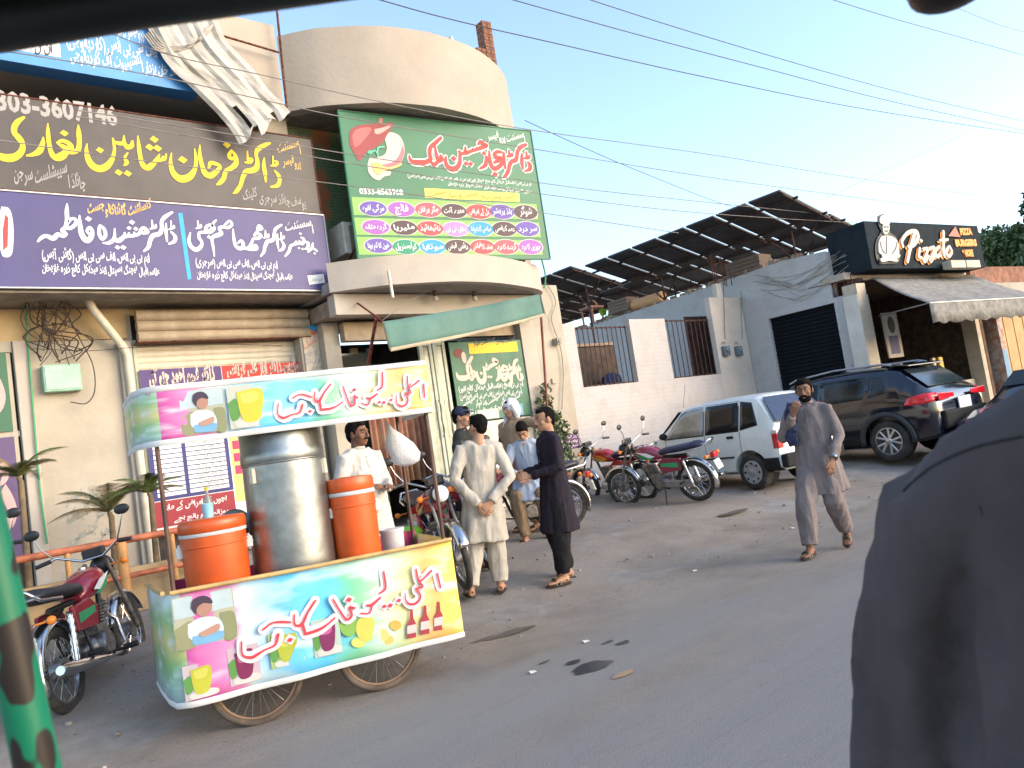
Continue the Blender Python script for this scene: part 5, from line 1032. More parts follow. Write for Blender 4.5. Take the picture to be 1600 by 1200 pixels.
    q = MB(); q.tube([(-.02, -.14, .77), (-.28, -.13, .80), (-.36, -.09, .88), (-.36, .09, .88), (-.28, .13, .80), (-.02, .14, .77)], .012, 8); q.tube([(-.3, -.11, .82), (-.3, .11, .82)], .009, 6); q.build('grab_rail', chrome, root, smooth=True, **K)
    # side covers
    for y in (-1, 1):
        q = MB(); q.slab([(.12, y*.10, .50), (.44, y*.10, .48), (.50, y*.10, .62), (.40, y*.10, .70), (.10, y*.10, .68)], (0, y*.035, 0)); o = q.build('side_cover', tk, root, bevel=.012, **K)
        if stripe != 'plain': q = MB(); q.slab([(.15, y*.137, .55), (.42, y*.137, .58), (.44, y*.137, .63), (.16, y*.137, .62)], (0, y*.003, 0)); q.build('cover_stripe', grn if stripe == 'white_green' else wht, o, **K)
    # engine
    q = MB(); q.ball((.50, 0, .33), (.17, .13, .10)); q.box((.56, 0, .42), (.18, .2, .12)); 
    for i in range(9): q.box((.62+.012*i, 0, .43+.022*i), (.15, .17, .010))
    q.lathe([(.085, -.15), (.095, -.13), (.095, .13), (.085, .15)], 18, (.50, 0, .33), rot_to((0, 1, 0))); q.build('engine', alu, root, auto=.6, **K)
    q = MB(); q.tube([(.76, -.06, .52), (.84, -.09, .45), (.80, -.13, .26), (.60, -.15, .22), (.3, -.16, .24)], [.018]*5, 8); q.tube([(.32, -.165, .24), (.1, -.17, .27), (-.32, -.18, .33), (-.38, -.18, .34)], [.028, .042, .045, .03], 12); q.build('exhaust', chrome, root, smooth=True, **K)
    q = MB(); q.slab([(-.05, .12, .24), (.48, .12, .28), (.50, .12, .37), (.0, .12, .36)], (0, .03, 0)); q.build('chain_case', mat('brushed_case', (.33, .33, .33), .4, .8), root, bevel=.01, **K)
    q = MB(); q.tube([(.5, -.3, .25), (.5, .3, .25)], .012, 6)
    for y in (-.28, .28): q.tube([(.5, y-.05, .255), (.5, y+.05, .255)], .022, 8); q.tube([(.12, y*.7-.05, .33), (.12, y*.7+.05, .33)], .018, 8)
    q.build('foot_pegs', blk, root, smooth=True, **K)
    q = MB(); q.tube([(.45, .13, .24), (.38, .30, .02), (.36, .33, .005)], [.012, .012, .016], 6); q.build('side_stand', blk, root, **K)
    # bars
    q = MB(); q.tube([(.82, -.37, 1.02), (.90, -.24, 1.045), (.955, -.08, .96), (.955, .08, .96), (.90, .24, 1.045), (.82, .37, 1.02)], .011, 8); bar = q.build('handlebar', chrome, root, smooth=True, **K)
    for y in (-1, 1):
        q = MB(); q.tube([(.82, y*.37, 1.02), (.852, y*.26, 1.035)], .017, 8); q.build('grip', blk, bar, smooth=True, **K)
        q = MB(); q.tube([(.87, y*.25, 1.05), (.84, y*.31, 1.15), (.85, y*.34, 1.24)], .006, 6); mo = q.build('mirror', chrome, bar, smooth=True, **K)
        q.v, q.f, q.mi = [], [], []
        q = MB(); q.ball((.85, y*.35, 1.27), (.018, .062, .042)); q.build('mirror_glass', blk, bar, smooth=True, **K)
    q = MB(); q.ball((1.08, 0, .88), (.085, .09, .09), None, 18, 10); hl = q.build('headlight', blk, root, smooth=True, **K)
    q = MB(); q.ball((1.125, 0, .88), (.05, .078, .078), None, 18, 10); q.build('headlight_glass', glass, hl, smooth=True, **K)
    q = MB(); q.box((1.0, 0, 1.0), (.08, .17, .08)); q.build('instrument_box', blk, root, bevel=.015, **K)
    for x, zz in ((1.05, .87), (-.33, .66)):
        for y in (-1, 1):
            q = MB(); q.tube([(x, y*.08, zz), (x, y*.16, zz)], .007, 6); q.ball((x, y*.185, zz), (.03, .03, .03), None, 10, 6); q.build('indicator', org, root, smooth=True, **K)
    q = MB(); q.box((-.36, 0, .66), (.07, .11, .085)); q.build('tail_light', redl, root, bevel=.015, **K)
    q = MB(); q.box((-.40, 0, .52), (.01, .17, .14), Matrix.Rotation(.35, 3, 'Y')); q.build('number_plate', wht, root, **K)
    if cover: q = MB(); q.box((-.37, 0, .47), (.02, .13, .18), Matrix.Rotation(.4, 3, 'Y')); q.build('mud_flap', wht, root, **K)
    return root
# ---------------------------------------------------------------- cars
def car(spec, label, cat, name, loc, heading, paint, group=None):
    root = thing(name, label, cat, loc, heading, group); K = dict(world=False)
    S = spec['st']; xs = [s[0] for s in S]
    def at(x):
        x = max(xs[0], min(xs[-1], x))
        for a, b in zip(S, S[1:]):
            if x <= b[0]: t = (x-a[0])/(b[0]-a[0]); return [a[i]+(b[i]-a[i])*t for i in range(len(a))]
        return list(S[-1])
    def sec(x):
        _, zs, zb, wb, zt, wr = at(x); zb = min(zb, zt-.02)
        return [(0, zs), (wb*.82, zs), (wb*.965, zs+.05), (wb*1.0, zs+(zb-zs)*.45), (wb*1.0, zs+(zb-zs)*.72), (wb*.975, zb), (wr+(wb*.975-wr)*.12, zb+(zt-zb)*.86), (wr*.93, zt-(zt-zb)*.04), (wr*.6, zt+.012), (0, zt+.02)]
    st = sorted(set(xs+[xs[0]+(xs[-1]-xs[0])*i/36 for i in range(37)]))
    q = MB(); V = []; F = []
    for x in st:
        h = sec(x); ring = [(x, y, z) for y, z in h]+[(x, -y, z) for y, z in h[-2:0:-1]]; V += ring; n = len(ring)
    for i in range(len(st)-1):
        for j in range(n): F.append((i*n+j, i*n+(j+1) % n, (i+1)*n+(j+1) % n, (i+1)*n+j))
    F += [tuple(reversed(range(n))), tuple((len(st)-1)*n+j for j in range(n))]
    q.add(V, F)
    me = q.mesh('b', [paint]); o = bpy.data.objects.new('b', me); COL.objects.link(o)
    bm = bmesh.new(); bm.from_mesh(me); bmesh.ops.recalc_face_normals(bm, faces=bm.faces); bm.to_mesh(me); bm.free()
    tmp = []
    for wx in spec['wheels']:
        c = MB(); c.lathe([(spec['wr']+spec.get('gap', .055), -1.2), (spec['wr']+spec.get('gap', .055), 1.2)], 32, (wx, 0, spec['wr']+.01), rot_to((0, 1, 0)))
        co = obj_mesh('c', c.mesh('c', [paint])); tmp.append(co)
        bm = bmesh.new(); bm.from_mesh(co.data); bmesh.ops.recalc_face_normals(bm, faces=bm.faces); bm.to_mesh(co.data); bm.free()
        b = o.modifiers.new('x', 'BOOLEAN'); b.object = co; b.operation = 'DIFFERENCE'
    dg = bpy.context.evaluated_depsgraph_get(); dg.update()
    me2 = bpy.data.meshes.new_from_object(o.evaluated_get(dg)); me2.name = 'body'
    for t in tmp: bpy.data.objects.remove(t)
    bpy.data.objects.remove(o)
    bm = bmesh.new(); bm.from_mesh(me2)
    for f_ in bm.faces: f_.smooth = True
    for e in bm.edges: e.smooth = not (len(e.link_faces) != 2 or e.calc_face_angle(0) > .62)
    bm.to_mesh(me2); bm.free()
    if not me2.materials: me2.materials.append(paint)
    body = obj_mesh('body', me2, root)
    def ys(x, z):
        h = sec(x)
        for (y0, z0), (y1, z1) in zip(h[1:], h[2:]):
            if z0 <= z <= z1 and z1 > z0: return y0+(y1-y0)*(z-z0)/(z1-z0)
        return h[-3][0]
    def side(poly, off, mat_, nm, parent, sides=(-1, 1), th=.004, nx=6, world=False):
        """a pane or trim given in side view (x,z): bottom edge then top edge, two lists of equal length"""
        bot, top = poly
        for sgn in sides:
            q = MB(); V = []; F = []; B = cr(bot, 4) if len(bot) > 2 else [tuple(np.array(bot[0])+(np.array(bot[1])-np.array(bot[0]))*i/nx) for i in range(nx+1)]
            Tt = cr(top, 4) if len(top) > 2 else [tuple(np.array(top[0])+(np.array(top[1])-np.array(top[0]))*i/nx) for i in range(nx+1)]
            m_ = 4
            for a, b in zip(B, Tt):
                for k in range(m_+1):
                    x = a[0]+(b[0]-a[0])*k/m_; z = a[1]+(b[1]-a[1])*k/m_; V.append((x, sgn*(ys(x, z)+off), z))
            for i in range(len(B)-1):
                for k in range(m_): F.append((i*(m_+1)+k, i*(m_+1)+k+1, (i+1)*(m_+1)+k+1, (i+1)*(m_+1)+k))
            q.add(V, F); o = q.build(nm, mat_, parent, smooth=True, **K)
            sm = o.modifiers.new('s', 'SOLIDIFY'); sm.thickness = th; sm.offset = 0
            yield o
    rub = mat('car_tyre', (.03, .028, .026), .85, var=.3, scale=10, dirt=.55, dirtcol=(.17, .14, .11)); blk = mat('bumper_plastic', (.016, .016, .017), .75, var=.2, spec=.2)
    for wx in spec['wheels']:
        for sgn in (-1, 1):
            wr = spec['wr']; yy = sgn*(at(wx)[3]-.10); R = rot_to((0, sgn, 0))
            q = MB(); q.lathe([(wr*.60, -.085), (wr*.93, -.085), (wr*.985, -.06), (wr, -.03), (wr, .03), (wr*.985, .06), (wr*.93, .085), (wr*.68, .09), (wr*.62, .075)], 36, (wx, yy, wr), R); w = q.build('wheel', rub, root, smooth=True, **K)
            q = MB(); alloy = spec['alloy']
            if alloy:
                q.lathe([(wr*.64, .07), (wr*.66, .085), (wr*.62, .088), (wr*.60, .05), (wr*.58, -.02)], 36, (wx, yy, wr), R, cap=False)
                for i in range(5):
                    for dd in (-.17, .17):
                        a = 2*math.pi*i/5+dd; c0 = Vector((math.cos(a-dd*.5)*wr*.14, math.sin(a-dd*.5)*wr*.14, .07)); c1 = Vector((math.cos(a+dd*.6)*wr*.63, math.sin(a+dd*.6)*wr*.63, .065)); Wc = Vector((wx, yy, wr))
                        q.tube([Wc+R @ c0, Wc+R @ c1], [(.014, wr*.055), (.012, wr*.085)], 8, up=R @ Vector((0, 0, 1)))
                q.lathe([(wr*.17, .05), (wr*.17, .085), (wr*.1, .095)], 16, (wx, yy, wr), R)
                q.build('rim', mat('alloy', (.55, .56, .58), .28, .9, var=.05), w, smooth=True, **K)
                q = MB(); q.lathe([(.01, -.01), (wr*.6, -.01)], 20, (wx, yy, wr), R); q.build('brake_disc', mat('dark_metal', (.04, .04, .042), .5, .6), w, **K)
            else:
                q.lathe([(wr*.66, .07), (wr*.65, .088), (wr*.5, .098), (wr*.42, .085), (wr*.2, .088), (wr*.15, .10), (.002, .10)], 30, (wx, yy, wr), R)
                q.build('hubcap', mat('hubcap', (.36, .36, .36), .5, .3, var=.15), w, smooth=True, **K)
                for i in range(8): a = 2*math.pi*i/8; q = MB(); q.box(Vector((wx, yy, wr))+R @ Vector((math.cos(a)*wr*.5, math.sin(a)*wr*.5, .094)), (.03, .03, .012), R); q.build('hubcap_slot', blk, w, **K)
            q = MB(); q.lathe([(.01, 0), (wr*.95, 0), (wr*.95, -.12), (.01, -.12)], 20, (wx, yy-sgn*.09, wr), R); q.build('wheel_well', mat('well_black', (.01, .01, .01), .9), root, **K)
    return root, body, side, ys, at, blk
def hatchback(label, loc, heading):
    white = mat('car_white', (.66, .68, .66), .3, var=.03, coat=.5, dirt=.12)
    spec = dict(wheels=(.56, 2.735), wr=.268, alloy=False, st=[(0, .36, .62, .60, .64, .56), (.03, .28, .80, .675, .83, .62), (.07, .26, .88, .69, .93, .62), (.14, .25, .90, .70, 1.02, .60), (.33, .24, .90, .70, 1.34, .545), (.42, .24, .90, .70, 1.385, .545), (.7, .24, .90, .70, 1.405, .55), (1.3, .24, .89, .70, 1.41, .555), (1.85, .24, .88, .70, 1.385, .55), (2.0, .24, .88, .70, 1.33, .55), (2.3, .24, .885, .695, 1.06, .60), (2.46, .24, .88, .69, .93, .64), (2.56, .24, .86, .685, .90, .65), (2.9, .25, .80, .675, .85, .63), (3.15, .26, .72, .665, .78, .61), (3.25, .30, .65, .63, .69, .58), (3.29, .36, .58, .56, .61, .52)])
    root, body, side, ys, at, blk = car(spec, label, 'car', 'parked_car', loc, heading, white)
    K = dict(world=False)
    dark = mat('glass_dark', (.012, .013, .015), .10, var=.1, spec=.3); light = mat('glass_light', (.30, .29, .25), .12, var=.25, scale=3, coat=.5); rim = mat('window_seal', (.02, .02, .02), .6)
    W = [(([(1.44, .90), (1.88, .90), (2.33, .90)], [(1.44, 1.33), (1.72, 1.32), (1.93, 1.26)]), light, 'front_window'), (([(.72, .91), (1.38, .905)], [(.72, 1.33), (1.38, 1.335)]), dark, 'rear_window'), (([(.36, .97), (.66, .92)], [(.48, 1.28), (.66, 1.32)]), dark, 'quarter_window')]
    for poly, m_, nm in W:
        big = ([(a+(-.018 if i == 0 else (.018 if i == len(poly[0])-1 else 0)), b-.018) for i, (a, b) in enumerate(poly[0])], [(a+(-.018 if i == 0 else (.018 if i == len(poly[1])-1 else 0)), b+.018) for i, (a, b) in enumerate(poly[1])])
        for s_, g in zip(side(big, .002, rim, 'window_seal', root), side(poly, .007, m_, nm, root)): g.parent = s_
    for x in (.69, 1.41, 2.30): 
        for o in side(([(x-.004, .30), (x+.004, .30)], [(x-.004, .88), (x+.004, .88)]), .001, rim, 'door_seam', root, nx=1): pass
    for o in side(([(.85, .50), (2.45, .50)], [(.85, .525), (2.45, .525)]), .006, rim, 'side_moulding', root, th=.012): pass
    for x in (.82, 1.52):
        for o in side(([(x, .80), (x+.12, .80)], [(x, .835), (x+.12, .835)]), .012, blk, 'door_handle', root, th=.02, nx=2): pass
    for o in side(([(0.05, .27), (.30, .27)], [(0.05, .46), (.30, .46)]), .012, blk, 'bumper_side', root, th=.02): pass
    q = MB(); q.box((-.03, 0, .40), (.12, 1.34, .20)); q.build('rear_bumper', blk, root, bevel=.03, **K)
    q = MB(); q.box((3.30, 0, .42), (.12, 1.30, .18)); q.build('front_bumper', blk, root, bevel=.03, **K)
    # rear glass on the slope from (.075,.94) to (.33,1.33)
    def slope(x0, z0, x1, z1, w0, w1, off, m_, nm):
        n_ = Vector((-(z1-z0), 0, x1-x0)).normalized(); q = MB(); q.slab([Vector((x0, -w0, z0))+n_*off, Vector((x0, w0, z0))+n_*off, Vector((x1, w1, z1))+n_*off, Vector((x1, -w1, z1))+n_*off], n_*.006); return q.build(nm, m_, root, **K)
    slope(.075, .955, .33, 1.335, .60, .50, .03, mat('glass_blue', (.02, .035, .08), .12, spec=.35), 'rear_windscreen')
    slope(2.04, 1.30, 2.44, .955, .52, .60, .022, dark, 'windscreen')
    for y in (-1, 1):
        q = MB(); q.box((.05, y*.64, .70), (.10, .13, .22)); tl = q.build('tail_light', mat('tail_red', (.45, .01, .015), .2, coat=.5), root, bevel=.015, **K)
        q = MB(); q.box((.05, y*.64, .83), (.10, .125, .05)); q.build('reverse_lens', flat('lens_white', (.6, .55, .5), .2), tl, bevel=.01, **K)
    q = MB(); q.box((-.0, 0, .68), (.02, .48, .12)); q.build('number_plate', flat('plate_white', (.7, .7, .66)), root, **K)
    for y in (-1, 1): q = MB(); q.ball((2.24, y*.78, .95), (.05, .085, .055)); q.build('wing_mirror', blk, root, smooth=True, **K)
    q = MB(); q.tube([(1.95, .5, 1.38), (1.8, .52, 1.75)], .003, 5); q.build('aerial', blk, root, **K)
    return root
def suv(label, loc, heading, paint, sedan=False):
    if not sedan:
        st = [(0, .50, .80, .70, .84, .66), (.04, .36, .95, .84, 1.0, .74), (.10, .33, 1.03, .89, 1.07, .74), (.30, .30, 1.06, .905, 1.24, .69), (.60, .28, 1.06, .912, 1.51, .64), (.78, .27, 1.05, .912, 1.57, .64), (1.3, .26, 1.03, .912, 1.61, .655), (2.0, .26, 1.01, .912, 1.61, .66), (2.7, .26, 1.0, .912, 1.55, .65), (3.25, .26, 1.0, .905, 1.22, .70), (3.50, .27, 1.0, .90, 1.06, .74), (3.9, .28, .96, .89, 1.0, .74), (4.25, .30, .86, .86, .90, .72), (4.42, .36, .74, .74, .78, .6), (4.46, .45, .66, .6, .70, .5)]
        spec = dict(wheels=(.87, 3.51), wr=.35, gap=.05, alloy=True, st=st)
    else:
        st = [(0, .42, .68, .70, .72, .62), (.05, .30, .84, .82, .90, .70), (.15, .26, .90, .85, .97, .70), (.75, .22, .92, .86, 1.0, .66), (1.25, .22, .93, .865, 1.36, .56), (1.6, .22, .92, .865, 1.43, .58), (2.4, .22, .91, .865, 1.42, .60), (2.9, .22, .91, .86, 1.15, .62), (3.2, .22, .90, .86, .96, .68), (3.8, .24, .84, .84, .90, .68), (4.3, .28, .74, .80, .78, .66), (4.45, .38, .62, .66, .66, .5)]
        spec = dict(wheels=(.95, 3.6), wr=.32, gap=.04, alloy=True, st=st)
    root, body, side, ys, at, blk = car(spec, label, 'car', 'parked_car', loc, heading, paint)
    K = dict(world=False); dark = mat('glass_dark', (.012, .013, .015), .10, var=.1, spec=.3); tint = mat('glass_tint', (.03, .04, .045), .10, var=.5, scale=2.5, spec=.35); rim = mat('window_seal', (.02, .02, .02), .6)
    silver = mat('satin_silver', (.42, .46, .52), .3, .7)
    def slope(x0, z0, x1, z1, w0, w1, off, m_, nm):
        n_ = Vector((-(z1-z0), 0, x1-x0)).normalized(); q = MB(); q.slab([Vector((x0, -w0, z0))+n_*off, Vector((x0, w0, z0))+n_*off, Vector((x1, w1, z1))+n_*off, Vector((x1, -w1, z1))+n_*off], n_*.006); return q.build(nm, m_, root, **K)
    if not sedan:
        for poly, m_, nm in [(([(2.12, 1.08), (2.9, 1.08), (3.15, 1.09)], [(2.12, 1.48), (2.5, 1.46), (2.72, 1.41)]), tint, 'front_window'), (([(1.22, 1.10), (2.06, 1.09)], [(1.20, 1.47), (2.06, 1.49)]), tint, 'rear_window'), (([(.78, 1.16), (1.12, 1.11)], [(.90, 1.41), (1.12, 1.46)]), tint, 'quarter_window')]:
            for o in side(poly, .004, m_, nm, root): pass
        for x in (1.16, 2.09, 3.1):
            for o in side(([(x-.004, .36), (x+.004, .36)], [(x-.004, 1.05), (x+.004, 1.05)]), .001, rim, 'door_seam', root, nx=1): pass
        for o in side(([(1.3, .28), (3.1, .28)], [(1.3, .46), (3.1, .46)]), .012, blk, 'sill_cladding', root, th=.02): pass
        for wx in spec['wheels']:
            for y in (-1, 1):
                q = MB(); V = []; F = []; n = 18
                for i in range(n+1):
                    a = math.radians(-8+196*i/n)
                    for rr_ in (.40, .49):
                        X = wx+rr_*math.cos(a); Z = .36+rr_*math.sin(a); V.append((X, y*(ys(X, max(Z, .4))+.012), Z))
                for i in range(n): F.append((2*i, 2*i+1, 2*i+3, 2*i+2))
                q.add(V, F); o = q.build('arch_cladding', mat('cladding', (.03, .033, .035), .6), root, smooth=True, **K); sm = o.modifiers.new('s', 'SOLIDIFY'); sm.thickness = .02
        for y in (-1, 1):
            q = MB(); q.tube([(.75, y*.60, 1.60), (.9, y*.62, 1.645), (1.8, y*.635, 1.675), (2.6, y*.62, 1.62), (2.75, y*.6, 1.57)], [(.018, .02)]*5, 8); q.build('roof_rail', silver, root, smooth=True, **K)
            for poly in ([(([(.02, .93), (.16, .90), (.50, .90)], [(.02, 1.03), (.16, 1.06), (.42, 1.02)]))]):
                for o in side(poly, .016, mat('tail_red_bright', (.75, .01, .02), .15, coat=.6), 'tail_light', root, sides=(y,), th=.02): pass
            q = MB(); q.slab([(-.01, y*.80, .92), (-.01, y*.30, .95), (-.01, y*.30, 1.02), (-.01, y*.80, 1.04)], (-.02, 0, 0)); q.build('tail_light', mat('tail_red_bright', (.75, .01, .02), .15, coat=.6), root, bevel=.008, **K)
            q = MB(); q.ball((3.0, y*.99, 1.12), (.07, .10, .075)); q.build('wing_mirror', paint, root, smooth=True, **K)
        q = MB(); q.slab([(.46, -.6, 1.535), (.46, .6, 1.535), (.85, .62, 1.60), (.85, -.62, 1.60)], (0, 0, .03)); q.build('rear_spoiler', paint, root, bevel=.012, **K)
        slope(.20, 1.15, .57, 1.475, .66, .60, .028, mat('glass_sky', (.02, .03, .04), .08, spec=.5), 'rear_windscreen')
        slope(2.80, 1.49, 3.42, 1.10, .60, .70, .025, dark, 'windscreen')
        q = MB(); q.tube([(.20, .0, 1.185), (.30, -.45, 1.27)], .008, 5); q.build('wiper', rim, root, **K)
        q = MB(); q.box((-.015, 0, .60), (.10, 1.5, .30)); q.build('rear_bumper', blk, root, bevel=.04, **K)
        q = MB(); q.box((-.035, 0, .83), (.02, .42, .20)); q.build('number_plate', flat('plate_white', (.7, .7, .66)), root, bevel=.004, **K)
        q = MB(); q.box((4.44, 0, .50), (.12, 1.5, .26)); q.build('front_bumper', blk, root, bevel=.04, **K)
    else:
        for poly, m_, nm in [(([(2.0, .96), (2.9, .96)], [(2.0, 1.31), (2.45, 1.30)]), tint, 'front_window'), (([(1.2, .97), (1.94, .965)], [(1.42, 1.29), (1.94, 1.32)]), tint, 'rear_window')]:
            for o in side(poly, .004, m_, nm, root): pass
        slope(.82, 1.02, 1.24, 1.33, .62, .52, .012, mat('glass_sky', (.02, .03, .04), .08, spec=.5), 'rear_windscreen')
        slope(2.45, 1.40, 2.88, 1.17, .54, .6, .02, dark, 'windscreen')
        for y in (-1, 1): q = MB(); q.box((.02, y*.60, .80), (.08, .34, .13)); q.build('tail_light', mat('tail_red', (.45, .01, .015), .2, coat=.5), root, bevel=.02, **K)
        q = MB(); q.box((-.02, 0, .45), (.10, 1.5, .24)); q.build('rear_bumper', paint, root, bevel=.04, **K)
        q = MB(); q.box((-.02, 0, .72), (.02, .42, .14)); q.build('number_plate', flat('plate_white', (.7, .7, .66)), root, **K)
    return root
# ---------------------------------------------------------------- signboards
def board(nm, lab, pl, m_, depth=.06, frame=None, cat='sign'):
    T = thing(nm, lab, cat, tuple(pl.A+Vector((0, 0, pl.zb))))
    q = MB(); q.slab([pl.P(0, 0, 0), pl.P(pl.w, 0, 0), pl.P(pl.w, pl.h, 0), pl.P(0, pl.h, 0)], pl.n*-depth); q.build('panel', m_, T)
    if frame:
        q = MB()
        for a, b in (((0, 0), (pl.w, 0)), ((0, pl.h), (pl.w, pl.h)), ((0, 0), (0, pl.h)), ((pl.w, 0), (pl.w, pl.h))): q.tube([pl.P(*a, .0), pl.P(*b, .0)], frame[0], 6)
        q.build('frame', frame[1], T)
    return T
def ink(pl, T, m_, nm='lettering'):
    q = MB(); q.done = lambda: q.build(nm, m_, T); return q
white = flat('ink_white', (.62, .62, .61)); yel = flat('ink_yellow', (.80, .55, .02)); redi = flat('ink_red', (.62, .045, .04)); cyan = flat('ink_cyan', (.03, .35, .70)); greyw = flat('ink_greywhite', (.36, .33, .31)); gold = flat('ink_gold', (.70, .45, .12))
def txt(T, pl, m_, items, off=.004, weight=.02, slope=.2):
    for (t, x0, y0, x1, y1, h) in items:     # pixel baseline from left (x0,y0) to right (x1,y1), em height h in metres
        q = MB(); a = pl.px(x0, y0); b = pl.px(x1, y1); put_text(q, pl, t, a[0], a[1], b[0], h, off, weight, slope, z1=b[1]); q.build('lettering', m_, T)
# black sign and blue sign in one frame line
YS = 9.2
xl = PY(0, 297, YS).x-2.2; xr_ = 4.79
zb, zm, zt = 3.84, 4.885, 5.95
pk = Plane((xl, YS), (xr_-.03, YS), zm+.012, zt); K1 = board('clinic_sign', 'black signboard with big yellow Urdu headline and phone number along its top', pk, mat('flex_black', (.062, .050, .045), .5, var=.25, scale=1.2, dirt=.25, dirtcol=(.12, .09, .07), bump=.12, bscale=4), frame=(.012, metal_r))
q = MB(); letters(q, pk, Y1, px_tr(pk, 0, 140, 6.667), .004); letters(q, pk, Y2, px_tr(pk, 240, 160, 6.667), .0065); q.build('headline', yel, K1)
q = MB(); a = pk.px(-26, 168); b = pk.px(184, 196); v, fs = text2d('0303-3607146', .035, 0, False); w_ = v[:, 0].max(); h_ = .31; off_ = .004
q.add([pk.P(a[0]+(b[0]-a[0])*p[0]/w_, a[1]+(b[1]-a[1])*p[0]/w_+p[1]*h_, off_) for p in v], fs); q.build('phone_number', greyw, K1)
txt(K1, pk, greyw, [('چائلڈ اسپیشلسٹ سرجن', 22, 281, 134, 296, .20), ('یوسف چائلڈ سرجری کلینک', 380, 312, 478, 325, .17)]); txt(K1, pk, gold, [('اسسٹنٹ', 434, 238, 470, 240, .17), ('پروفیسر', 442, 258, 470, 262, .15)])
pb_ = Plane((xl, YS), (xr_, YS), zb, zm); K2 = board('clinic_sign', 'dark blue signboard with two white Urdu doctor names and a cyan divider', pb_, mat('flex_blue', (.045, .036, .16), .48, var=.14, scale=1.2, dirt=.18, dirtcol=(.12, .10, .16), bump=.12, bscale=4), frame=(.014, steel))
q = MB(); letters(q, pb_, B1, px_tr(pb_, 280, 330, 6.957), .004, 0, 1.08); letters(q, pb_, B2, px_tr(pb_, 50, 310, 6.667), .004); q.build('headline', white, K2)
q = MB(); q.add([pb_.P(*pb_.px(x, y), .004) for x, y in ((278, 333), (285, 333), (299, 436), (293, 437))], [(0, 1, 2, 3)]); q.build('divider', cyan, K2)
q = MB(); c = [(2, 323), (14, 326), (20, 345), (21, 375), (18, 398), (8, 402), (2, 395), (-4, 360)]; q.add([pb_.P(*pb_.px(x, y), .004) for x, y in cr(c+[c[0]], 4)[:-1]], [tuple(range(32))]); q.build('letter_outline', white, K2)
q = MB(); q.add([pb_.P(*pb_.px(x, y), .006) for x, y in ((8, 335), (13, 340), (12, 385), (5, 392), (4, 360))], [(0, 1, 2, 3, 4)]); q.build('letter_fill', redi, K2)
txt(K2, pb_, white, [('اسسٹنٹ', 446, 360, 490, 364, .16), ('ایم بی بی ایس، ایف سی پی ایس )سرجری(', 306, 415, 434, 419, .135), ('علامہ اقبال ٹیچنگ ہسپتال اینڈ میڈیکل کالج ڈیرہ غازیخان', 308, 434, 458, 438, .115), ('ایم بی بی ایس، ایف سی پی ایس )گائنی آبس(', 66, 405, 234, 409, .14), ('علامہ اقبال ٹیچنگ ہسپتال اینڈ میڈیکل کالج ڈیرہ غازیخان', 66, 424, 250, 431, .12)])
txt(K2, pb_, gold, [('کنسلٹنٹ گائناکالوجسٹ', 137, 333, 238, 338, .155)], weight=.03)
q = MB(); q.add([pb_.P(*pb_.px(x, y), .005) for x, y in ((480, 431), (505, 428), (508, 442), (483, 445))], [(3, 2, 1, 0)]); q.build('sticker', white, K2); txt(K2, pb_, flat('ink_grey', (.3, .3, .3)), [('نیو سائن', 484, 440, 504, 438, .05)], .007)
# light blue cardiology sign above
YL = 9.1
pc = Plane((xl, YL), (PY(310, 140, YL).x, YL), PY(150, 118, YL).z, PY(150, 118, YL).z+1.2); K3 = board('cardiology_sign', 'light blue signboard with white Urdu cardiology lines high at the top left', pc, mat('flex_lightblue', (.07, .27, .58), .5, var=.12, scale=1.5), depth=.25)
txt(K3, pc, white, [('ایف سی پی ایس )کارڈیالوجی(', 104, 72, 246, 90, .21), ('محمد خان بزدار انسٹیٹیوٹ آف کارڈیالوجی', 110, 94, 288, 122, .19), ('پروفیسر ڈاکٹر', 182, 56, 225, 62, .2)])
q = MB(); q.add([pc.P(*pc.px(x, y), .004) for x, y in ((-10, 60), (92, 50), (95, 90), (-10, 72))], [(3, 2, 1, 0)]); q.build('white_panel', white, K3); txt(K3, pc, flat('ink_dark', (.05, .04, .05)), [('ان ل', 54, 80, 82, 82, .16)], .008)
# green doctor sign, a plate standing in front of the rounded balcony
pg = Plane((5.03, 8.86), (8.14, 8.46), 4.19, 6.25); K4 = board('doctor_sign', 'green signboard with red Urdu doctor name, liver and stomach drawing and rows of oval labels', pg, mat('flex_green', (.018, .155, .070), .48, var=.1, scale=1, dirt=.15, dirtcol=(.06, .16, .09), bump=.1, bscale=4), depth=.05, frame=(.012, mat('frame_green', (.03, .16, .08), .5)))
q = MB(); g = px_tr(pg, 630, 200, 7.619); letters(q, pg, G1, g, .004, .020, 1.12); q.build('headline_outline', white, K4); q = MB(); letters(q, pg, G1, g, .014, .003, 1.0); q.build('headline', redi, K4)
txt(K4, pg, white, [('اسسٹنٹ پروفیسر', 762, 219, 821, 223, .15), ('ایم بی بی ایس )علامہ اقبال میڈیکل کالج، جناح ہسپتال لاہور( ایم سی پی ایس )میڈیسن( ایف سی پی ایس )میڈیسن(', 637, 277, 830, 290, .070), ('سابق رجسٹرار میڈیکل یونٹ، علامہ اقبال ٹیچنگ ہسپتال ڈیرہ غازیخان', 700, 289, 830, 302, .070)])
q = MB(); a = pg.px(562, 303); b = pg.px(630, 305); v, fs = text2d('0333-8565968', .03, 0, False); w_ = v[:, 0].max(); q.add([pg.P(a[0]+(b[0]-a[0])*p[0]/w_, a[1]+(b[1]-a[1])*p[0]/w_+p[1]*.115, .004) for p in v], fs); q.build('phone_number', white, K4)
def pxpoly(q, pl, pts, off, smooth=False):
    P = cr(pts+[pts[0]], 4)[:-1] if smooth else pts
    V = [pl.P(*pl.px(x, y), off) for x, y in P]; q.add(V, [tuple(range(len(V)))])
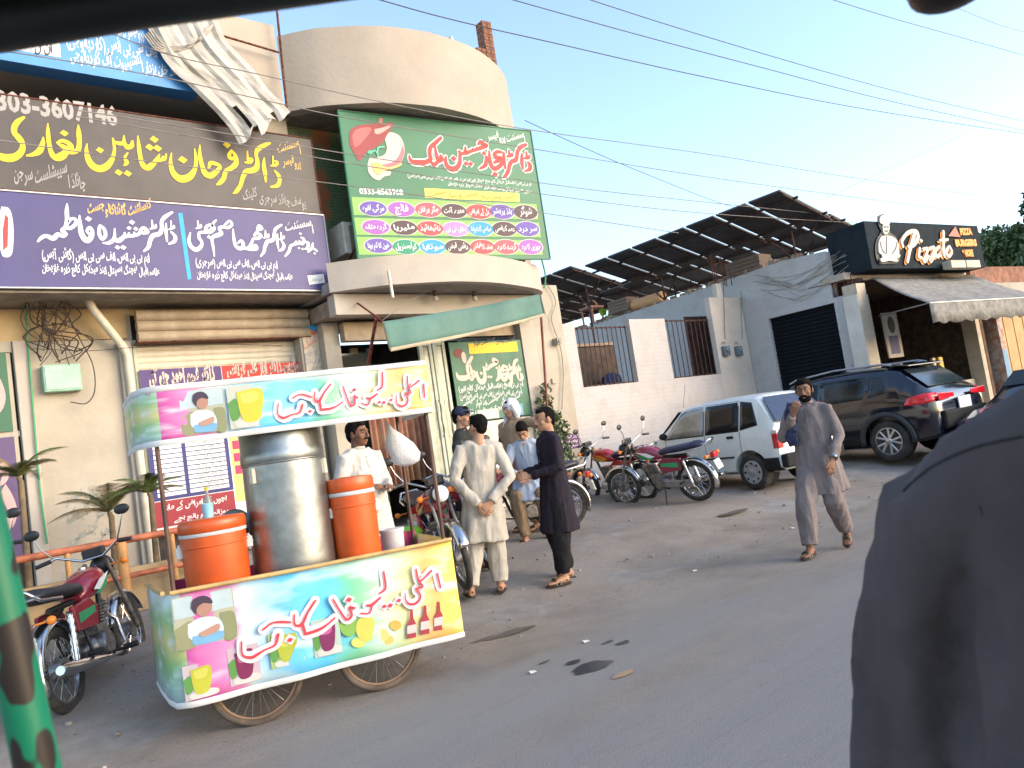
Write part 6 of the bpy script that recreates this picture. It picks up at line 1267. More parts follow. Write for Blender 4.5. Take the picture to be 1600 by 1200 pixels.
q = MB(); pxpoly(q, pg, [(663, 294), (811, 302), (812, 316), (664, 309)], .004); q.build('yellow_strip', flat('ink_yellow2', (.78, .66, .12)), K4); txt(K4, pg, flat('ink_brown', (.35, .2, .05)), [('کنسلٹنٹ فزیشن، میڈیکل سپیشلسٹ اینڈ شوگر سپیشلسٹ', 671, 307, 804, 313, .075)], .007)
q = MB(); rows_px = [[(549, 308), (838, 319), (841, 343), (553, 336)], [(553, 340), (842, 348), (845, 371), (557, 367)], [(557, 370), (845, 376), (848, 398), (561, 398)]]
for r_ in rows_px: pxpoly(q, pg, r_, .004)
q.build('label_rows', flat('lime_band', (.25, .47, .11)), K4)
inks = {'p': (.13, .08, .36), 'm': (.33, .10, .42), 'r': (.60, .06, .07), 'k': (.08, .045, .05), 'o': (.55, .09, .12), 'l': (.50, .22, .48), 'b': (.03, .30, .62), 'g': (.02, .25, .15)}
rowsd = [[('مرگی، لقوہ', 'p'), ('فالج', 'm'), ('جگر یرقان', 'o'), ('معدہ، آنت', 'k'), ('دل کے امراض', 'r'), ('بلڈ پریشر', 'p'), ('شوگر', 'k')], [('گردہ مثانہ', 'm'), ('ملیریا', 'k'), ('ٹائیفائیڈ', 'r'), ('بخار، ٹی بی', 'l'), ('سانس کا پھولنا', 'b'), ('دمہ، کھانسی', 'k'), ('سر درد', 'p')], [('خون کا کم ہونا', 'p'), ('کولیسٹرول', 'g'), ('موٹاپا', 'b'), ('دائمی قبض', 'k'), ('پیشاب کا انفیکشن', 'r'), ('گردے کا درد', 'o'), ('جوڑوں کا درد', 'm')]]
cpx = [[(583, 326), (627, 327), (669, 328), (709, 330), (748, 331), (784, 331), (821, 332)], [(587, 355), (631, 356), (672, 357), (712, 358), (751, 358), (788, 358), (824, 358)], [(591, 384), (634, 386), (676, 386), (715, 386), (754, 386), (791, 386), (829, 386)]]
for r_, cs in zip(rowsd, cpx):
    for i, ((t, c), (x, y)) in enumerate(zip(r_, cs)):
        rx, ry = 21-.45*i, 11.2; X, Z = pg.px(x, y); RX = (pg.px(x+rx, y)[0]-pg.px(x-rx, y)[0])/2; RZ = (pg.px(x, y-ry)[1]-pg.px(x, y+ry)[1])/2
        q = MB(); q.add([pg.P(X+RX*1.08*math.cos(2*math.pi*k/28), Z+RZ*1.1*math.sin(2*math.pi*k/28), .006) for k in range(28)], [tuple(range(28))]); o = q.build('oval_label', flat('oval_rim', (.55, .55, .50)), K4)
        q = MB(); q.add([pg.P(X+RX*math.cos(2*math.pi*k/28), Z+RZ*math.sin(2*math.pi*k/28), .009) for k in range(28)], [tuple(range(28))]); q.build('oval', flat('oval_'+c, inks[c]), o)
        q = MB(); put_text(q, pg, t, X-RX*(.52 if len(t) < 6 else .8), Z-RZ*.32, X+RX*(.52 if len(t) < 6 else .8), RZ*(1.3 if len(t) < 6 else 1.0), .013, .025, .15); q.build('lettering', white, o)
# liver, stomach, gall bladder (flat print), traced from the sign
def prt(T, pl, nm, col, pts, off, smooth=True): q = MB(); pxpoly(q, pl, pts, off, smooth); return q.build(nm, flat(nm+'_%02d%02d' % (int(col[0]*99), int(col[1]*99)), col), T)
prt(K4, pg, 'liver', (.30, .05, .055), [(545, 215), (548, 203), (560, 196), (580, 194), (600, 193), (613, 192), (614, 197), (606, 208), (600, 220), (588, 230), (575, 236), (568, 245), (560, 252), (553, 240), (547, 228)], .005); prt(K4, pg, 'liver_light', (.50, .13, .13), [(550, 212), (556, 203), (574, 199), (580, 203), (572, 215), (560, 228), (553, 228)], .007); prt(K4, pg, 'liver_shine', (.66, .36, .33), [(585, 202), (596, 200), (611, 195), (608, 200), (594, 209), (586, 209)], .007)
prt(K4, pg, 'liver_vein', (.50, .16, .17), [(592, 185), (598, 185), (597, 193), (591, 193)], .007, False)
prt(K4, pg, 'stomach', (.66, .50, .45), [(601, 218), (607, 208), (615, 208), (625, 214), (631, 228), (631, 243), (626, 254), (615, 262), (600, 262), (586, 260), (578, 250), (590, 246), (600, 242), (604, 232)], .010); prt(K4, pg, 'stomach_pink', (.52, .17, .20), [(629, 226), (631, 240), (627, 252), (617, 261), (603, 263), (597, 258), (612, 254), (622, 245)], .012)
prt(K4, pg, 'bowel', (.66, .50, .42), [(574, 256), (578, 247), (590, 250), (606, 262), (602, 268), (610, 268), (609, 274), (600, 276), (592, 282), (582, 278), (575, 268)], .008); prt(K4, pg, 'bowel_inner', (.72, .45, .15), [(580, 256), (590, 254), (603, 262), (620, 258), (627, 254), (625, 260), (608, 266), (597, 268), (592, 274), (584, 268)], .014)
prt(K4, pg, 'gall_bladder', (.10, .42, .26), [(573, 238), (577, 235), (582, 237), (580, 241), (575, 241)], .012)
q = MB()
for s_ in ("580,238,2 586,236,2 590,243,2", "590,246,2 590,232,2 600,230,2"): letters(q, pg, s_, lambda x, y: pg.px(x, y), .013)
q.build('bile_ducts', flat('duct_green', (.15, .5, .35)), K4)
q = MB()
for x in (5.1, 8.05): q.tube([(x, 9.0-.1*(x > 6), 4.4), (x, 9.3, 4.25)], .02, 6)
q.build('bracket', metal_r, K4)
# posters on the shutter
YP = 9.985
xa, xb, xm = PY(220, 555, YP).x, PY(466, 540, YP).x, PY(343, 548, YP).x
pm = Plane((2.46, 9.955), (4.63, 9.955), 1.02, 3.02)
K5 = thing('doctor_list_banner', 'doctors\' list banner with purple and red heads and rows of white lines on the shutter', 'banner', tuple(pm.P(0, 0)))
cut = pm.px(343, 550)[0]
def mrect(m_, x0, z0, x1, z1, off, nm='panel', par=None, pl=None): q = MB(); (pl or pm).rect(q, x0, z0, x1, z1, off); return q.build(nm, m_, par or K5)
q = MB(); q.slab([pm.P(0, 0, 0), pm.P(pm.w, 0, 0), pm.P(pm.w, pm.h, 0), pm.P(0, pm.h, 0)], pm.n*-.01); q.build('sheet', white, K5)
purp = flat('flex_purple', (.07, .035, .16)); mrect(purp, 0, 1.33, cut-.01, pm.h, .004); mrect(flat('flex_red', (.62, .03, .02)), cut, 1.60, pm.w, pm.h, .004)
zA = pm.px(300, 690)[1]; zB = pm.px(300, 770)[1]; xE = pm.px(362, 740)[0]
mrect(flat('flex_navy', (.03, .03, .16)), 0, zB-.04, xE, zA+.04, .004); mrect(flat('flex_maroon', (.30, .02, .035)), 0, zB-.36, xE, zB-.05, .004); mrect(flat('flex_lime', (.55, .62, .18)), xE+.02, zB-.2, xE+.22, zA, .004)
for i in range(11):
    z = zA-.01-(zA-zB)*(i+.0)/11; 
    for x0, x1 in ((.05, xE*.40), (xE*.45, xE-.05)): mrect(white, x0, z-.045, x1, z, .007, 'list_line')
q = MB()
for i in range(11):
    z = zA-.045-(zA-zB)*i/11; put_text(q, pm, ['ڈاکٹر محمد اقبال سرجن', 'ڈاکٹر فاطمہ کنسلٹنٹ', 'ڈاکٹر علی میڈیکل'][i % 3], xE*.55, z+.008, xE*.9, .045, .009, .01, .1)
q.build('lettering', flat('ink_dark', (.05, .04, .05)), K5)
for i in range(3): mrect(flat('flex_pink', (.55, .03, .12)), xE+.05, zA-.16-.16*i, xE+.19, zA-.05-.16*i, .007, 'pink_box')
q = MB(); put_text(q, pm, 'ڈاکٹر فہیم احمد جتوئی', .10, pm.px(280, 597)[1], cut-.10, .25, .007, .06, .1); o = q.build('headline', flat('ink_palecream', (.62, .50, .42)), K5)
q = MB(); put_text(q, pm, 'پروفیسر ڈاکٹر ایاز علی قریشی', cut+.06, pm.px(400, 583)[1], pm.w-.06, .24, .007, .05, .1); put_text(q, pm, 'ایسوسی ایٹ', pm.w-.42, pm.h-.13, pm.w-.08, .12, .007, .02); q.build('headline', flat('ink_palecream', (.7, .6, .5)), K5)
q = MB(); put_text(q, pm, 'ایم بی بی ایس ایف سی پی ایس', .06, 1.42, cut-.3, .12, .007, .01); put_text(q, pm, 'بچوں کے امراض کے ماہر', .1, zB-.16, xE-.1, .10, .007, .02); put_text(q, pm, 'روزانہ شام پانچ بجے', .2, zB-.31, xE-.1, .08, .007, .02); q.build('lettering', white, K5)
# pillar poster
pp_ = Plane((PY(470, 508, 9.78).x, 9.78), (PY(517, 505, 9.78).x, 9.78), PY(500, 590, 9.78).z-.5, PY(500, 508, 9.78).z); K6 = board('pillar_poster', 'cream poster with a blue swoosh pasted on the pillar beside the shutter', pp_, flat('poster_cream2', (.58, .50, .38)), .01)
q = MB(); pxpoly(q, pp_, [(471, 509), (516, 506), (508, 516), (495, 520), (482, 515), (472, 518)], .004, True); q.build('swoosh', flat('ink_blue', (.03, .28, .55)), K6); q = MB(); pxpoly(q, pp_, [(472, 518), (484, 515), (496, 520), (490, 523), (473, 524)], .006, True); q.build('swoosh_red', flat('ink_salmon', (.6, .15, .1)), K6)
txt(K6, pp_, flat('ink_salmon2', (.6, .28, .2)), [('شفا کلینک', 475, 546, 514, 540, .22)]); txt(K6, pp_, flat('ink_grey', (.3, .3, .3)), [('بچوں کا علاج', 476, 558, 514, 553, .10), ('روزانہ او پی ڈی', 478, 568, 516, 563, .10), ('رابطہ کریں', 485, 578, 510, 574, .08)])
mrect(flat('ink_green', (.04, .2, .1)), .02, .28, pp_.w-.02, .36, .004, 'green_strip', K6, pp_)
# green banner beside the door
pn_ = Plane((6.63, 9.34), (8.04, 9.34), 1.88, 3.10); K7 = board('doctor_banner', 'green banner with cream Urdu doctor name on the glass beside the clinic door', pn_, mat('banner_green', (.02, .13, .07), .5, var=.15), .02)
mrect(yel, .36, 1.03, 1.33, 1.19, .004, 'yellow_strip', K7, pn_); txt(K7, pn_, flat('ink_dark', (.05, .04, .05)), [('کنسلٹنٹ فزیشن سپیشلسٹ شوگر', 740, 540, 806, 535, .09)], .007)
v_ = lambda x, y: (.05+(x-55)/1480*1.30, .62+(460-y)/340*.36)
q = MB(); letters(q, pn_, G1, v_, .004, .004, 1.4); q.build('headline', flat('ink_palecream', (.7, .6, .5)), K7)
q = MB()
for i, t in enumerate(('ایم بی بی ایس )علامہ اقبال میڈیکل کالج لاہور(', 'ایم سی پی ایس )میڈیسن( ایف سی پی ایس )میڈیسن(', 'کنسلٹنٹ میڈیکل سپیشلسٹ اینڈ شوگر سپیشلسٹ', 'علامہ اقبال ٹیچنگ ہسپتال ڈیرہ غازیخان')): put_text(q, pn_, t, .06, .47-.12*i, 1.33-.05*i, .11, .004, .015)
q.build('lettering', white, K7)
mrect(flat('photo_pale', (.55, .52, .45)), .35, -.0+.01, .75, .16, .006, 'photo', K7, pn_); mrect(flat('photo_blue', (.15, .35, .45)), .85, .01, 1.25, .19, .006, 'photo', K7, pn_)
q = MB(); q.add([pn_.P(.16+.09*math.cos(t)*1.1, 1.05+.07*math.sin(t), .005) for t in [k*.5 for k in range(12)]], [tuple(range(12))]); q.build('liver', flat('liver_dark', (.2, .04, .04)), K7); q = MB(); q.add([pn_.P(.24+.045*math.cos(t), .98+.09*math.sin(t), .008) for t in [k*.5 for k in range(12)]], [tuple(range(12))]); q.build('stomach', flat('ink_palecream', (.7, .6, .5)), K7)
# posters at the far left window
for (z0, z1, c_, lab) in ((2.42, 3.3, (.04, .13, .07), 'green poster with pale pink lettering at the far left window'), (1.05, 2.36, (.10, .06, .15), 'purple poster with pale pink lettering at the far left window')):
    pq = Plane((-.8, 9.95), (1.12, 9.95), z0, z1); K8 = board('window_poster', lab, pq, flat('poster_%d' % int(z0*10), c_), .02); q = MB(); put_text(q, pq, 'ڈاکٹر', .95, (z1-z0)*.25, 1.88, .85, .004, .05); q.build('lettering', flat('ink_pink', (.60, .36, .34)), K8)
    q = MB(); put_text(q, pq, 'کلینک میڈیکل سنٹر', .3, .06, 1.8, .14, .004, .02); q.build('lettering', greyw, K8)
# stencilled writing on the cream wall
pw = Plane((1.3, 9.997), (2.3, 9.997), 1.0, 3.4); q = MB()
for i, t in enumerate(('میڈیکل سنٹر', 'ڈاکٹر کلینک', 'ایمرجنسی')): put_text(q, pw, t, .25, .55-.22*i, .72, .2, .002, .02)
o = q.build('painted_writing', flat('faded_paint', (.30, .32, .28)), B1_)
# ---------------------------------------------------------------- juice cart
ca = D(-14.4); cu_ = Vector((math.cos(ca), math.sin(ca), 0)); W1 = PZ(410, 1132, 0); cn = Vector((cu_.y, -cu_.x, 0)); CO = W1+cn*.12; CO.z = 0
CT = thing('juice_cart', 'four-wheeled juice cart wrapped in bright fruit-print banners with a matching canopy', 'cart', tuple(CO))
UA, UB = -.41, 1.34; DEP = .95
def cp(u_, d, z): return CO+cu_*u_-cn*d+Vector((0, 0, z))
# the wrap: front plane plus left end, the left corner is rounded
pf_ = Plane(cp(UA, 0, 0).xy, cp(UB, 0, 0).xy, .0, 3.0)
tE = lambda: None
def gradient_mat(name, stops, axis=0, lo=0, hi=1, noise_amt=.25):
    m = bpy.data.materials.new(name); m.use_nodes = True; nt = m.node_tree; b = nt.nodes['Principled BSDF']; L = nt.links.new; N = nt.nodes.new
    uv = N('ShaderNodeUVMap'); nz = N('ShaderNodeTexNoise'); nz.inputs['Scale'].default_value = 3.2; nz.inputs['Detail'].default_value = 2.5; L(uv.outputs[0], nz.inputs[0]); sx = N('ShaderNodeSeparateXYZ'); L(uv.outputs[0], sx.inputs[0])
    ad = N('ShaderNodeMath'); ad.operation = 'MULTIPLY_ADD'; L(nz.outputs[0], ad.inputs[0]); ad.inputs[1].default_value = noise_amt; L(sx.outputs[axis], ad.inputs[2]); sb = N('ShaderNodeMath'); sb.operation = 'SUBTRACT'; L(ad.outputs[0], sb.inputs[0]); sb.inputs[1].default_value = noise_amt/2
    r_ = N('ShaderNodeValToRGB'); e = r_.color_ramp.elements; e[0].position = stops[0][0]; e[0].color = (*stops[0][1], 1); e[1].position = stops[-1][0]; e[1].color = (*stops[-1][1], 1)
    for p, c in stops[1:-1]: k = e.new(p); k.color = (*c, 1)
    L(sb.outputs[0], r_.inputs[0])
    n2 = N('ShaderNodeTexNoise'); n2.inputs['Scale'].default_value = 5; n2.inputs['Detail'].default_value = 2; L(uv.outputs[0], n2.inputs[0]); mr = N('ShaderNodeMapRange'); mr.inputs[1].default_value = .5; mr.inputs[2].default_value = .68; mr.inputs[4].default_value = .75; L(n2.outputs[0], mr.inputs[0]); mx = N('ShaderNodeMix'); mx.data_type = 'RGBA'; L(mr.outputs[0], mx.inputs[0]); L(r_.outputs[0], mx.inputs[6]); mx.inputs[7].default_value = (.62, .70, .72, 1)
    L(mx.outputs[2], b.inputs['Base Color']); b.inputs['Roughness'].default_value = .38; b.inputs['Coat Weight'].default_value = .15; return m
stops = [(0, (.50, .05, .28)), (.16, (.60, .22, .42)), (.20, (.50, .66, .72)), (.36, (.12, .45, .72)), (.50, (.10, .48, .74)), (.58, (.20, .58, .34)), (.70, (.42, .62, .40)), (.80, (.72, .66, .30)), (.88, (.76, .46, .16)), (1, (.78, .58, .10))]
wrapm = gradient_mat('fruit_print', stops); endm = gradient_mat('fruit_print_end', [(0, (.35, .50, .55)), (.35, (.20, .42, .16)), (.55, (.55, .50, .20)), (.75, (.25, .45, .20)), (1, (.45, .55, .55))], 1)
hemw = flat('hem_white', (.58, .58, .57))
def wrap(z0, z1, d0, nm, hem, bow=.0, lean=0.0, uext=0.0):
    """banner skirt: along the front, round the left corner and back, round the right corner"""
    path = [(UA-.16-uext, .80, 1), (UA-.13-uext, .50, 1), (UA-.09-uext, .20, 1), (UA-.05, .05, 1), (UA+.03, 0, 0)]+[(UA+.03+(UB-UA-.03)*i/24, -.012*math.sin(i*.9), 0) for i in range(1, 25)]+[(UB+.012, .05, 2), (UB+.014, .5, 2), (UB+.014, .8, 2)]
    V = []; F = []; uvs = []; mi = []; n = len(path); K_ = 6; tot = 0; L_ = [0]
    for a, b in zip(path, path[1:]): tot += math.hypot(b[0]-a[0], b[1]-a[1]); L_.append(tot)
    for i, (u_, d, e) in enumerate(path):
        for k in range(K_+1):
            t = k/K_; w_ = .006*noise.noise((u_*6, d*6, t*4)); V.append(cp(u_, d+w_-lean*(1-t), z0+(z1-z0)*t)); uvs.append(((u_-UA)/(UB-UA) if e == 0 else (d if e == 1 else 1), t))
    for i in range(n-1):
        e = path[i][2] or path[i+1][2]
        for k in range(K_): F.append((i*(K_+1)+k, (i+1)*(K_+1)+k, (i+1)*(K_+1)+k+1, i*(K_+1)+k+1)); mi.append(1 if e == 1 else 0)
    off = root_loc(CT); me = bpy.data.meshes.new(nm); me.from_pydata([tuple(v-off) for v in V], [], F); me.materials.append(wrapm); me.materials.append(endm); me.polygons.foreach_set('material_index', mi); uvl = me.uv_layers.new(name='UVMap')
    for p in me.polygons:
        p.use_smooth = True
        for li in p.loop_indices: uvl.data[li].uv = uvs[me.loops[li].vertex_index]
    o = obj_mesh(nm, me, CT); o.modifiers.new('s', 'SOLIDIFY').thickness = .004
    for z in hem:
        q = MB(); P = [cp(u_, d-.004-(lean*(1-(z-z0)/(z1-z0))), z) for u_, d, e in path]; q.tube(P, [(.018, .005)]*len(P), 6, up=(0, 0, 1)); q.build('hem', hemw, o, smooth=True)
    return o
low = wrap(.25, .90, 0, 'skirt_banner', (.255,)); top = wrap(1.79, 2.14, 0, 'canopy_banner', (1.80, 2.13), uext=.02)
wood = mat('cart_wood', (.20, .12, .06), .8, var=.3, scale=5); bam = mat('bamboo', (.52, .34, .13), .6, var=.2, scale=8)
q = MB(); q.tube([cp(UA-.02, -.02, .915), cp(.4, -.035, .905), cp(UB, -.02, .90)], .014, 8); q.tube([cp(UA-.06, .03, .915), cp(UA-.16, .8, .915)], .014, 8); q.build('trim_pole', bam, CT, smooth=True)
q = MB(); q.slab([cp(UA, .03, .62), cp(UB, .03, .62), cp(UB, DEP, .62), cp(UA, DEP, .62)], (0, 0, .04)); q.build('deck', wood, CT)
q = MB(); q.slab([cp(UA-.02, .02, 2.10), cp(UB, .02, 2.10), cp(UB, .8, 2.10), cp(UA-.02, .8, 2.10)], (0, 0, .02)); q.build('canopy_top', mat('canopy_under', (.25, .22, .2), .8), CT)
q = MB(); q.slab([cp(UB-.30, .82, .66), cp(UB, .82, .66), cp(UB, .82, .93), cp(UB-.30, .82, .93)], (0, 0, 0.0)+Vector((0, .01, 0)) if False else cn*.01); q.build('inner_panel', flat('flex_magenta', (.38, .02, .10)), CT)
q = MB(); q.slab([cp(UA, .82, .66), cp(UB, .82, .66), cp(UB, .82, .90), cp(UA, .82, .90)], cn*-.012); q.build('rear_board', flat('flex_magenta', (.38, .02, .10)), CT)
for u_, d in ((UA+.0, .06), (UA+.0, .78), (UB-.03, .06), (UB-.03, .78)): q = MB(); q.tube([cp(u_, d, .55), cp(u_, d, 2.1)], .014, 8); q.build('canopy_post', mat('post_rust', (.14, .08, .06), .6, .4, var=.3), CT, smooth=True)
for i, (u_, d) in enumerate(((0, .12), (.785, .12), (0, .80), (.785, .80))):
    c = cp(u_+.0, d, .0); R_ = .29; q = MB(); q.torus((c.x, c.y, R_), R_-.022, .022, tuple(cn), 44, 8); w_ = q.build('wheel', mat('dusty_tyre', (.105, .08, .062), .9, var=.3, scale=9), CT, smooth=True)
    q = MB(); q.torus((c.x, c.y, R_), R_-.045, .012, tuple(cn), 40, 6); q.build('rim', mat('rim_rust', (.20, .13, .09), .6, .5), w_, smooth=True)
    q = MB(); R2 = rot_to(cn); q.lathe([(.03, -.05), (.035, 0), (.03, .05)], 12, (c.x, c.y, R_), R2); q.build('hub', mat('dark_steel', (.12, .11, .1)), w_, smooth=True)
    q = MB()
    for k in range(28):
        a = 2*math.pi*k/28; b = a+(.3 if k % 2 else -.3); q.tube([Vector((c.x, c.y, R_))+R2 @ Vector((.03*math.cos(b), .03*math.sin(b), .03*(1 if k % 2 else -1))), Vector((c.x, c.y, R_))+R2 @ Vector(((R_-.05)*math.cos(a), (R_-.05)*math.sin(a), 0))], .002, 4, cap=False)
    q.build('spokes', steel, w_)
for u_ in (0, .785):
    q = MB(); q.tube([cp(u_, .10, .29), cp(u_, .82, .29)], .014, 8); q.build('axle', mat('dark_steel', (.12, .11, .1)), CT)
    for s_ in (-.12, .12):
        for d in (.2, .72): q = MB(); q.tube([cp(u_, d, .29), cp(u_+s_, d, .62)], .014, 6); q.build('strut', mat('dark_steel', (.12, .11, .1)), CT)
# prints on the banners (flat print, traced)
def P2(plz): return plz
pfl = Plane(cp(UA, .0, 0).xy, cp(UB, .0, 0).xy, 0, 3)
inkw = flat('print_white', (.72, .70, .70)); inkpk = flat('print_paleword', (.72, .60, .62)); inkr = flat('print_red', (.55, .03, .05))
def cart_print(T, off0, frm, word_tr, pic_tr, big):
    q = MB(); letters(q, pfl, C1, word_tr, off0+.004, .015, 1.1); q.build('word_outline', inkpk if True else inkw, T)
    q = MB(); letters(q, pfl, C1, word_tr, off0+.014, -.001, .52); q.build('word', inkr, T)
def pic_poly(T, nm, col, pts, tr, off, smooth=True):
    col = tuple(c*.78 for c in col)
    P = cr(pts+[pts[0]], 4)[:-1] if smooth else pts; q = MB(); q.add([pfl.P(*tr(x, y), off) for x, y in P], [tuple(range(len(P)))]); return q.build(nm, flat('pr_%s_%02d%02d%02d' % (nm, int(col[0]*99), int(col[1]*99), int(col[2]*99)), col), T)
wt = lambda x, y: pfl.px(410+x/5.926, 560+y/5.926, .02)
cart_print(top, .012, None, wt, None, False)
def lowmap(x, y):       # same wording on the skirt, larger
    a = wt(x, y); u_ = a[0]; z = a[1]; return ((u_-.02)*1.0+.0-.0+.0 if False else .0+(x-140)/(1500-140)*(pfl.px(688, 900, .02)[0]-pfl.px(375, 970, .02)[0])+pfl.px(372, 970, .02)[0], .545+(400-y)/400*.32+.02)
cart_print(low, .012, None, lowmap, None, True)
def loc_tr(u0, z0, w_, h_): return lambda x, y: (u0+(x)*w_, z0+(1-y)*h_)
def child_photo(T, u0, z0, w_, h_):
    t = loc_tr(u0, z0, w_, h_); o = .008
    pic_poly(T, 'photo_field', (.45, .46, .33), [(0, 0), (1, 0), (1, 1), (0, 1)], t, o, False); pic_poly(T, 'photo_sky', (.50, .62, .66), [(.02, .02), (.98, .02), (.98, .38), (.02, .42)], t, o+.002, False); pic_poly(T, 'photo_grass', (.30, .30, .16), [(.02, .6), (.3, .5), (.32, .98), (.02, .98)], t, o+.003); pic_poly(T, 'photo_grass', (.26, .28, .14), [(.75, .45), (.98, .5), (.98, .98), (.78, .98)], t, o+.003)
    pic_poly(T, 'photo_shirt', (.62, .70, .76), [(.22, .55), (.42, .47), (.64, .5), (.76, .62), (.74, .85), (.25, .85)], t, o+.004); pic_poly(T, 'photo_trousers', (.18, .42, .66), [(.27, .8), (.74, .8), (.72, .97), (.3, .97)], t, o+.005); pic_poly(T, 'photo_face', (.45, .24, .18), [(.36, .22), (.5, .14), (.63, .24), (.62, .38), (.5, .47), (.4, .4)], t, o+.006); pic_poly(T, 'photo_hair', (.05, .03, .06), [(.3, .25), (.34, .1), (.5, .05), (.62, .12), (.65, .24), (.5, .2), (.4, .27), (.37, .38)], t, o+.007); pic_poly(T, 'photo_hands', (.5, .28, .2), [(.38, .76), (.6, .68), (.72, .66), (.7, .78), (.5, .84), (.4, .82)], t, o+.008)
def glass_print(T, u0, z0, w_, h_, c, c2, bgc):
    t = loc_tr(u0, z0, w_, h_); o = .008; pic_poly(T, 'glass_back', bgc, [(0, 0), (1, 0), (1, 1), (0, 1)], t, o, False); pic_poly(T, 'leaves', (.10, .30, .06), [(0, .4), (.2, .3), (.25, .7), (.05, .8)], t, o+.002); pic_poly(T, 'saucer', (.62, .62, .58), [(.1, .85), (.5, .75), (.95, .82), (.9, .97), (.2, .98)], t, o+.003); pic_poly(T, 'juice', c, [(.22, .15), (.8, .12), (.78, .6), (.65, .85), (.35, .86), (.25, .6)], t, o+.004); pic_poly(T, 'juice_light', c2, [(.3, .2), (.7, .17), (.66, .4), (.35, .42)], t, o+.005)
uu = lambda px, py: pfl.px(px, py, .01)
a, b = uu(284, 672), uu(348, 607); child_photo(top, a[0], 1.83, b[0]-a[0], .27)
a, b = uu(360, 665), uu(420, 600); glass_print(top, a[0], 1.83, b[0]-a[0], .27, (.62, .58, .04), (.70, .66, .12), (.55, .58, .5))
a, b = uu(276, 1020), uu(366, 945); child_photo(low, a[0], .58, (b[0]-a[0]), .30)
for (px0, px1, z0, h_, c, c2, bgc) in ((285, 340, .28, .20, (.50, .50, .04), (.62, .60, .10), (.55, .45, .5)), (358, 408, .30, .22, (.20, .01, .08), (.5, .15, .25), (.58, .45, .52)), (425, 480, .34, .21, (.42, .46, .04), (.6, .6, .12), (.35, .50, .2)), (495, 540, .34, .23, (.20, .01, .10), (.5, .1, .3), (.45, .58, .5))):
    a, b = uu(px0, 1050)[0], uu(px1, 1050)[0]; glass_print(low, a, z0, b-a, h_, c, c2, bgc)
lt = lambda px, py: uu(px, py)
for (cx, cy, r1, r2, c) in ((572, 990, 20, 26, (.62, .60, .10)), (560, 1012, 14, 10, (.70, .66, .15)), (598, 1000, 13, 12, (.66, .62, .2)), (618, 985, 12, 10, (.72, .42, .08)), (606, 1008, 12, 9, (.74, .50, .12)), (545, 985, 18, 22, (.22, .45, .08))):
    pic_poly(low, 'lemon', c, [(cx+r1*math.cos(k*.785)*.8, cy-8+r2*math.sin(k*.785)*.8) for k in range(8)], lt, .009+.001*(cx % 5))
for cx, cy in ((643, 978), (664, 972), (685, 966)):
    pic_poly(low, 'bottle', (.38, .03, .05), [(cx-2, cy-26), (cx+2, cy-26), (cx+3, cy-12), (cx+7, cy-4), (cx+7, cy+18), (cx-7, cy+20), (cx-7, cy-2), (cx-3, cy-10)], lt, .010, False); pic_poly(low, 'bottle_label', (.62, .55, .52), [(cx-7, cy), (cx+7, cy-3), (cx+7, cy+10), (cx-7, cy+13)], lt, .013, False)
# coolers, drum, bottles
def cooler(lab, u_, d, r_, h_, tint, z0=.665):
    c = cp(u_, d, z0); T = thing('water_cooler', lab, 'cooler', tuple(c)); og = mat('cooler_orange_%d' % int(tint*100), (.66*tint, .075*tint+.02, .010), .42, var=.10, coat=.15, dirt=.22, dirtcol=(.30, .10, .04), bump=.06, bscale=5)
    q = MB(); q.lathe([(r_*.93, 0), (r_*.95, .01), (r_, h_*.80), (r_*1.0, h_*.84)], 40, c); q.build('body', og, T, smooth=True); q = MB(); q.lathe([(r_*1.01, h_*.835), (r_*1.03, h_*.84), (r_*1.03, h_*.868), (r_*1.0, h_*.872)], 40, c); q.build('white_band', hemw, T, smooth=True)
    q = MB(); q.lathe([(r_*1.01, h_*.873), (r_*1.035, h_*.88), (r_*1.03, h_*.96), (r_*.98, h_*.99), (r_*.4, h_), (.01, h_)], 40, c); q.build('lid', og, T, smooth=True)
    q = MB(); q.torus(c+Vector((0, 0, h_*.74)), r_*1.0, .006, (0, 0, 1), 36, 6); q.build('rib', og, T, smooth=True)
    for s_ in (-1, 1): q = MB(); p = c+cu_*s_*r_*1.02+Vector((0, 0, h_*.70)); q.box(p, (.05, .07, .07), Matrix.Rotation(ca, 3, 'Z')); q.tube([p+Vector((0, 0, .05)), p+cu_*s_*.025, p-Vector((0, 0, .05))], .012, 6); q.build('handle', hemw, T, bevel=.006)
    q = MB(); p = c+cn*(r_+.012)*.4-cu_*(r_+.02)*.9+Vector((0, 0, h_*.22)); q.tube([p, p-cu_*.05, p-cu_*.055-Vector((0, 0, .05))], .014, 8); q.build('tap', hemw, T, smooth=True)
    return T
def under(px, py, d): # cart-space u of a pixel at depth d behind the front plane
    p = PPL(px, py, CO-cn*d, cn); return (p-CO).dot(cu_), p.z
u0, z0 = under(286, 900, .25); u1, z1 = under(384, 815, .25); h1 = under(335, 812, .25)[1]-.665
cooler('orange water cooler on the left of the steel drum, scuffed and shorter', (u0+u1)/2, .25, (u1-u0)/2*.98, h1+.02, .88)
u0, _ = under(514, 800, .27); u1, _ = under(597, 850, .27); h2 = under(552, 748, .27)[1]-.665
cooler('tall bright orange water cooler on the right of the steel drum', (u0+u1)/2+.0, .27, (u1-u0)/2*.94, h2+.02, 1.0)
u0, _ = under(384, 800, .34); u1, _ = under(518, 800, .34); c = cp((u0+u1)/2, .34, .665); rd = (u1-u0)/2*.97
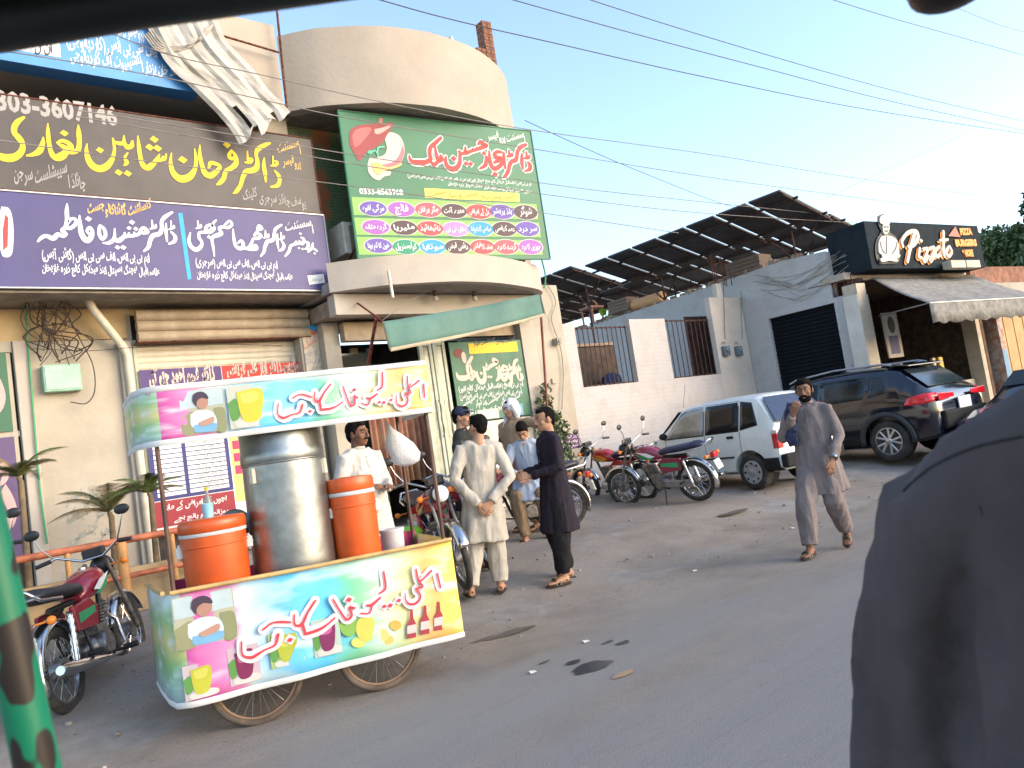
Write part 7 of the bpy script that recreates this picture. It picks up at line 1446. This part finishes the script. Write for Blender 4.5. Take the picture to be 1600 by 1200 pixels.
DR = thing('steel_drum', 'tall dented galvanised steel drum standing between the orange coolers', 'drum', tuple(c)); sm_ = mat('galvanised', (.33, .34, .335), .36, .9, var=.16, scale=7, bump=.22, bscale=5, dirt=.3, dirtcol=(.16, .15, .13))
q = MB(); q.lathe([(rd*.97, 0), (rd, .012), (rd, .30), (rd*1.0, .78), (rd*.985, .95)], 56, c); q.build('body', sm_, DR, smooth=True); q = MB(); q.lathe([(rd*1.005, .93), (rd*1.02, .94), (rd*1.02, 1.0), (rd*1.0, 1.01), (rd*.995, 1.24), (rd*.6, 1.26), (.01, 1.27)], 56, c); q.build('lid', sm_, DR, auto=.5); q = MB(); q.torus(c+Vector((0, 0, .012)), rd, .010, (0, 0, 1), 50, 6); q.build('bead', sm_, DR, smooth=True); q = MB(); q.torus(c+Vector((0, 0, .93)), rd*1.0, .008, (0, 0, 1), 50, 6); q.build('bead', sm_, DR, smooth=True)
for s_ in (-.82, .93): 
    a = ca+math.pi*1.5+s_*1.15; p = c+Vector((math.cos(a), math.sin(a), 0))*rd*1.02+Vector((0, 0, .86)); q = MB(); q.box(p, (.035, .035, .10), Matrix.Rotation(a, 3, 'Z')); q.build('clip', flat('clip_cream', (.6, .55, .45)), DR, bevel=.006)
# glass with cup on the left cooler, bucket, plate
u_, z_ = under(325, 800, .25); c = cp(u_, .25, h1+.685); q = MB(); q.lathe([(.03, 0), (.038, .09), (.036, .09), (.028, .005)], 20, c); tag(q.build('plastic_cup', mat('cup_blue', (.25, .50, .62), .2, var=.1, coat=.3), smooth=True), 'pale blue plastic cup standing on the left orange cooler', 'cup')
q = MB(); c2 = c+cu_*.01-cn*.07; q.lathe([(.026, 0), (.028, .05), (.028, .11), (.010, .14), (.009, .17)], 18, c2); q.k = 1; q.lathe([(.013, .17), (.013, .19), (.008, .195)], 12, c2); tag(q.build('glass_bottle', [mat('bottle_glass', (.50, .50, .46), .1, var=.1, trans=.6), flat('cap_yellow', (.75, .5, .04))], smooth=True), 'clear glass bottle with a yellow cap behind the pale blue cup', 'bottle')
u_, z_ = under(367, 808, .42); q = MB(); q.lathe([(.002, 0), (.10, .004), (.105, .012), (.10, .016), (.002, .012)], 28, cp(u_, .47, h1+.60), rot_to(cn+Vector((0, 0, .25)))); tag(q.build('steel_plate', mat('plate_steel', (.5, .5, .46), .3, .8), smooth=True), 'steel plate leaning behind the left orange cooler', 'plate')
u_, z_ = under(608, 800, .55); q = MB(); q.lathe([(.07, 0), (.085, .30), (.092, .31), (.092, .33), (.08, .33)], 24, cp(u_, .55, .665)); tag(q.build('plastic_bucket', mat('bucket_white', (.62, .63, .66), .4, var=.08, dirt=.15), smooth=True), 'white plastic bucket behind the bright right cooler', 'bucket')
# shopping bag hanging from the canopy
u_, z_ = under(603, 660, .60); c = cp(u_, .60, 1.79); q = MB(); V = []; F = []; n = 20; prof = [(.01, 0), (.025, -.06), (.07, -.12), (.115, -.19), (.12, -.27), (.10, -.33), (.04, -.355), (.005, -.36)]
for i, (r_, z) in enumerate(prof):
    for j in range(n):
        a = 2*math.pi*j/n; k = 1+.16*noise.noise((math.cos(a)*2, math.sin(a)*2, z*9)); V.append(c+cu_*(r_*k*math.cos(a)+.12*min(1, -z*3.5))+cn*(r_*.7*k*math.sin(a))+Vector((0, 0, z)))
for i in range(len(prof)-1):
    for j in range(n): F.append((i*n+j, i*n+(j+1) % n, (i+1)*n+(j+1) % n, (i+1)*n+j))
q.add(V, F); tag(q.build('carrier_bag', mat('bag_white', (.80, .83, .88), .35, var=.04, bump=.4, bscale=30, trans=.3), smooth=True), 'bulging white plastic bag hanging from the cart canopy by the vendor', 'bag')
# ---------------------------------------------------------------- vehicles
def gl(p): return Vector((p[0], p[1], gz(p[0], p[1])))
R = gl(PZ(1187, 764, .25)); h = D(83); d_ = Vector((math.cos(h), math.sin(h), 0)); l_ = Vector((-d_.y, d_.x, 0)); o_ = R-l_*.60-d_*.56; o_.z = .245; hatchback('small white hatchback parked nose-in against the whitewashed wall', tuple(o_), h)
R = gl(PZ(1397, 718, .25)); h = D(86); d_ = Vector((math.cos(h), math.sin(h), 0)); l_ = Vector((-d_.y, d_.x, 0)); o_ = R-l_*.84-d_*.87; o_.z = .215; suv('black-blue crossover car parked with its red tail lamps towards the road', tuple(o_), h, mat('paint_navy', (.004, .006, .015), .14, var=.05, coat=1.0, dirt=.12, dirtcol=(.10, .09, .08)))
suv('low dark slate sedan behind the crossover, mostly hidden by the driver', (17.4, 4.05, .0), D(177), mat('paint_slate', (.02, .026, .035), .2, var=.05, coat=.8, dirt=.2), True)
LABB = 'motorcycles parked along the shops'
R = gl(PZ(1095, 783, .25)); R.z = .25; motorcycle('maroon motorcycle with chrome mudguards nearest the white hatchback', tuple(R), D(100), (.22, .02, .045), 'white_green', 7, LABB, seatc=(.02, .025, .06))
f_ = PZ(922, 786, .28); h = D(98); motorcycle('bright red motorcycle behind the maroon one by the whitewashed wall', (f_.x+.05, f_.y-1.23, .27), D(92), (.38, .015, .02), 'orange', 6, LABB, seatc=(.02, .025, .07))
motorcycle('red and black motorcycle carrying the seated man, its tail to the right', (6.75, 7.45, .27), D(158), (.30, .02, .03), 'plain', 2, LABB)
R = PZ(118, 1110, .13); motorcycle('red motorcycle with white and green stripes at the left of the cart', (R.x-.02, R.y, .12), D(58), (.30, .015, .035), 'white_green', 9, LABB, cover=True)
p = PG(20, 1000); motorcycle('red motorcycle mostly hidden behind the green rickshaw pole', (.35, 6.9, .22), D(70), (.32, .015, .02), 'plain', 8, LABB)
a = PD(628, 790, 8.2); motorcycle('red motorcycle with its mirror up, parked just right of the vendor', (4.35, 6.95, .25), D(250), (.38, .015, .02), 'orange', -6, LABB); 
motorcycle('red-tanked motorcycle with blue seat beside the capped man', (5.0, 7.35, .27), D(248), (.34, .015, .03), 'white_green', -6, LABB, seatc=(.02, .03, .10))
p = PD(640, 833, 7.3); q = MB(); q.ball(p, (.13, .12, .07)); me_ = q.build('green_bag', flat('lime_bag', (.20, .50, .04)), smooth=True); tag(me_, 'bright green bag lying among the motorcycles behind the cart', 'bag')
# ---------------------------------------------------------------- people
wh_ = cloth('cream', (.44, .405, .35)); blk_ = cloth('black', (.022, .018, .026)); kh = cloth('khaki', (.30, .21, .13)); lb = cloth('paleblue', (.36, .41, .50)); gm = cloth('greymauve', (.20, .165, .16)); dk = cloth('darkgreen', (.025, .030, .026)); ivory = cloth('ivory', (.58, .55, .50)); tan_ = cloth('tan', (.24, .165, .10)); purpc = cloth('nightblue', (.020, .015, .024))
def ang(d): return D(d)-math.pi/2
# man with his back to us, hands clasped behind
p = PZ(765, 943, .05); WM, _ = person('man in a cream shalwar kameez with his hands clasped behind his back', (p.x, p.y, gz(p.x, p.y)), ang(62), dict(look=(-.55, .8, .05), wL=(-.055, -.19, .86), wR=(.045, -.20, .875), eL=(-.265, -.11, 1.10), eR=(.265, -.11, 1.10), hdL=(.75, -.02, -.45), hdR=(-.75, -.03, -.5), boL=(0, -1, 0), boR=(0, -1, .1), cuL=.5, cuR=.6, kL=(-.10, .03, .5), aL=(-.17, -.06, .09), aR=(.13, .04, .09), kR=(.11, .05, .5), fL=(-.15, 1, 0), fR=(.3, 1, 0), hem=.51, hemr=(.235, .165), waist=(.165, .118), broad=.95, cuffr=.075), 'tan', wh_, wh_, h=1.70, seed=3)
p = PZ(885, 914, .06); BM, _ = person('young man in near-black shalwar kameez standing in profile with joined hands', (p.x, p.y, gz(p.x, p.y)), ang(158), dict(look=(-.1, 1, -.08), eL=(-.23, .02, 1.12), eR=(.23, .02, 1.12), wL=(-.09, .26, 1.06), wR=(.09, .26, 1.08), hdL=(.3, 1, .1), hdR=(-.3, 1, .05), boL=(-.8, -.1, .5), boR=(.8, -.1, .5), cuL=.7, cuR=.7, hem=.50, hemr=(.20, .185), kL=(-.1, .03, .5), aL=(-.10, .05, .09), aR=(.11, -.08, .09), fL=(-.1, 1, 0), fR=(.15, 1, 0), waist=(.165, .118)), 'tan', purpc, cloth('black2', (.012, .011, .013)), h=1.72, seed=5)
p = Vector((4.74, 6.66, 0)); r_, T = person('man in dark green-black clothes wearing a navy cap, behind the cream-clad man', (p.x, p.y, gz(p.x, p.y)), ang(-52), dict(look=(.05, 1, -.05), eL=(-.24, -.02, 1.12), eR=(.26, .0, 1.12), wR=(.16, .24, 1.0), wL=(.0, .26, .98), hdL=(.6, .6, 0), hdR=(-.5, .7, 0), cuL=.8, cuR=.9, boL=(-.2, -.3, 1), boR=(.6, .2, .8), hem=.62), 'tan', dk, cloth('black2', (.012, .011, .013)), extras=('moustache',), h=1.72, seed=7)
q = MB(); F_ = ellip_frame((.05, 1, -.05), (0, 0, 1)); c0 = T(0, -.01, .055); q.ball(T(0, -.012, .048), (.0845, .100, .078), F_, 20, 10); V0 = T(0, .11, .05); q.slab([T(-.07, .07, .062), T(-.055, .135, .045), T(0, .160, .040), T(.055, .135, .045), T(.07, .07, .062)], (0, 0, .008)); q.build('cap', mat('cap_navy', (.012, .016, .05), .8, var=.1), r_, world=False, smooth=True)
q = MB(); q.ball((.10, .33, 1.02), (.05, .035, .03)); q.build('tissue', flat('tissue_white', (.7, .7, .68)), r_, world=False, smooth=True).name = 'tissue'
# man with white head scarf
p = Vector((6.45, 7.88, 0)); r_, T = person('man in khaki with a white scarf wrapped round his head, behind the seated man', (p.x, p.y, .30), ang(196), dict(look=(.35, 1, -.1), eL=(-.50, .02, 1.36), wL=(-.62, .20, 1.33), hdL=(-.3, .9, -.1), boL=(0, -.1, 1), eR=(.23, -.02, 1.1), wR=(.22, .1, .88), hem=.6), 'tan', kh, kh, h=1.76, seed=9, hair='black')
q = MB(); F_ = ellip_frame((.35, 1, -.1), (0, 0, 1)); q.ball(T(0, -.02, .045), (.098, .112, .10), F_, 20, 12); q.ball(T(0, -.07, -.03), (.09, .065, .11), F_, 16, 10)
q.tube([T(-.02, .07, .085), T(.07, .04, .05), T(.10, .0, -.03), T(.095, .03, -.12), T(.10, .07, -.22), T(.10, .08, -.32)], [(.02, .03), (.025, .04), (.025, .045), (.025, .045), (.022, .045), (.015, .04)], 10); q.tube([T(-.085, .035, .06), T(-.09, .0, -.04), T(-.075, -.03, -.13)], [(.02, .035)]*3, 8)
me = remesh(q, .009, 3, (.012, 4)); me.materials.append(mat('scarf_white', (.66, .64, .66), .85, var=.06)); obj_mesh('head_scarf', me, r_)
# seated man
p = Vector((6.22, 7.62, 0)); person('seated man in pale blue kameez and brown shalwar looking down at his hands', (6.20, 7.42, .22), ang(222), dict(hip=(0, -.20, .80), chest=(0, -.10, 1.10), neck=(0, -.02, 1.30), head=(0, .05, 1.42), look=(0, .75, -.7), sL=(-.17, -.04, 1.235), sR=(.17, -.04, 1.235), eL=(-.27, .02, .98), eR=(.27, .0, .98), wL=(-.07, .22, .84), wR=(.09, .22, .84), hdL=(.5, .7, -.2), hdR=(-.4, .8, -.2), boL=(-.3, 0, 1), boR=(.3, 0, 1), cuL=.8, cuR=.8,
    kL=(-.15, .24, .62), kR=(.16, .24, .62), aL=(-.15, .14, .09), aR=(.13, .20, .09), fL=(-.35, 1, 0), fR=(.3, 1, 0), hem=.70, hemc=(0, .02), hemr=(.2, .16), lap=[([(0, -.18, .82), (0, .05, .77), (.0, .22, .68), (0, .30, .55)], [(.12, .20), (.09, .22), (.06, .21), (.02, .19)])], cuffr=.07), 'tan', lb, tan_, h=1.68, seed=11)
# walking man
p = PZ(1302, 862, 0); r_, T = person('bearded man in grey-mauve shalwar kameez walking and holding a cloth to his chin', (p.x, p.y, 0), ang(196), dict(look=(-.10, 1, -.08), hip=(0, 0, .90), eR=(.26, .12, 1.15), wR=(.09, .24, 1.37), hdR=(-.45, .05, .9), boR=(.2, .9, -.2), cuR=.9, eL=(-.25, .04, 1.11), wL=(-.19, .22, .90), hdL=(.1, .4, -.9), boL=(-.8, .5, 0), kR=(.12, .22, .50), aR=(.14, .26, .09), kL=(-.10, .05, .50), aL=(-.10, -.24, .16), fR=(.2, 1, 0), fL=(-.1, 1, -.45), hem=.58, hemc=(0, -.03), hemr=(.235, .2), cuffr=.072), 'dark', gm, gm, extras=('beard',), h=1.70, seed=13)
q = MB(); q.tube([(.10, .22, 1.47), (.12, .20, 1.38), (.14, .17, 1.25), (.16, .15, 1.14), (.15, .14, 1.05)], [(.025, .03), (.03, .05), (.03, .06), (.025, .06), (.012, .05)], 10); me = remesh(q, .009, 2, (.012, 8)); me.materials.append(mat('cloth_checked', (.03, .04, .10), .85, var=.5, scale=40)); obj_mesh('neck_cloth', me, r_)
q = MB(); q.tube([(-.212, .198, .925), (-.205, .205, .915)], [.04, .04], 12); q.build('watch', mat('chrome', (.6, .6, .6)), r_, world=False, smooth=True)
# vendor
p = PD(560, 726, 6.75); person('smiling moustached juice seller in an ivory kameez behind the cart', (p.x+.02, p.y, gz(p.x, p.y)), ang(-78), dict(look=(-.28, 1, -.05), eL=(-.24, .02, 1.14), wL=(-.05, .26, 1.10), hdL=(.5, .8, .1), boL=(-.3, 0, 1), eR=(.26, .0, 1.12), wR=(.20, .26, 1.12), hdR=(-.4, .8, .1), boR=(.3, .1, 1), cuL=.8, cuR=.8, waist=(.2, .15)), 'dark', ivory, ivory, extras=('moustache',), h=1.74, seed=15)
# ---------------------------------------------------------------- rickshaw we look out of, and its driver
RK = thing('auto_rickshaw', 'auto rickshaw frame seen from its rear seat: chipped green pole and dark roof edge', 'rickshaw', (0, 0, .35))
chip = bpy.data.materials.new('chipped_green'); chip.use_nodes = True; nt = chip.node_tree; b = nt.nodes['Principled BSDF']; L = nt.links.new; N = nt.nodes.new; tc = N('ShaderNodeTexCoord'); mp = N('ShaderNodeMapping'); mp.inputs['Scale'].default_value = (34, 34, 16); L(tc.outputs['Object'], mp.inputs[0]); nz_ = N('ShaderNodeTexNoise'); nz_.inputs['Scale'].default_value = 1.0; nz_.inputs['Detail'].default_value = 1.5; L(mp.outputs[0], nz_.inputs[0]); mr_ = N('ShaderNodeMapRange'); mr_.inputs[1].default_value = .585; mr_.inputs[2].default_value = .60; L(nz_.outputs[0], mr_.inputs[0]); mx = N('ShaderNodeMix'); mx.data_type = 'RGBA'; L(mr_.outputs[0], mx.inputs[0]); mx.inputs[6].default_value = (.0, .19, .10, 1); mx.inputs[7].default_value = (.022, .014, .012, 1); L(mx.outputs[2], b.inputs['Base Color']); b.inputs['Roughness'].default_value = .45
q = MB(); pa_, pb2 = PD(-33, 783, .55), PD(59, 1200, .55); q.tube([pa_.lerp(pb2, t) for t in (-1.1, -.5, 0, .35, .7, 1, 1.6)], .0145, 20); q.build('frame_post', chip, RK, smooth=True)
q = MB(); q.tube([PD(-260, 82, .60), PD(0, 40, .60), PD(230, 2, .605), PD(560, -44, .61), PD(900, -100, .63)], .0195, 16); q.build('roof_rail', mat('roof_rail_dark', (.018, .024, .020), .5, var=.3), RK, smooth=True)
q = MB(); A_ = [PD(-300, 40, .59), PD(0, 2, .595), PD(560, -75, .60), PD(1000, -140, .62)]; B_ = [Vector((-1.3, -.1, 1.83)), Vector((-.9, -.6, 1.86)), Vector((0, -.9, 1.87)), Vector((.9, -.9, 1.87))]
q.slab(A_+list(reversed(B_)), (0, 0, .02)); q.build('roof_canopy', mat('canopy_dark', (.02, .025, .022), .8, var=.2), RK)
c = PD(1492, -34, .75); q = MB(); q.ball(c, (.03, .045, .028), None, 20, 12); q.tube([c, c+Vector((.15, -.1, .12))], .008, 8); q.build('mirror', mat('mirror_shell', (.03, .008, .006), .3, var=.1), RK, smooth=True)
q = MB(); q.box((1.08, .02, .62), (.45, .5, .12)); q.box((.84, .02, .85), (.06, .5, .40)); q.build('driver_seat', mat('seat_vinyl', (.03, .03, .032), .5), RK, bevel=.03); q = MB(); q.box((.6, -.2, .33), (2.6, 1.1, .04)); q.build('floor', mat('floor_dark', (.03, .03, .03), .8), RK)
dg_ = cloth('driver', (.105, .086, .090), .2)
DV, _ = person('rickshaw driver seen from behind, big dark grey shoulder at the right edge', (.90, .14, -.03), ang(4), dict(hip=(0, .02, .80), chest=(0, .0, 1.12), neck=(0, -.02, 1.50), sL=(-.232, -.01, 1.375), sR=(.232, -.01, 1.375), eL=(-.34, .02, 1.03), wL=(-.24, .30, .96), hdL=(.2, 1, 0), boL=(-.3, 0, 1), eR=(.29, .08, 1.12), wR=(.22, .32, 1.06), hdR=(-.2, 1, 0), boR=(.3, 0, 1), kL=(-.15, .42, .78), kR=(.15, .42, .78), aL=(-.15, .44, .42), aR=(.15, .44, .42), hem=.72, waist=(.21, .15), broad=1.22, fold=.016, head=(.08, .06, 1.64), placket=False, toes=False), 'brown', dg_, dg_, h=1.74, seed=17)
dgr = bpy.context.evaluated_depsgraph_get(); dgr.update(); kz = [c for c in DV.children if c.name.startswith('kameez')][0]; iv = kz.matrix_world.inverted()
def on_coat(px, py):
    o2 = iv @ CAM; e2 = iv @ (CAM+ray(px, py)); hit, loc, nor, _i = kz.ray_cast(o2, (e2-o2).normalized()); return (loc+nor*.0006) if hit else None
for ln, nm in (([(1412, 768), (1440, 742), (1470, 722), (1510, 704), (1550, 692), (1598, 682)], 'yoke_seam'),):
    P = [on_coat(*p) for p in cr(ln, 14)]; P = [p for p in P if p is not None]
    if len(P) > 2: q = MB(); q.tube([tuple(p) for p in P], .0016, 6); q.build(nm, cloth('driver_seam', (.045, .040, .045)), DV, world=False)
vd = Vector((math.sin(math.pi/2-_yaw), math.cos(math.pi/2-_yaw), 0))
for o, a in ((WM, 4.6), (BM, 1.8)): o.rotation_euler = (Matrix.Rotation(D(a), 3, vd) @ o.rotation_euler.to_matrix()).to_euler()
bpy.context.view_layer.update()
